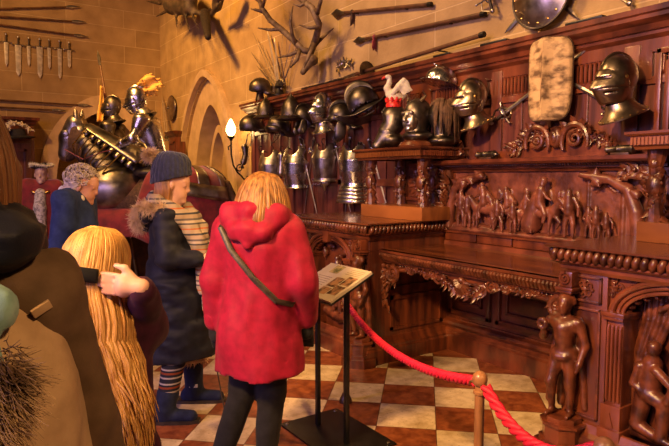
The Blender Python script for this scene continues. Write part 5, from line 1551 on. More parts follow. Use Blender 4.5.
# crimson cloth with a scalloped lower edge
def cloth(y0, y1, rows_, name, top, zlow, nU=44):
    m = MB()
    def fn(u, v):
        y = y0 + (y1-y0)*u
        return None
    return m
def trapper(u, v):
    """u around the rump from one flank to the other, v down"""
    a = -PI*.5 + u*PI
    s = math.sin(a); c = math.cos(a)
    rz_ = 1.74 - .10*max(0, v-.0)
    R = .10 + .42*min(1, v*2.2)**.6
    yy = -.45 - (.36+.42*min(1, v*2)**.7)*c*1.0
    fold = .022*math.sin(a*17)*max(0, v-.3)
    x = s*(R+.02+fold+.05*v); y = yy - fold*c
    z = 1.76 - .14*min(1, v*2.2)**2.2 - .16*max(0,c)*min(1,v*2.0) - max(0, v-.35)*1.45
    return (x, y, z)
MB().grid(trapper, 60, 18).build('rear_cloth', M['red'], hs, local=True, smooth=180, solid=.012)
for q in (-1,1):
    def flank(u, v):
        y = -.5 + 1.15*u; fold = .02*math.sin(u*26)*max(0, v-.25)
        return (q*(.16 + .30*min(1, v*2.5)**.6 + fold + .04*v), y, (lambda top: top - .15*min(1, v*2.5)**2 - max(0, v-.32)*((top-.87)*1.5+.08*math.sin(u*9)))(1.70 - .52*min(1, max(0, (u-.30)/.18))**1.5))
    MB().grid(flank, 40, 14).build('side_cloth', M['red'], hs, local=True, smooth=180, solid=.012)
def chestcloth(u, v):
    a = -PI*.5+u*PI; f_ = .02*math.sin(a*15)*v
    return (math.sin(a)*(.46+f_+.05*v), .60+math.cos(a)*(.44+f_+.05*v), 1.12-.62*v+.05*math.cos(a*3))
MB().grid(chestcloth, 44, 8).build('chest_cloth', M['red'], hs, local=True, smooth=180, solid=.012)
# steel crupper bands over the red cloth
for k, a in enumerate((-1.35,-.85,-.3,.3,.85,1.35)):
    m = MB()
    def band(u, v):
        aa = a + (u-.5)*(.26 if k not in (2,3) else .2); p_ = trapper((aa+PI*.5)/PI, .03+.40*v); 
        n = Vector((math.sin(aa), -math.cos(aa), .6)).normalized()*.022
        return tuple(Vector(p_)+n)
    m.grid(band, 6, 12); m.build('crupper_band', M['barding'], hs, local=True, smooth=60, solid=.008)
def hband(u, v):
    p_ = trapper(u, .40+.10*v); aa = -PI*.5+u*PI
    return tuple(Vector(p_) + Vector((math.sin(aa), -math.cos(aa), 0))*.026)
MB().grid(hband, 48, 3).build('crupper_rim', M['barding'], hs, local=True, smooth=60, solid=.008)
MB().cyl((0,-.55,1.74),(0,-.55,1.83),.02).ell((0,-.55,1.86),.05).build('knob', M['iron'], hs, local=True)
f = SDF(.03).cap((-.2,-.38,1.72),(.2,-.38,1.72),.09,.09).cap((-.12,.16,1.74),(.12,.16,1.74),.07,.07).ell((0,-.1,1.66),(.30,.32,.10)); f.mesh(.02).build('saddle', M['leather'], hs, local=True, smooth=180)
for q in (-1,1):
    MB().tube([(q*.12,1.14,2.0),(q*.3,.8,1.85),(q*.34,.5,1.95),(q*.15,.30,2.02)], .014, 6, .4).build('rein', M['red'], hs, local=True)

def armour_body(root, T, J, m, sc=1.0):
    """plates of a suit: each its own part"""
    k = sc
    def P(f, name, h=.014): f.mesh(h*k, M=T).build(name, m, root, local=True, smooth=60)
    f = SDF(.03).cap(J['ch'], J['wa'], .185, .135).ell((J['ch'][0],J['ch'][1]+.05,J['ch'][2]-.05),(.17,.15,.18)); P(f, 'cuirass')
    f = SDF(.02)
    for j in range(4): f.cap((J['wa'][0],J['wa'][1]-.01*j,J['wa'][2]-.06-.05*j),(J['wa'][0],J['wa'][1]-.01*j,J['wa'][2]-.075-.05*j),.15+.02*j,.165+.02*j,.004)
    P(f, 'fauld')
    for s in 'lr':
        sh, el, wr = J['sh'+s], J['el'+s], J['wr'+s]
        f = SDF(.01)
        for j in range(4):
            t = j*.14; c = Vector(sh).lerp(Vector(el), t); f.ell(tuple(c), (.125-.012*j,.125-.012*j,.085), k=.004)
        P(f, 'pauldron')
        f = SDF(.01).cap(Vector(sh).lerp(Vector(el),.35), Vector(sh).lerp(Vector(el),.85), .075, .065).ell(el,(.08,.085,.08),k=.005).cap(Vector(el).lerp(Vector(wr),.2), Vector(el).lerp(Vector(wr),.9), .07,.055); P(f, 'arm_plate')
        d = (Vector(wr)-Vector(el)).normalized(); h0 = Vector(wr)+d*.03
        f = SDF(.008).cap(Vector(el).lerp(Vector(wr),.75), wr, .07,.055).cap(wr, Vector(wr)+d*.09,.05,.045)
        side = d.cross(Vector((0,0,1))).normalized()
        for i in range(4):
            b = Vector(wr)+d*.10+side*(.033-.022*i); f.chain([b, b+d*.05+Vector((0,0,-.02)), b+d*.06+Vector((0,0,-.065))],[.016,.015,.012],.003)
        b = Vector(wr)+d*.05+side*.045; f.cap(b, b+d*.05+Vector((0,0,-.04)),.016,.012)
        P(f, 'gauntlet', .010)
        hp, kn, an = J['hp'+s], J['kn'+s], J['an'+s]
        f = SDF(.01).cap(hp, kn, .115,.085).ell(kn,(.085,.095,.09),k=.005).cap(Vector(kn).lerp(Vector(an),.12), an, .08,.055); P(f, 'leg_plate')
        f = SDF(.01).cap(an, (an[0],an[1]-.02,an[2]-.06),.06,.055).cap((an[0],an[1]-.02,an[2]-.07),(an[0],an[1]+.2,an[2]-.085),.05,.03); P(f, 'foot_plate')

kt = thing('knight_armour', 'shining suit of armour with a yellow plume, riding the armoured horse', 'armour', HP, HRZ)
J = dict(ch=(0,-.05,2.28), wa=(0,-.17,1.95), shl=(-.23,-.02,2.42), shr=(.23,-.02,2.42), ell=(-.33,.08,2.14), elr=(.33,.08,2.14), wrl=(-.20,.32,2.06), wrr=(.20,.32,2.06),
         hpl=(-.17,-.2,1.80), hpr=(.17,-.2,1.80), knl=(-.42,-.34,1.46), knr=(.42,-.34,1.46), anl=(-.52,-.46,1.02), anr=(.52,-.46,1.02))
armour_body(kt, Matrix.Identity(4), J, M['steel'])
close_helmet(kt, M['steel'], trs((0,.12,2.70), 0, 0, -14), 1.12, h=.012)
m = MB(); rg = random.Random(3)
def plume(u, v):
    t = v; c = Vector((0, .06-.17*t-.06*t*t, 2.80+.21*t)); w = .12+.10*math.sin(t*PI*.75)
    return tuple(c + Vector((.03*math.sin(u*9+v*5),(u-.5)*w*1.0,(u-.5)*w*.75 + .015*math.sin(v*9))))
m.grid(plume, 8, 14)
for i in range(60):
    v = rg.random(); q = Vector(plume(rg.choice((0.02,.98)) if i % 2 else rg.random(), v)); m.tube([q, q+Vector((rg.uniform(-.03,.03),-.04,rg.uniform(-.03,.03)))], [.012,.003], 5)
m.build('plume', M['yellow'], kt, local=True, smooth=180, solid=.012)

# standing armour behind the horse with an upright lance
AP = (2.335, 9.72, 0)
pl = MB().box((AP[0]-.4,AP[1]-.4,0),(AP[0]+.4,AP[1]+.4,.98),.015).build('display_plinth', M['dark'], smooth=25); tag(pl, 'dark block plinth behind the armoured horse', 'plinth')
at_ = thing('standing_armour', 'dark suit of armour standing behind the horse with only helmet and shoulders showing', 'armour', (AP[0],AP[1],.98), HRZ)
J2 = dict(ch=(0,0,1.25), wa=(0,0,.98), shl=(-.22,0,1.42), shr=(.22,0,1.42), ell=(-.28,-.02,1.14), elr=(.28,-.02,1.14), wrl=(-.25,.14,.95), wrr=(.25,.14,.95),
          hpl=(-.1,0,.86), hpr=(.1,0,.86), knl=(-.11,.02,.5), knr=(.11,.02,.5), anl=(-.11,-.02,.10), anr=(.11,-.02,.10))
armour_body(at_, Matrix.Identity(4), J2, M['darksteel'])
close_helmet(at_, M['darksteel'], trs((0,.02,1.72),0,0,0), 1.02, h=.014)
tip = at(97.5,50,d=9.55); bot = at(139,349,d=9.0); bot.z = 0.01
d = (bot-tip).normalized()
ln = thing('lance', 'upright wooden lance with yellow and red pennon, standing behind the horse', 'lance', (bot.x,bot.y,0))
MB().tube([tip+d*.25, bot], [.018,.024], 10).build('shaft', M['shaft'], ln)
MB().tube([tip, tip+d*.12, tip+d*.26], [.002,.028,.02], 8).build('head', M['oldsteel'], ln)
def pen(x0, y0, x1, y1, w, dd, m, nm):
    a = at(x0,y0,d=dd); b = at(x1,y1,d=dd-.02); mm = MB()
    s = Vector((RT[0],RT[1],0))
    mm.grid(lambda u, v: tuple(a+(b-a)*v + s*((u-.5)*w*(.35+1.3*v if v < .8 else 1.3)) + Vector((FW[0],FW[1],0))*(.03*math.sin(u*7+v*4))), 10, 14)
    mm.build(nm, m, ln, smooth=180, solid=.008)
pen(101,86,100.5,122,.075,9.30,M['yellow'],'pennon'); pen(104,92,109,120,.06,9.42,M['red'],'pennon')
# ------------------------------------------------------------------ people
def face_rot(yaw, pitch): return rot3(rz=yaw, rx=pitch)
def person(label, loc, rz, H, skin, J=None, yaw=0, pitch=0, curl=1., hands=True, fem=True, h=.011, feet=True, hs=1.):
    r = thing('person', label, 'person', loc, rz)
    k = H/1.7
    D = dict(head=(0,.025,1.575), neck=(0,-.01,1.44), ch=(0,0,1.27), pel=(0,-.005,.94))
    for s, q in (('l',-1),('r',1)):
        D.update({'sh'+s:(q*.165,-.01,1.39), 'el'+s:(q*.215,-.03,1.11), 'wr'+s:(q*.215,.05,.87), 'hp'+s:(q*.085,0,.91), 'kn'+s:(q*.095,.02,.49), 'an'+s:(q*.095,-.03,.09), 'hd'+s:(0,.15,-1.)})
    D.update(J or {})
    D = {a:(np.array(v,float)*(1 if a[:2] == 'hd' else k)) for a, v in D.items()}
    R = face_rot(yaw, pitch); hc = D['head']; kb = k; k = k*hs
    W = lambda x, y, z: hc + R@(np.array((x,y,z))*kb*hs)
    f = SDF(.03*k)
    f.ell(W(0,-.015,.035), np.array((.073,.092,.088))*k, R).ell(W(0,.025,-.045), np.array((.056,.062,.068))*k, R)
    f.cap(W(0,.076,.020), W(0,.094,-.022), .007*k, .012*k, .010).cap(W(-.02,.076,-.055), W(.02,.076,-.055), .010*k, .010*k, .010).cap(W(0,.055,.06), W(0,.062,.03), .03*k, .03*k, .03).ell(W(0,.072,-.092), np.array((.022,.02,.018))*k, R, .02)
    for q in (-1,1):
        f.ell(W(q*.031,.086,.010), np.array((.015,.012,.008))*k, R, .010, '-'); f.ell(W(q*.030,.071,.010), np.array((.0125,.0125,.0115))*k, R, .003)
        f.cap(W(q*.012,.078,.030), W(q*.045,.066,.032), .007*k, .006*k, .012)
        f.ell(W(q*.073,-.005,-.005), np.array((.010,.02,.032))*k, R, .006)
    k = kb
    f.cap(D['neck'], hc + R@np.array((0,-.015,-.05))*k, .052*k, .05*k)
    f.cap(D['shl'], D['shr'], .06*k, .06*k, .05).cap(D['ch'], D['neck'], .11*k, .06*k, .06).ell(D['ch'], np.array((.15,.105,.17))*k, k=.05).cap(D['ch'], D['pel'], .12*k, .125*k, .06).cap(D['hpl'], D['hpr'], .10*k, .10*k)
    for s, q in (('l',-1),('r',1)):
        f.chain([D['sh'+s], D['el'+s], D['wr'+s]], [.05*k,.040*k,.026*k])
        f.chain([D['hp'+s], D['kn'+s], D['an'+s]], [.085*k,.055*k,.038*k])
        if feet: f.cap(D['an'+s]+np.array((0,-.02,-.04))*k, D['an'+s]+np.array((0,.16,-.055))*k, .035*k, .028*k)
    if hands:
        for s, q in (('l',-1),('r',1)):
            w = D['wr'+s]; fd = D['hd'+s]; fd = fd/np.linalg.norm(fd)
            up = np.array((q*1.0,0,0)) if abs(fd[0]) < .8 else np.array((0,0,1.))
            pn = np.cross(fd, np.array((0,1.,0)) if abs(fd[1]) < .8 else np.array((0,0,1.))); pn /= np.linalg.norm(pn)
            if 'pn'+s in D: pn = D['pn'+s]/np.linalg.norm(D['pn'+s]); pn = pn-fd*(pn@fd)
            sd = np.cross(pn, fd)            # across the knuckles
            f.cap(w, w+fd*.05*k, .026*k, .034*k, .015); f.cap(w+fd*.06*k+sd*.018*k, w+fd*.06*k-sd*.018*k, .022*k, .022*k, .012)
            for i, L in enumerate((.068,.078,.074,.058)):
                b = w+fd*.085*k+sd*(.03-.02*i)*k; m_ = b+fd*L*.5*k+pn*q*-.012*curl*k; e = b+fd*L*.85*k+pn*q*-.035*curl*k
                f.chain([b,m_,e], [.0098*k,.0092*k,.0080*k], .004)
            b = w+fd*.03*k+sd*.03*k; f.chain([b, b+fd*.03*k+sd*.028*k, b+fd*.062*k+sd*.032*k], [.013*k,.011*k,.009*k], .008)
    f.mesh(h).build('body', skin, r, local=True, smooth=180)
    return r, D, W, k

def foldn(amp, s, stretch=(1,1,.3), seed=0):
    st = np.array(stretch)
    return lambda P: amp*(vnoise(P*st, s, seed) + .5*vnoise(P*st, s*2.1, seed+5))*2
def part(f, name, m, root, h=.012, disp=None, smooth=180): return f.mesh(h, disp).build(name, m, root, local=True, smooth=smooth)
def sleeve(f, D, s, r0, r1, r2, k=.03, t=1.): 
    f.chain([D['sh'+s], D['el'+s], D['el'+s]+(D['wr'+s]-D['el'+s])*t], [r0,r1,r2], k); return f
def fur(m, pts, rad, n, L, seed, grav=.3, rr=.0035):
    """tufts standing off a thick path"""
    rg = random.Random(seed); pts = [Vector(p) for p in pts]
    for i in range(n):
        t = rg.random()*(len(pts)-1.001); j = int(t); c = pts[j].lerp(pts[j+1], t-j); ax = (pts[j+1]-pts[j]).normalized()
        d = Vector((rg.gauss(0,1),rg.gauss(0,1),rg.gauss(0,1))); d = (d - ax*d.dot(ax)*.5).normalized()
        R = rad if not hasattr(rad, '__len__') else rad[j]+(rad[min(j+1,len(rad)-1)]-rad[j])*(t-j)
        p = c + d*R*.75; e = p + (d + Vector((rg.gauss(0,.35),rg.gauss(0,.35),-grav+rg.gauss(0,.3))))*L*rg.uniform(.5,1.1)
        mid = p.lerp(e,.55) + Vector((0,0,-.1*grav*L))
        m.tube([p, mid, e], [rr,rr*.8,.0004], 4, cap=False)
    return m

def cloth_mat(name, c1, c2, rough=.8, scale=20, bump=.12, bscale=320, sheen=.04): return mat(name, c1, c2, rough=rough, scale=scale, bump=bump, bscale=bscale, sheen=sheen, spec=.25)
M['redcoat'] = cloth_mat('red_coat_cloth', (.20,.002,.020), (.28,.004,.030), .65)
M['navy'] = cloth_mat('navy_cloth', (.008,.012,.035), (.016,.024,.06))
M['bluejacket'] = cloth_mat('blue_jacket_cloth', (.012,.024,.085), (.022,.04,.13))
M['darknavy'] = cloth_mat('dark_navy_padding', (.006,.007,.014), (.012,.013,.024), .6)
M['plum'] = cloth_mat('plum_cloth', (.035,.006,.022), (.07,.012,.04))
M['blackcloth'] = cloth_mat('black_cloth', (.006,.006,.007), (.012,.012,.014))
M['taupe'] = cloth_mat('taupe_cloth', (.10,.060,.036), (.15,.09,.055))
M['beige'] = cloth_mat('beige_cloth', (.42,.27,.16), (.54,.36,.22))
M['teal'] = cloth_mat('pale_teal_cloth', (.20,.36,.36), (.32,.50,.48))
M['denim'] = cloth_mat('denim', (.02,.05,.13), (.05,.10,.22))
M['fur'] = mat('tan_fur', (.40,.25,.13), (.85,.62,.38), rough=.7, scale=9, contrast=(.3,.6))
M['brownfur'] = mat('brown_fur', (.08,.04,.02), (.50,.33,.2), rough=.7, scale=8, contrast=(.38,.62))
M['blonde'] = mat('golden_blonde_hair', (.40,.17,.035), (.75,.42,.13), rough=.38, scale=9, stretch=(5,5,.5), bump=.3, bscale=60, contrast=(.3,.65))
M['honey'] = mat('honey_blonde_hair', (.09,.034,.009), (.38,.17,.045), rough=.4, scale=10, stretch=(6,6,.6), bump=.3, bscale=70, contrast=(.3,.65))
M['brownhair'] = mat('brown_hair', (.10,.04,.015), (.24,.10,.035), rough=.42, scale=10, stretch=(6,6,.5), bump=.3, bscale=70)
M['greyhair'] = mat('grey_hair', (.30,.23,.18), (.62,.52,.43), rough=.55, scale=25, bump=.5, bscale=80)
M['shirt'] = cloth_mat('pale_shirt', (.62,.55,.50), (.75,.68,.62))
M['palebelt'] = cloth_mat('pale_belt', (.30,.26,.22), (.4,.35,.3))
# knitted hat: rows of stitches; striped scarf and socks
def stripes(name, axis, cols, scale, rough=.85, bump=.4):
    m = bpy.data.materials.new(name); nt, N, L, b = nodes_of(m); b.inputs['Roughness'].default_value = rough; b.inputs['Specular IOR Level'].default_value = .2
    tc = N.new('ShaderNodeTexCoord'); sp = N.new('ShaderNodeSeparateXYZ'); L.new(tc.outputs['UV' if axis == 'UV' else 'Object'], sp.inputs[0])
    mu = N.new('ShaderNodeMath'); mu.operation = 'MULTIPLY'; mu.inputs[1].default_value = scale; L.new(sp.outputs['Z' if axis != 'X' else 'X'], mu.inputs[0])
    fr = N.new('ShaderNodeMath'); fr.operation = 'FRACT'; L.new(mu.outputs[0], fr.inputs[0])
    rp = N.new('ShaderNodeValToRGB'); rp.color_ramp.interpolation = 'CONSTANT'
    while len(rp.color_ramp.elements) < len(cols): rp.color_ramp.elements.new(.5)
    for e, (p, c) in zip(rp.color_ramp.elements, cols): e.position = p; e.color = (*c, 1)
    L.new(fr.outputs[0], rp.inputs['Fac']); L.new(rp.outputs['Color'], b.inputs['Base Color'])
    nz = N.new('ShaderNodeTexNoise'); nz.inputs['Scale'].default_value = 220; L.new(tc.outputs['Object'], nz.inputs['Vector'])
    bp = N.new('ShaderNodeBump'); bp.inputs['Strength'].default_value = bump; bp.inputs['Distance'].default_value = .004; L.new(nz.outputs['Fac'], bp.inputs['Height']); L.new(bp.outputs['Normal'], b.inputs['Normal'])
    return m
M['plaid'] = stripes('striped_wool', 'Z', [(0,(.34,.25,.18)),(.18,(.05,.05,.06)),(.27,(.40,.31,.23)),(.45,(.42,.13,.05)),(.52,(.36,.28,.2)),(.70,(.09,.08,.08)),(.78,(.44,.36,.28)),(.9,(.12,.1,.1))], 7.5)
M['sock'] = stripes('striped_sock', 'Z', [(0,(.02,.02,.03)),(.3,(.35,.30,.28)),(.42,(.02,.02,.03)),(.6,(.22,.05,.02)),(.75,(.02,.02,.03)),(.88,(.38,.33,.3))], 11)
M['knit'] = mat('navy_knit', (.007,.009,.032), (.016,.021,.065), rough=.9, scale=60, sheen=.4, bump=.5, bscale=90)

def hair_cap(root, W, m, k, extra, name='hair', h=.010, disp=None, cut=None):
    f = SDF(.03)
    f.ell(W(0,-.025,.045), np.array((.088,.105,.095))*k, None)
    for e in extra: f.cap(W(*e[0]), W(*e[1]), e[2]*k, e[3]*k, e[4] if len(e) > 4 else None)
    for c in cut or []: f.ell(W(*c[0]), np.array(c[1])*k, op='-', k=.015)
    return part(f, name, m, root, h, disp)
def lock(m, pts, r0, seed, flat=.5):
    rg = random.Random(seed); P = [Vector(p) for p in pts]; Q = []
    for i in range(len(P)-1):
        for t in (0,.34,.67): 
            a = P[max(i-1,0)]; b = P[i]; c = P[i+1]; d = P[min(i+2,len(P)-1)]
            Q.append(.5*((2*b)+(c-a)*t+(2*a-5*b+4*c-d)*t*t+(3*b-a-3*c+d)*t**3))
    Q.append(P[-1]); n = len(Q)
    m.tube(Q, [r0*(.6+.8*math.sin(PI*min(1,(i+1)/n*.9))) if i < n-1 else r0*.15 for i in range(n)], 6, flat)

# ---- the woman in the red coat, seen from behind
r, D, W, k = person('person in a bright red hooded coat and black trousers, seen from behind before the lectern', (1.364,2.70,0), -46, 1.61, M['skin'],
    J=dict(ell=(-.25,-.03,1.12), wrl=(-.265,.02,.88), elr=(.25,-.02,1.12), wrr=(.235,.10,.90), knl=(-.11,.02,.49), knr=(.06,.02,.49), anl=(-.23,-.03,.09), anr=(.02,.02,.09), head=(.035,.03,1.56)), yaw=-20, pitch=-8)
f = SDF(.04)
f.prof([(.575,.240,.20,0,-.005),(.75,.225,.185,0,-.005),(.95,.20,.160,0,-.005),(1.08,.188,.148,0,-.005),(1.25,.20,.15,0,-.01),(1.36,.17,.12,0,-.01),(1.42,.10,.09,0,-.01)], k=.03)
f.cap(D['shl'], D['shr'], .085, .085, .05)
f.prof([(.4,.215,.175,0,0),(.66,.200,.165,0,0)], op='-', k=.01)
for s in 'lr': sleeve(f, D, s, .090, .078, .062, .03, .96)
coat = part(f, 'coat', M['redcoat'], r, .011, foldn(.017, 9, (1,1,.33), 2))
f = SDF(.03).cap((-.11,-.075,1.38),(.11,-.075,1.38),.075,.075).cap((-.07,-.14,1.33),(.07,-.14,1.33),.055,.055).cap((0,-.17,1.27),(0,-.15,1.33),.03,.06).chain([(-.13,.02,1.41),(-.12,-.08,1.42),(0,-.12,1.43),(.12,-.08,1.42),(.13,.02,1.41)],[.045,.05,.05,.05,.045])
f.ell((0,-.02,1.47),(.095,.085,.06),op='-',k=.02)
part(f, 'hood', M['redcoat'], coat, .010, foldn(.008, 12, (1,1,1), 4))
for s in 'lr':
    f = SDF(.01).cap(D['wr'+s], D['el'+s]+(D['wr'+s]-D['el'+s])*.90, .068, .068); part(f, 'cuff', M['redcoat'], coat, .010)
    hd = D['wr'+s]; f = SDF(.012).cap(hd, hd+np.array((0,.0,-.08)), .042, .045)
    for i in range(4): f.chain([hd+np.array((-.03+.02*i,.01,-.09)), hd+np.array((-.03+.02*i,.02,-.135)), hd+np.array((-.03+.02*i,.035,-.165))],[.0145,.0135,.011],.004)
    f.chain([hd+np.array((0,.035,-.04)),hd+np.array((0,.055,-.08)),hd+np.array((0,.055,-.11))],[.016,.014,.011],.006); part(f, 'glove', M['blackcloth'], r, .008)
f = SDF(.03)
for s in 'lr': f.chain([D['hp'+s],D['kn'+s],D['an'+s]],[.105,.075,.058])
f.cap(D['hpl'],D['hpr'],.11,.11)
part(f, 'trousers', M['blackcloth'], r, .012, foldn(.006, 12, (1,1,.6), 3))
for s in 'lr':
    a = D['an'+s]; f = SDF(.015).cap(a, a+np.array((0,0,-.05)),.05,.045).cap(a+np.array((0,-.03,-.045)),a+np.array((0,.17,-.052)),.042,.036); f.box(a+np.array((0,.06,-.145)),(.2,.3,.06),op='-',k=.003); part(f, 'shoe', M['leather'], r, .010)
# diagonal strap over the back
MB().tube([(-.17,.0,1.40),(-.155,-.135,1.345),(-.09,-.172,1.24),(.03,-.176,1.10),(.14,-.148,.985),(.20,-.06,.95),(.20,.05,.97),(.06,.17,1.15),(-.10,.15,1.35),(-.17,.0,1.40)], .015, 8, .35).build('bag_strap', M['leather'], r, local=True)
hair_cap(r, W, M['honey'], k, [((-.07,-.05,.02),(-.09,-.06,-.12),.065,.06),((.07,-.05,.02),(.09,-.05,-.12),.065,.06),((0,-.085,.03),(0,-.11,-.13),.085,.08),((.085,.0,0),(.09,.01,-.11),.04,.03),((-.085,.0,0),(-.09,.01,-.10),.04,.03)], cut=[((0,.13,-.03),(.07,.09,.10))])
m = MB(); rg = random.Random(12)
for i in range(420):
    a = rg.uniform(-.55*PI, 1.55*PI)
    ca, sa = math.cos(a), math.sin(a)
    if sa > .55: continue
    L = rg.uniform(.19,.28); o = rg.uniform(.97,1.04)
    m_ = [W(0+.008*ca,rg.uniform(-.07,.05),.150), W(.068*ca*o,-.025+.078*sa*o,.130), W(.118*ca*o,-.03+.128*sa*o,.055), W(.148*ca*o,-.03+.150*sa*o,-.04), W(.158*ca*o,-.03+.16*sa*o,-.12), W(.138*ca,-.03+.14*sa,.01-L*.80)]
    lock(m, m_, rg.uniform(.005,.009), i)
m.build('hair_locks', M['honey'], r, local=True, smooth=180)
# thin walking cord hanging from the left hand
a = D['wrl']; MB().tube([tuple(a+np.array((-.01,.03,-.12))), tuple(a+np.array((0.0,.0,-.30))), tuple(a+np.array((.03,.02,-.52)))], .004, 5).build('cord', M['leather'], r, local=True)

# ---- the woman with the bobble hat, in profile
r, D, W, k = person('person in navy bobble hat, striped scarf and long dark coat, in profile looking right', (1.294,3.777,0), -124, 1.66, M['skin'],
    J=dict(head=(0,-.01,1.585), neck=(0,-.05,1.43), ch=(0,-.02,1.25), shl=(-.155,-.03,1.355), shr=(.155,-.03,1.355), elr=(.215,.0,1.10), wrr=(.17,.22,1.10), ell=(-.22,.08,1.14), wrl=(-.10,.30,1.16), hdl=(.2,1,.1), hdr=(-.2,1,.1), anr=(.19,-.05,.09), knr=(.14,.02,.49), anl=(-.17,.06,.09), knl=(-.12,.06,.49), hpl=(-.085,0,.91)), pitch=-10, yaw=4, hs=1.1)
f = SDF(.04)
f.prof([(.40,.235,.245,0,.0),(.6,.225,.23,0,.0),(.95,.195,.185,0,-.01),(1.10,.19,.165,0,-.015),(1.25,.185,.15,0,-.03),(1.34,.15,.11,0,-.04),(1.39,.09,.09,0,-.05)], k=.03).cap(D['shl'],D['shr'],.07,.07,.05)
f.prof([(.3,.21,.22,0,0),(.5,.20,.20,0,0)], op='-', k=.01)
sleeve(f, D, 'l', .085,.075,.06,.03,.85); sleeve(f, D, 'r', .078,.072,.058,.03,.8)
coat = part(f, 'coat', M['darknavy'], r, .012, foldn(.017, 10, (.6,.6,1.6), 6))
f = SDF(.03).cap((-.10,-.16,1.36),(.10,-.16,1.36),.06,.06).cap((0,-.19,1.28),(0,-.16,1.36),.05,.07); hd_ = part(f, 'hood', M['darknavy'], coat, .012)
fp = [(-.14,-.04,1.40),(-.13,-.16,1.43),(-.07,-.235,1.36),(0,-.245,1.27),(.07,-.235,1.35),(.14,-.16,1.42),(.15,-.04,1.40)]
m = MB().tube(fp, .030, 8); fur(m, fp, .035, 6000, .040, 4, .4, .0014); m.build('fur_trim', M['fur'], coat, local=True, smooth=180)
f = SDF(.02).chain([(-.11,.03,1.375),(-.10,-.10,1.43),(0,-.135,1.45),(.105,-.10,1.43),(.12,.0,1.375),(.065,.10,1.32),(-.065,.10,1.32),(-.11,.03,1.375)],[.056]*8)
f.chain([(.10,.04,1.34),(.11,.11,1.28),(.11,.165,1.18),(.10,.20,1.0),(.10,.215,.86)],[.055,.05,.048,.05,.055],.03)
f.chain([(.03,.10,1.33),(.02,.16,1.26),(.02,.19,1.14),(.01,.21,1.0),(.0,.225,.90)],[.05,.05,.05,.05,.055],.03)
f.chain([(.12,-.06,1.40),(.14,.03,1.34),(.09,.12,1.29)],[.045,.05,.045],.03)
sc = part(f, 'scarf', M['plaid'], r, .009, foldn(.010, 20, (1,1,.5), 9))
m = MB(); rg = random.Random(5)
for i in range(60):
    x = rg.uniform(.05,.15) if i % 2 else rg.uniform(-.05,.05); z = .82 if i % 2 else .86
    m.tube([(x,.215+rg.uniform(-.03,.03),z),(x+rg.uniform(-.01,.01),.22+rg.uniform(-.03,.03),z-.09)], [.006,.004], 5)
m.build('fringe', M['plaid'], sc, local=True)
# knitted hat with ribs and pompom
def hatp(u, v):
    a = 2*PI*u; rib = 1+.022*math.sin(a*26)*(1 if v < .8 else .5)
    if v < .3: R = 1.06+.02*math.sin(v/.3*PI); z = .02+.055*(v/.3)
    else:
        t = (v-.3)/.7; R = 1.06*math.cos(t*PI/2)**.55 if t < .999 else .0; z = .075+.115*math.sin(t*PI/2)
    cable = 1+.018*math.sin(a*13+v*22)
    return tuple(W(.087*R*rib*cable*math.cos(a), -.022+.108*R*rib*cable*math.sin(a)-.025*v, z+.010+.048*math.sin(a)*(1-v)))
ht = MB().grid(hatp, 156, 22, wrap=True).build('knitted_hat', M['knit'], r, local=True, smooth=180, solid=.006)
pc = W(0,-.165,.155); m = MB().ell(pc, .042, n=12); fur(m, [pc+np.array((0,0,-.004)), pc+np.array((0,0,.004))], .038, 2600, .030, 7, .0, .0016); m.build('pompom', M['fur'], ht, local=True, smooth=180)
m = MB(); rg = random.Random(9)
for i in range(46):
    if i == 23: m.build('hair', M['honey'], r, local=True, smooth=180); m = MB()
    q = -1 if i < 23 else 1; y = rg.uniform(-.10,-.01); x = .074 - .3*max(0,-.06-y)
    lock(m, [W(q*x,y,.03), W(q*(x+.008),y+.008,-.03), W(q*(x+.004),y+.01,-.08), W(q*(x+.0),y+.015,-.13)], .009, i)
m.build('hair', M['honey'], r, local=True, smooth=180)
f = SDF(.02)
for s in 'lr': f.chain([D['hp'+s],D['kn'+s],D['kn'+s]+(D['an'+s]-D['kn'+s])*.55],[.10,.068,.062])
part(f, 'jeans', M['denim'], r, .012)
for s in 'lr':
    a = D['an'+s]; kn = D['kn'+s]
    f = SDF(.02).cap(a, a+(kn-a)*(.62 if s == 'l' else .25), .062, .072).cap(a, a+np.array((0,0,-.045)),.062,.052).cap(a+np.array((0,-.05,-.04)),a+np.array((0,.17,-.05)),.05,.042)
    f.box(a+np.array((0,.05,-.149)),(.2,.4,.06),op='-',k=.003); 
    bt = part(f, 'boot', M['navy'], r, .010)
    MB().prism([(-.052,-.125),(.052,-.125),(.056,0),(.050,.16),(.025,.225),(-.025,.225),(-.050,.16),(-.056,0)], .0, .022, trs((a[0],a[1],.0))).build('sole', M['leather'], bt, local=True)
    if s == 'r':
        f = SDF(.01).cap(a+(kn-a)*.12, a+(kn-a)*.86, .064, .075); part(f, 'striped_sock', M['sock'], r, .010)
    else:
        c = a+(kn-a)*.62; m = MB().tube([c+np.array((.075*math.cos(t),.075*math.sin(t),0)) for t in np.linspace(0,2*PI,17)[:-1]], .022, 8, closed=True)
        fur(m, [c+np.array((.075*math.cos(t),.075*math.sin(t),0)) for t in np.linspace(0,2*PI,17)], .02, 500, .03, 3); m.build('boot_fur', M['fur'], bt, local=True, smooth=180)
        e = MB(); c = a+np.array((.064,.01,.07))
        for dz, w in ((.03,.008),(.015,.016),(-.015,.028),(-.028,.028)): e.box(c+np.array((-.004,-w,dz-.005)), c+np.array((.004,w,dz+.005)))
        e.build('boot_emblem', M['white'], bt, local=True, smooth=0)
f = SDF(.02).cap(D['wrl'], D['wrl']+np.array((.04,.10,.0)),.045,.05).cap(D['wrl']+np.array((-.02,-.09,-.03)), D['wrl'],.06,.055)
hdw = D['wrl']+np.array((.05,.12,0))
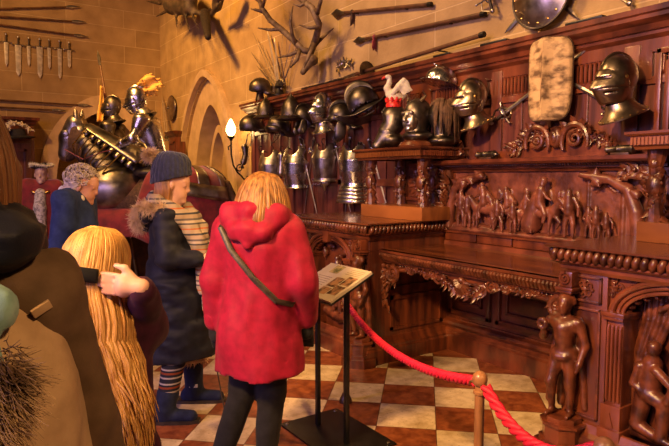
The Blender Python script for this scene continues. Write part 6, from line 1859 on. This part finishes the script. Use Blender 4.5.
for i in range(4): f.chain([hdw+np.array((.02-.012*i,.0,.03-.02*i)),hdw+np.array((.03-.01*i,.05,.03-.02*i)),hdw+np.array((.04,.08,.0-.012*i))],[.016,.015,.012],.005)
f.chain([hdw+np.array((0,-.04,.045)),hdw+np.array((.02,.0,.065)),hdw+np.array((.03,.04,.06))],[.017,.015,.012],.006)
part(f, 'glove', M['fur'], r, .009)

# ---- the grey haired man in the blue jacket
M['face2'] = mat('ruddy_skin', (.58,.27,.18), (.68,.36,.25), rough=.5, scale=12)
r, D, W, k = person('person with grey curly hair in a navy blue jacket, looking down to the right', (.829,4.62,0), -122, 1.66, M['face2'], J=dict(head=(0,.06,1.565), neck=(0,0,1.43)), pitch=-16, fem=False, hs=1.12)
f = SDF(.04).prof([(.80,.20,.16,0,0),(1.0,.20,.155,0,0),(1.25,.215,.16,0,-.01),(1.36,.18,.13,0,-.01),(1.43,.10,.09,0,-.01)], k=.03).cap(D['shl']*1.05,D['shr']*1.05,.095,.095,.05)
for s in 'lr': sleeve(f, D, s, .10,.085,.065,.03,.97)
part(f, 'jacket', M['bluejacket'], r, .013, foldn(.012, 8, (1,1,.5), 12))
f = SDF(.02).chain([(-.075,.06,1.44),(-.09,-.04,1.475),(0,-.09,1.50),(.09,-.04,1.475),(.075,.06,1.44)],[.033]*5); f.cap((0,0,1.42),(0,.01,1.47),.075,.068); part(f, 'collar', M['shirt'], r, .010)
f = SDF(.03)
for s in 'lr': f.chain([D['hp'+s],D['kn'+s],D['an'+s]],[.115,.08,.062])
part(f, 'trousers', M['navy'], r, .014)
for s in 'lr':
    a = D['an'+s]; f = SDF(.015).cap(a, a+np.array((0,0,-.05)),.05,.045).cap(a+np.array((0,-.03,-.045)),a+np.array((0,.18,-.052)),.042,.036); f.box(a+np.array((0,.06,-.15)),(.2,.3,.06),op='-',k=.003); part(f, 'shoe', M['leather'], r, .011)
ho = hair_cap(r, W, M['greyhair'], k, [((0,-.07,.02),(0,-.075,-.05),.07,.05),((.07,-.03,.01),(.068,-.03,-.03),.03,.02),((-.07,-.03,.01),(-.068,-.03,-.03),.03,.02)], cut=[((0,.105,-.01),(.09,.085,.075))], disp=foldn(.012, 42, (1,1,1), 5))
m = MB(); rg = random.Random(19)
for i in range(330):
    a = rg.uniform(0,2*PI); e = rg.uniform(-.2,1.5); d = Vector((math.cos(a)*math.cos(e), math.sin(a)*math.cos(e), math.sin(e)))
    if d.y > .55 and d.z < .55: continue
    c = Vector(W(d.x*.092,-.025+d.y*.108,.04+d.z*.098)); s = d.cross(Vector((rg.gauss(0,1),rg.gauss(0,1),rg.gauss(0,1)))).normalized(); t = d.cross(s)
    m.tube([c + s*(.016*math.cos(q)) + t*(.016*math.sin(q)) + d*.004*q for q in np.linspace(0,4.2,7)], [.004,.0045,.0045,.004,.0035,.003,.001], 5)
m.build('hair_curls', M['greyhair'], ho, local=True, smooth=180)

# ---- the person in the foreground with long golden hair
r, D, W, k = person('person with long golden hair, one hand at the head holding a black headband', (.375,1.79,0), -34, 1.43, M['skin'],
    J=dict(shl=(-.12,-.01,1.37), shr=(.11,.03,1.37), elr=(.125,.13,1.33), wrr=(.205,-.165,1.545), hdr=(-.98,.10,.10), pnr=(.1,1,0), ell=(-.22,.04,1.12), wrl=(-.16,.22,1.0)), yaw=-10, pitch=-10, curl=-.25, h=.007)
f = SDF(.04).prof([(.50,.17,.17,0,0),(.8,.155,.155,0,0),(1.0,.145,.14,0,0),(1.15,.14,.125,0,-.01),(1.24,.12,.10,0,-.01),(1.28,.08,.08,0,-.01)], k=.03).cap(D['shl'],D['shr'],.075,.075,.05)
sleeve(f, D, 'l', .075,.065,.05,.03,.95); sleeve(f, D, 'r', .07,.056,.042,.03,.93)
part(f, 'coat', M['plum'], r, .011, foldn(.010, 9, (1,1,.5), 14))
f = SDF(.03)
for s in 'lr': f.chain([D['hp'+s],D['kn'+s],D['an'+s]],[.10,.07,.055])
part(f, 'trousers', M['plum'], r, .013)
for s in 'lr':
    a = D['an'+s]; f = SDF(.015).cap(a, a+np.array((0,0,-.04)),.045,.04).cap(a+np.array((0,-.03,-.036)),a+np.array((0,.15,-.042)),.038,.032); f.box(a+np.array((0,.06,-.14)),(.2,.3,.06),op='-',k=.003); part(f, 'shoe', M['leather'], r, .010)
f = SDF(.04).ell(W(0,-.03,.045), np.array((.092,.112,.10))*k).cap(W(0,-.08,0),W(.05,-.13,-.28),.085*k,.09*k).cap(W(.05,-.13,-.28),W(.12,-.14,-.55),.09*k,.07*k).cap(W(.07,-.03,0),W(.13,-.07,-.28),.04*k,.05*k).cap(W(-.07,-.03,0),W(-.09,-.06,-.25),.04*k,.05*k)
f.ell(W(0,.13,-.03),np.array((.07,.08,.1))*k,op='-',k=.02)
hb = part(f, 'hair', M['blonde'], r, .010)
m = MB(); rg = random.Random(33)
for i in range(1500):
    a = rg.uniform(-PI*1.12, PI*.12); ca, sa = math.cos(a), math.sin(a); o = rg.uniform(1.0,1.09); L = rg.uniform(.42,.66)
    wv = rg.uniform(-.02,.02); w2 = rg.uniform(-.025,.025)
    b = np.array((0,-.05,0))
    m_ = [W(.008*ca,rg.uniform(-.07,.05),.148), W(.050*ca*o,-.02+.060*sa*o,.138), W(.082*ca*o,-.026+.098*sa*o,.105), W(.100*ca*o,-.03+.118*sa*o,.050), W(.106*ca*o,-.045+.125*sa*o,-.05), W(.118*ca*o+wv+.02,-.07+.12*sa*o,-.17), W(.130*ca*o-wv+.06,-.085+.12*sa*o,-.30), W(.125*ca*o+w2+.10,-.095+.10*sa*o,-.30-(L-.3)*.6), W(.11*ca*o+w2*1.6+.13,-.10+.085*sa*o+wv,-L)]
    lock(m, m_, rg.uniform(.0018,.0038), i)
m.build('hair_locks', M['blonde'], hb, local=True, smooth=180)
# black band held in the hand
w = D['wrr']; m = MB()
MB().grid(lambda u, v: tuple(W((.132+.008*math.sin(v*PI))*math.cos(-2.6+1.75*u), -.03+(.172+.006*math.sin(v*PI))*math.sin(-2.6+1.75*u), -.030+.042*v-.03*(u-.5))), 24, 5).build('headband', M['blackcloth'], r, local=True, smooth=180, solid=.010)

# ---- nearest person at the left edge, cut by the frame
r, D, W, k = person('nearest person at the left edge, in a taupe and beige coat with fur trimmed hood', (.02,1.17,0), -25, 1.71, M['skin'],
    J=dict(shl=(-.13,-.01,1.385), shr=(.115,.02,1.385), elr=(.185,.09,1.11), wrr=(.20,.15,.88), head=(-.025,.03,1.60)), yaw=10, h=.010)
f = SDF(.04).prof([(.55,.25,.20,0,0),(.9,.205,.175,0,0),(1.1,.195,.17,0,-.01),(1.25,.185,.165,0,-.015),(1.36,.15,.13,0,-.01),(1.42,.11,.10,0,-.01)], k=.03)
sleeve(f, D, 'l', .09,.08,.065,.03,.95)
part(f, 'coat', M['beige'], r, .010, foldn(.018, 9, (1,1,.4), 21))
f = SDF(.04).cap(D['shr']+np.array((-.07,0,.01)),D['shr']+np.array((-.005,0,.0)),.078,.080,.05).cap(D['shl']+np.array((.07,0,.01)),D['shl'],.085,.09,.05); sleeve(f, D, 'r', .066,.052,.05,.03,.97)
sl = part(f, 'sleeve', M['taupe'], r, .010, foldn(.016, 11, (1,1,.8), 23))
c = np.array(D['shr'])+np.array((.035,-.085,-.01))
MB().box((-.016,-.003,-.008),(.016,.003,.008),.001,trs(tuple(c),35,-28,18)).build('patch', M['beige'], sl, local=True)
f = SDF(.03).chain([(-.11,.05,1.485),(-.12,-.05,1.50),(-.01,-.11,1.51),(.08,-.05,1.50),(.07,.06,1.485)],[.055,.06,.065,.06,.055]).cap((-.02,0,1.46),(-.02,0,1.53),.10,.09); part(f, 'neck_scarf', M['darknavy'], r, .010, foldn(.012, 14, (1,1,2), 25))
f = SDF(.04).chain([(-.08,-.13,1.40),(.03,-.16,1.38),(.10,-.12,1.40)],[.035,.04,.035]).chain([(-.05,-.155,1.31),(.08,-.15,1.32)],[.04,.04]).chain([(.0,-.165,1.24),(.05,-.16,1.28)],[.035,.035])
lin = part(f, 'hood_lining', M['teal'], r, .010, foldn(.014, 22, (1,1,.4), 27))
fp = [(-.13,-.14,1.36),(-.12,-.22,1.27),(-.05,-.25,1.19),(.0,-.25,1.165),(.055,-.235,1.18),(.095,-.21,1.24),(.115,-.16,1.32)]
m = MB().tube(fp, .045, 10); fur(m, fp, .055, 15000, .036, 14, .9, .0010); m.build('fur_trim', M['brownfur'], r, local=True, smooth=180)
f = SDF(.03)
for s in 'lr': f.chain([D['hp'+s],D['kn'+s],D['an'+s]],[.11,.075,.06])
part(f, 'trousers', M['navy'], r, .014)
for s in 'lr':
    a = D['an'+s]; f = SDF(.015).cap(a, a+np.array((0,0,-.05)),.05,.045).cap(a+np.array((0,-.03,-.045)),a+np.array((0,.17,-.052)),.042,.036); f.box(a+np.array((0,.06,-.147)),(.2,.3,.06),op='-',k=.003); part(f, 'shoe', M['leather'], r, .012)
ho = hair_cap(r, W, M['brownhair'], k, [((0,-.08,.02),(0,-.085,-.09),.08,.06),((.075,-.02,.0),(.08,-.02,-.09),.045,.035),((-.075,-.02,.0),(-.08,-.02,-.09),.045,.035)], cut=[((0,.12,-.03),(.07,.09,.1))])
m = MB(); rg = random.Random(41)
for i in range(420):
    a = rg.uniform(-PI*1.15, PI*.15); ca, sa = math.cos(a), math.sin(a); o = rg.uniform(1.0,1.07); L = rg.uniform(.13,.20)
    lock(m, [W(.008*ca,rg.uniform(-.07,.05),.148), W(.06*ca*o,-.02+.07*sa*o,.13), W(.095*ca*o,-.028+.112*sa*o,.05), W(.105*ca*o,-.035+.122*sa*o,-.04), W(.098*ca*o,-.035+.11*sa*o,-L)], .006, i)
m.build('hair_locks', M['brownhair'], ho, local=True, smooth=180)

# ---- the figure in the red robe beside the horse
M['pale'] = mat('pale_skin', (.66,.42,.32), (.74,.50,.40), rough=.5, scale=12)
M['ermine'] = mat('ermine', (.30,.27,.26), (.70,.64,.60), rough=.8, scale=26, contrast=(.42,.52), bump=.4)
r, D, W, k = person('person in a crimson robe and white edged black hat beside the armoured horse', (1.25,9.50,0), 160, 1.76, M['pale'], h=.012, hs=1.18)
f = SDF(.04).prof([(.06,.36,.34,0,0),(.6,.30,.28,0,0),(1.0,.25,.22,0,0),(1.25,.25,.19,0,0),(1.38,.20,.14,0,0),(1.44,.09,.09,0,0)], k=.03).cap(D['shl'],D['shr'],.12,.12,.05)
for s in 'lr': sleeve(f, D, s, .13,.13,.13,.03,.9)
part(f, 'robe', M['red'], r, .018, foldn(.02, 6, (1,1,.25), 31))
f = SDF(.03).chain([(0,.14,1.36),(0,.20,1.15),(0,.245,.85),(0,.28,.5)],[.075,.085,.09,.10]); part(f, 'fur_front', M['ermine'], r, .014)
f = SDF(.02).chain([(-.18,.03,1.44),(-.10,.13,1.38),(0,.17,1.34),(.10,.13,1.38),(.18,.03,1.44)],[.02]*5); part(f, 'gold_collar', M['brass'], r, .010)
MB().lathe([(.14,.035),(.145,.045),(.10,.012),(.095,.06),(.08,.085),(0,.09)], Matrix.Translation(W(0,-.01,.07)) @ rotm('Y',8), 24).build('hat', M['black'], r, local=True, smooth=50)
m = MB(); c = W(0,-.01,.08); pts = [tuple(c+np.array((.145*math.cos(t),.145*math.sin(t),.045+.015*math.sin(2*t)))) for t in np.linspace(0,2*PI,25)]
fur(m.tube(pts, .014, 6), pts, .014, 500, .03, 2, .1); m.build('hat_trim', M['white'], r, local=True, smooth=180)
f = SDF(.02).ell(W(0,-.03,.03), np.array((.085,.10,.09))*k).cap(W(0,-.07,0),W(0,-.07,-.08),.07,.05); f.ell(W(0,.12,-.03),np.array((.07,.09,.1))*k,op='-',k=.015); part(f, 'hair', M['brownhair'], r, .012)
for s in 'lr':
    a = D['an'+s]; f = SDF(.015).cap(a+np.array((0,-.03,-.045)),a+np.array((0,.17,-.052)),.042,.036); f.box(a+np.array((0,.06,-.15)),(.2,.3,.06),op='-',k=.003); part(f, 'shoe', M['leather'], r, .012)
# ------------------------------------------------------------------ lectern, rope barrier, iron rail
r = thing('lectern', 'black floor lectern with a sloping printed information panel beside the red coat', 'lectern', (1.93,2.85,0))
MB().box((1.745,2.55,0),(2.19,3.185,.012),.003).build('base_plate', M['blackpaint'], r, smooth=25)
for x, y in ((1.78,2.585),(2.155,2.585),(1.78,3.15),(2.155,3.15)): MB().lathe([(.012,.012),(.010,.018),(0,.019)], Matrix.Translation((x,y,0)), 10).build('bolt', M['oldsteel'], r)
for y in (2.715,3.03): MB().box((1.925,y-.0135,.012),(1.952,y+.0135,.985),.003).build('post', M['blackpaint'], r, smooth=25)
p0 = Vector((1.765,2.63,.905)); du = Vector((0,1,0)); dv = Vector((.29,0,.14)).normalized(); dn = du.cross(dv)*-1
Wd, Hd = .42, .325
def PL(u, v, n): return p0 + du*u + dv*v + dn*n
def slab(m, u0, u1, v0, v1, n0, n1):
    vs = [PL(u,v,n) for n in (n0,n1) for v in (v0,v1) for u in (u0,u1)]
    return m.add(vs, [(0,1,3,2),(4,6,7,5),(0,4,5,1),(2,3,7,6),(0,2,6,4),(1,5,7,3)])
if dn.z < 0: dn = -dn
M['paper'] = mat('printed_panel', (.46,.38,.29), (.54,.45,.35), rough=.45, scale=6)
M['photo1'] = mat('printed_picture_dark', (.05,.025,.015), (.42,.22,.12), rough=.45, scale=28, contrast=(.4,.6))
M['photo2'] = mat('printed_picture_green', (.10,.10,.03), (.45,.34,.14), rough=.45, scale=34, contrast=(.4,.6))
M['ink'] = mat('printed_text', (.22,.16,.11), (.26,.19,.13), rough=.5)
pn = slab(MB(), 0, Wd, 0, Hd, -.012, .004).build('panel', M['paper'], r, smooth=0)
slab(MB(), -.006, Wd+.006, -.006, Hd+.006, -.022, -.012).build('tray', M['blackpaint'], r, smooth=0)
# the reader stands on the low side: u runs to the reader's left
for u0, u1, v0, v1, mm in ((.24,.33,.235,.315,'photo2'),(.115,.20,.115,.21,'photo1'),(.02,.105,.15,.235,'photo1'),(.025,.11,.055,.14,'photo1'),(.12,.205,.04,.105,'photo1')):
    slab(MB(), u0, u1, v0, v1, .004, .0048).build('printed_picture', M[mm], pn, smooth=0)
t = MB(); rg = random.Random(2)
for j in range(9): slab(t, .235, .235+rg.uniform(.12,.165), .03+.02*j, .034+.02*j, .004, .0045)
t.build('printed_text', M['ink'], pn, smooth=0); t = MB()
for j in range(4): slab(t, .03, .03+rg.uniform(.12,.16), .25+.016*j, .2535+.016*j, .004, .0045)
t.build('printed_text', M['ink'], pn, smooth=0)

def stanchion(x, y, z, label):
    r = thing('stanchion', label, 'stanchion', (x,y,0), group='wooden rope posts')
    T = Matrix.Translation((x,y,0))
    MB().lathe([(.045,0),(.046,.01),(.04,.03),(.032,.045),(.026,.06),(.022,.07)], T, 28).build('base', M['dark'], r, smooth=40)
    MB().lathe([(.017,.06),(.018,.1),(.0185,.5),(.018,z-.06),(.024,z-.055),(.024,z-.045),(.018,z-.04),(.016,z-.025)], T, 16).build('post', M['post'], r, smooth=40)
    MB().lathe([(.016,z-.028),(.026,z-.018),(.029,z-.0),(.026,z+.016),(.015,z+.027),(0,z+.031)], T, 16).build('finial', M['post'], r, smooth=60)
    for q in (-1,1): MB().tube([(x,y+q*.02,z-.02),(x,y+q*.045,z-.02),(x,y+q*.05,z-.035)], .006, 6).build('hook', M['brass'], r)
M['post'] = mat('turned_oak_post', (.20,.085,.035), (.36,.17,.075), rough=.35, scale=7, stretch=(4,4,.6), coat=.3)
M['rope'] = mat('crimson_rope', (.46,.005,.03), (.60,.010,.045), rough=.6, scale=60, bump=.2, bscale=250)
Sa = at(480, 379, d=2.1); Sb = at(345.8, 301, d=4.0)
stanchion(Sa.x, Sa.y, Sa.z, 'turned wooden post in front of the sideboard, where two red ropes meet')
stanchion(Sb.x, Sb.y, Sb.z, 'turned wooden post hidden behind the lectern leg')
Sc = at(600, 560, d=1.55); Sc.z = Sa.z
stanchion(Sc.x, Sc.y, Sc.z, 'turned wooden post beyond the lower right corner of the photo')
def rope(a, b, sag, label, R=.0205):
    n = 200; a = Vector(a); b = Vector(b); L = (b-a).length; c = []
    for i in range(n+1):
        t = i/n; q = a.lerp(b, t); q.z -= sag*4*t*(1-t); c.append(q)
    m = MB(); tw = L/.11
    for s in range(3):
        pts = []
        for i, q in enumerate(c):
            d = (c[min(i+1,n)]-c[max(i-1,0)]).normalized(); s1, t1, _ = frame(d)
            an = 2*PI*(tw*i/n + s/3); pts.append(q + s1*math.cos(an)*R*.56 + t1*math.sin(an)*R*.56)
        m.tube(pts, R*.54, 8)
    o = m.build('rope', M['rope'], None, smooth=180); tag(o, label, 'rope', 'twisted red barrier ropes'); return o
up = Vector((0,0,-.018))
dba = (Sb-Sa).normalized()*.035; dca = (Sc-Sa).normalized()*.035
rope(Sb+up-dba, Sa+up+dba, .11, 'twisted red rope sagging from behind the lectern to the wooden post')
rope(Sa+up+dca, Sc+up-dca, .10, 'twisted red rope running from the wooden post out at the lower right')

# black iron rail between the two women
r = thing('iron_rail', 'low black iron railing with pale ball finials behind the bobble hat', 'railing', (2.1,5.9,0))
a = at(195,243,d=6.0); b = at(206,243,d=6.0); zt = .93
for q in (a, b, b+(b-a)):
    MB().cyl((q.x,q.y,0),(q.x,q.y,zt),.014).build('post', M['iron'], r)
    MB().ell((q.x,q.y,zt+.03),.036,n=12).build('finial', M['oldsteel'], r)
c = b+(b-a)
MB().tube([(a.x,a.y,zt-.06),(c.x,c.y,zt-.06)],.011,8).build('rail', M['iron'], r); MB().tube([(a.x,a.y,.12),(c.x,c.y,.12)],.011,8).build('rail', M['iron'], r)
for i in range(5):
    q = a.lerp(c,(i+.5)/5); MB().cyl((q.x,q.y,.12),(q.x,q.y,zt-.06),.006).build('baluster', M['iron'], r)
# ------------------------------------------------------------------ camera, lights, world
cam = bpy.data.cameras.new('camera'); co = bpy.data.objects.new('camera', cam); COL.objects.link(co)
co.location = (0, 0, CAMH); co.rotation_euler = (PI/2 - TH, 0, -YAW)
cam.sensor_width = 36; cam.lens = FPX/669*36; cam.clip_start = .05
scene.camera = co
wd = bpy.data.worlds.new('world'); scene.world = wd; wd.use_nodes = True
bg = wd.node_tree.nodes['Background']; bg.inputs['Color'].default_value = (.55,.26,.11,1); bg.inputs['Strength'].default_value = .05

def area(name, loc, target, size, power, col, size_y=None):
    l = bpy.data.lights.new(name, 'AREA'); l.energy = power; l.color = col; l.size = size
    if size_y: l.shape = 'RECTANGLE'; l.size_y = size_y
    o = bpy.data.objects.new(name, l); COL.objects.link(o); o.location = loc
    o.rotation_euler = (Vector(target) - Vector(loc)).to_track_quat('-Z', 'Y').to_euler(); return o
def spot(name, loc, target, power, col, ang=50, blend=.5, rad=.08):
    l = bpy.data.lights.new(name, 'SPOT'); l.energy = power; l.color = col; l.spot_size = math.radians(ang); l.spot_blend = blend; l.shadow_soft_size = rad
    o = bpy.data.objects.new(name, l); COL.objects.link(o); o.location = loc
    o.rotation_euler = (Vector(target) - Vector(loc)).to_track_quat('-Z', 'Y').to_euler(); return o
def point(name, loc, power, col, rad=.06):
    l = bpy.data.lights.new(name, 'POINT'); l.energy = power; l.color = col; l.shadow_soft_size = rad
    o = bpy.data.objects.new(name, l); COL.objects.link(o); o.location = loc; return o

WARM = (1, .48, .11); AMB = (1, .55, .20)
# daylight through the tall windows of the opposite wall
area('window_daylight', (-4.6,3.6,3.2), (3.9,2.6,1.4), 1.0, 150, (.74,.46,1.0), 2.6)
area('window_daylight', (-4.6,-.2,3.2), (3.9,2.2,1.2), 1.0, 105, (.78,.52,1.0), 2.6)
# roof spotlights of the hall, then one added fill behind the camera
spot('roof_or_fill_spot', (-1.7,1.3,3.9), (3.5,2.6,.8), 1900, AMB, 46, .4, .22)
spot('roof_or_fill_spot', (.4,5.2,5.6), (4.0,4.6,2.2), 900, AMB, 70, .6, .45)
spot('roof_or_fill_spot', (.2,8.0,6.0), (4.05,9.6,3.2), 1500, WARM, 80, .7, .4)
spot('roof_or_fill_spot', (-.6,8.2,6.0), (1.4,12.6,3.4), 640, WARM, 90, .8)
spot('roof_or_fill_spot', (-2.2,.2,4.4), (1.2,3.4,.9), 500, AMB, 60, .5, .05)
spot('roof_or_fill_spot', (-1.0,6.4,5.6), (2.4,8.8,1.8), 500, AMB, 50, .5)
spot('roof_or_fill_spot', (3.3,1.5,4.4), (1.1,3.4,1.4), 600, AMB, 50, .5, .08)
spot('roof_or_fill_spot', (.9,-1.6,3.4), (.1,1.5,1.2), 300, AMB, 60, .6, .12)  # added fill light to brighten the foreground people, not a lamp of the hall
point('wall_lamp_glow', tuple(LAMP), 70, (1,.50,.16), .06)

vs = scene.view_settings
vs.view_transform = 'Standard'; vs.look = 'None'; vs.gamma = 1; vs.use_curve_mapping = False; vs.exposure = 0
scene.display_settings.display_device = 'sRGB'
scene.cycles.use_denoising = True
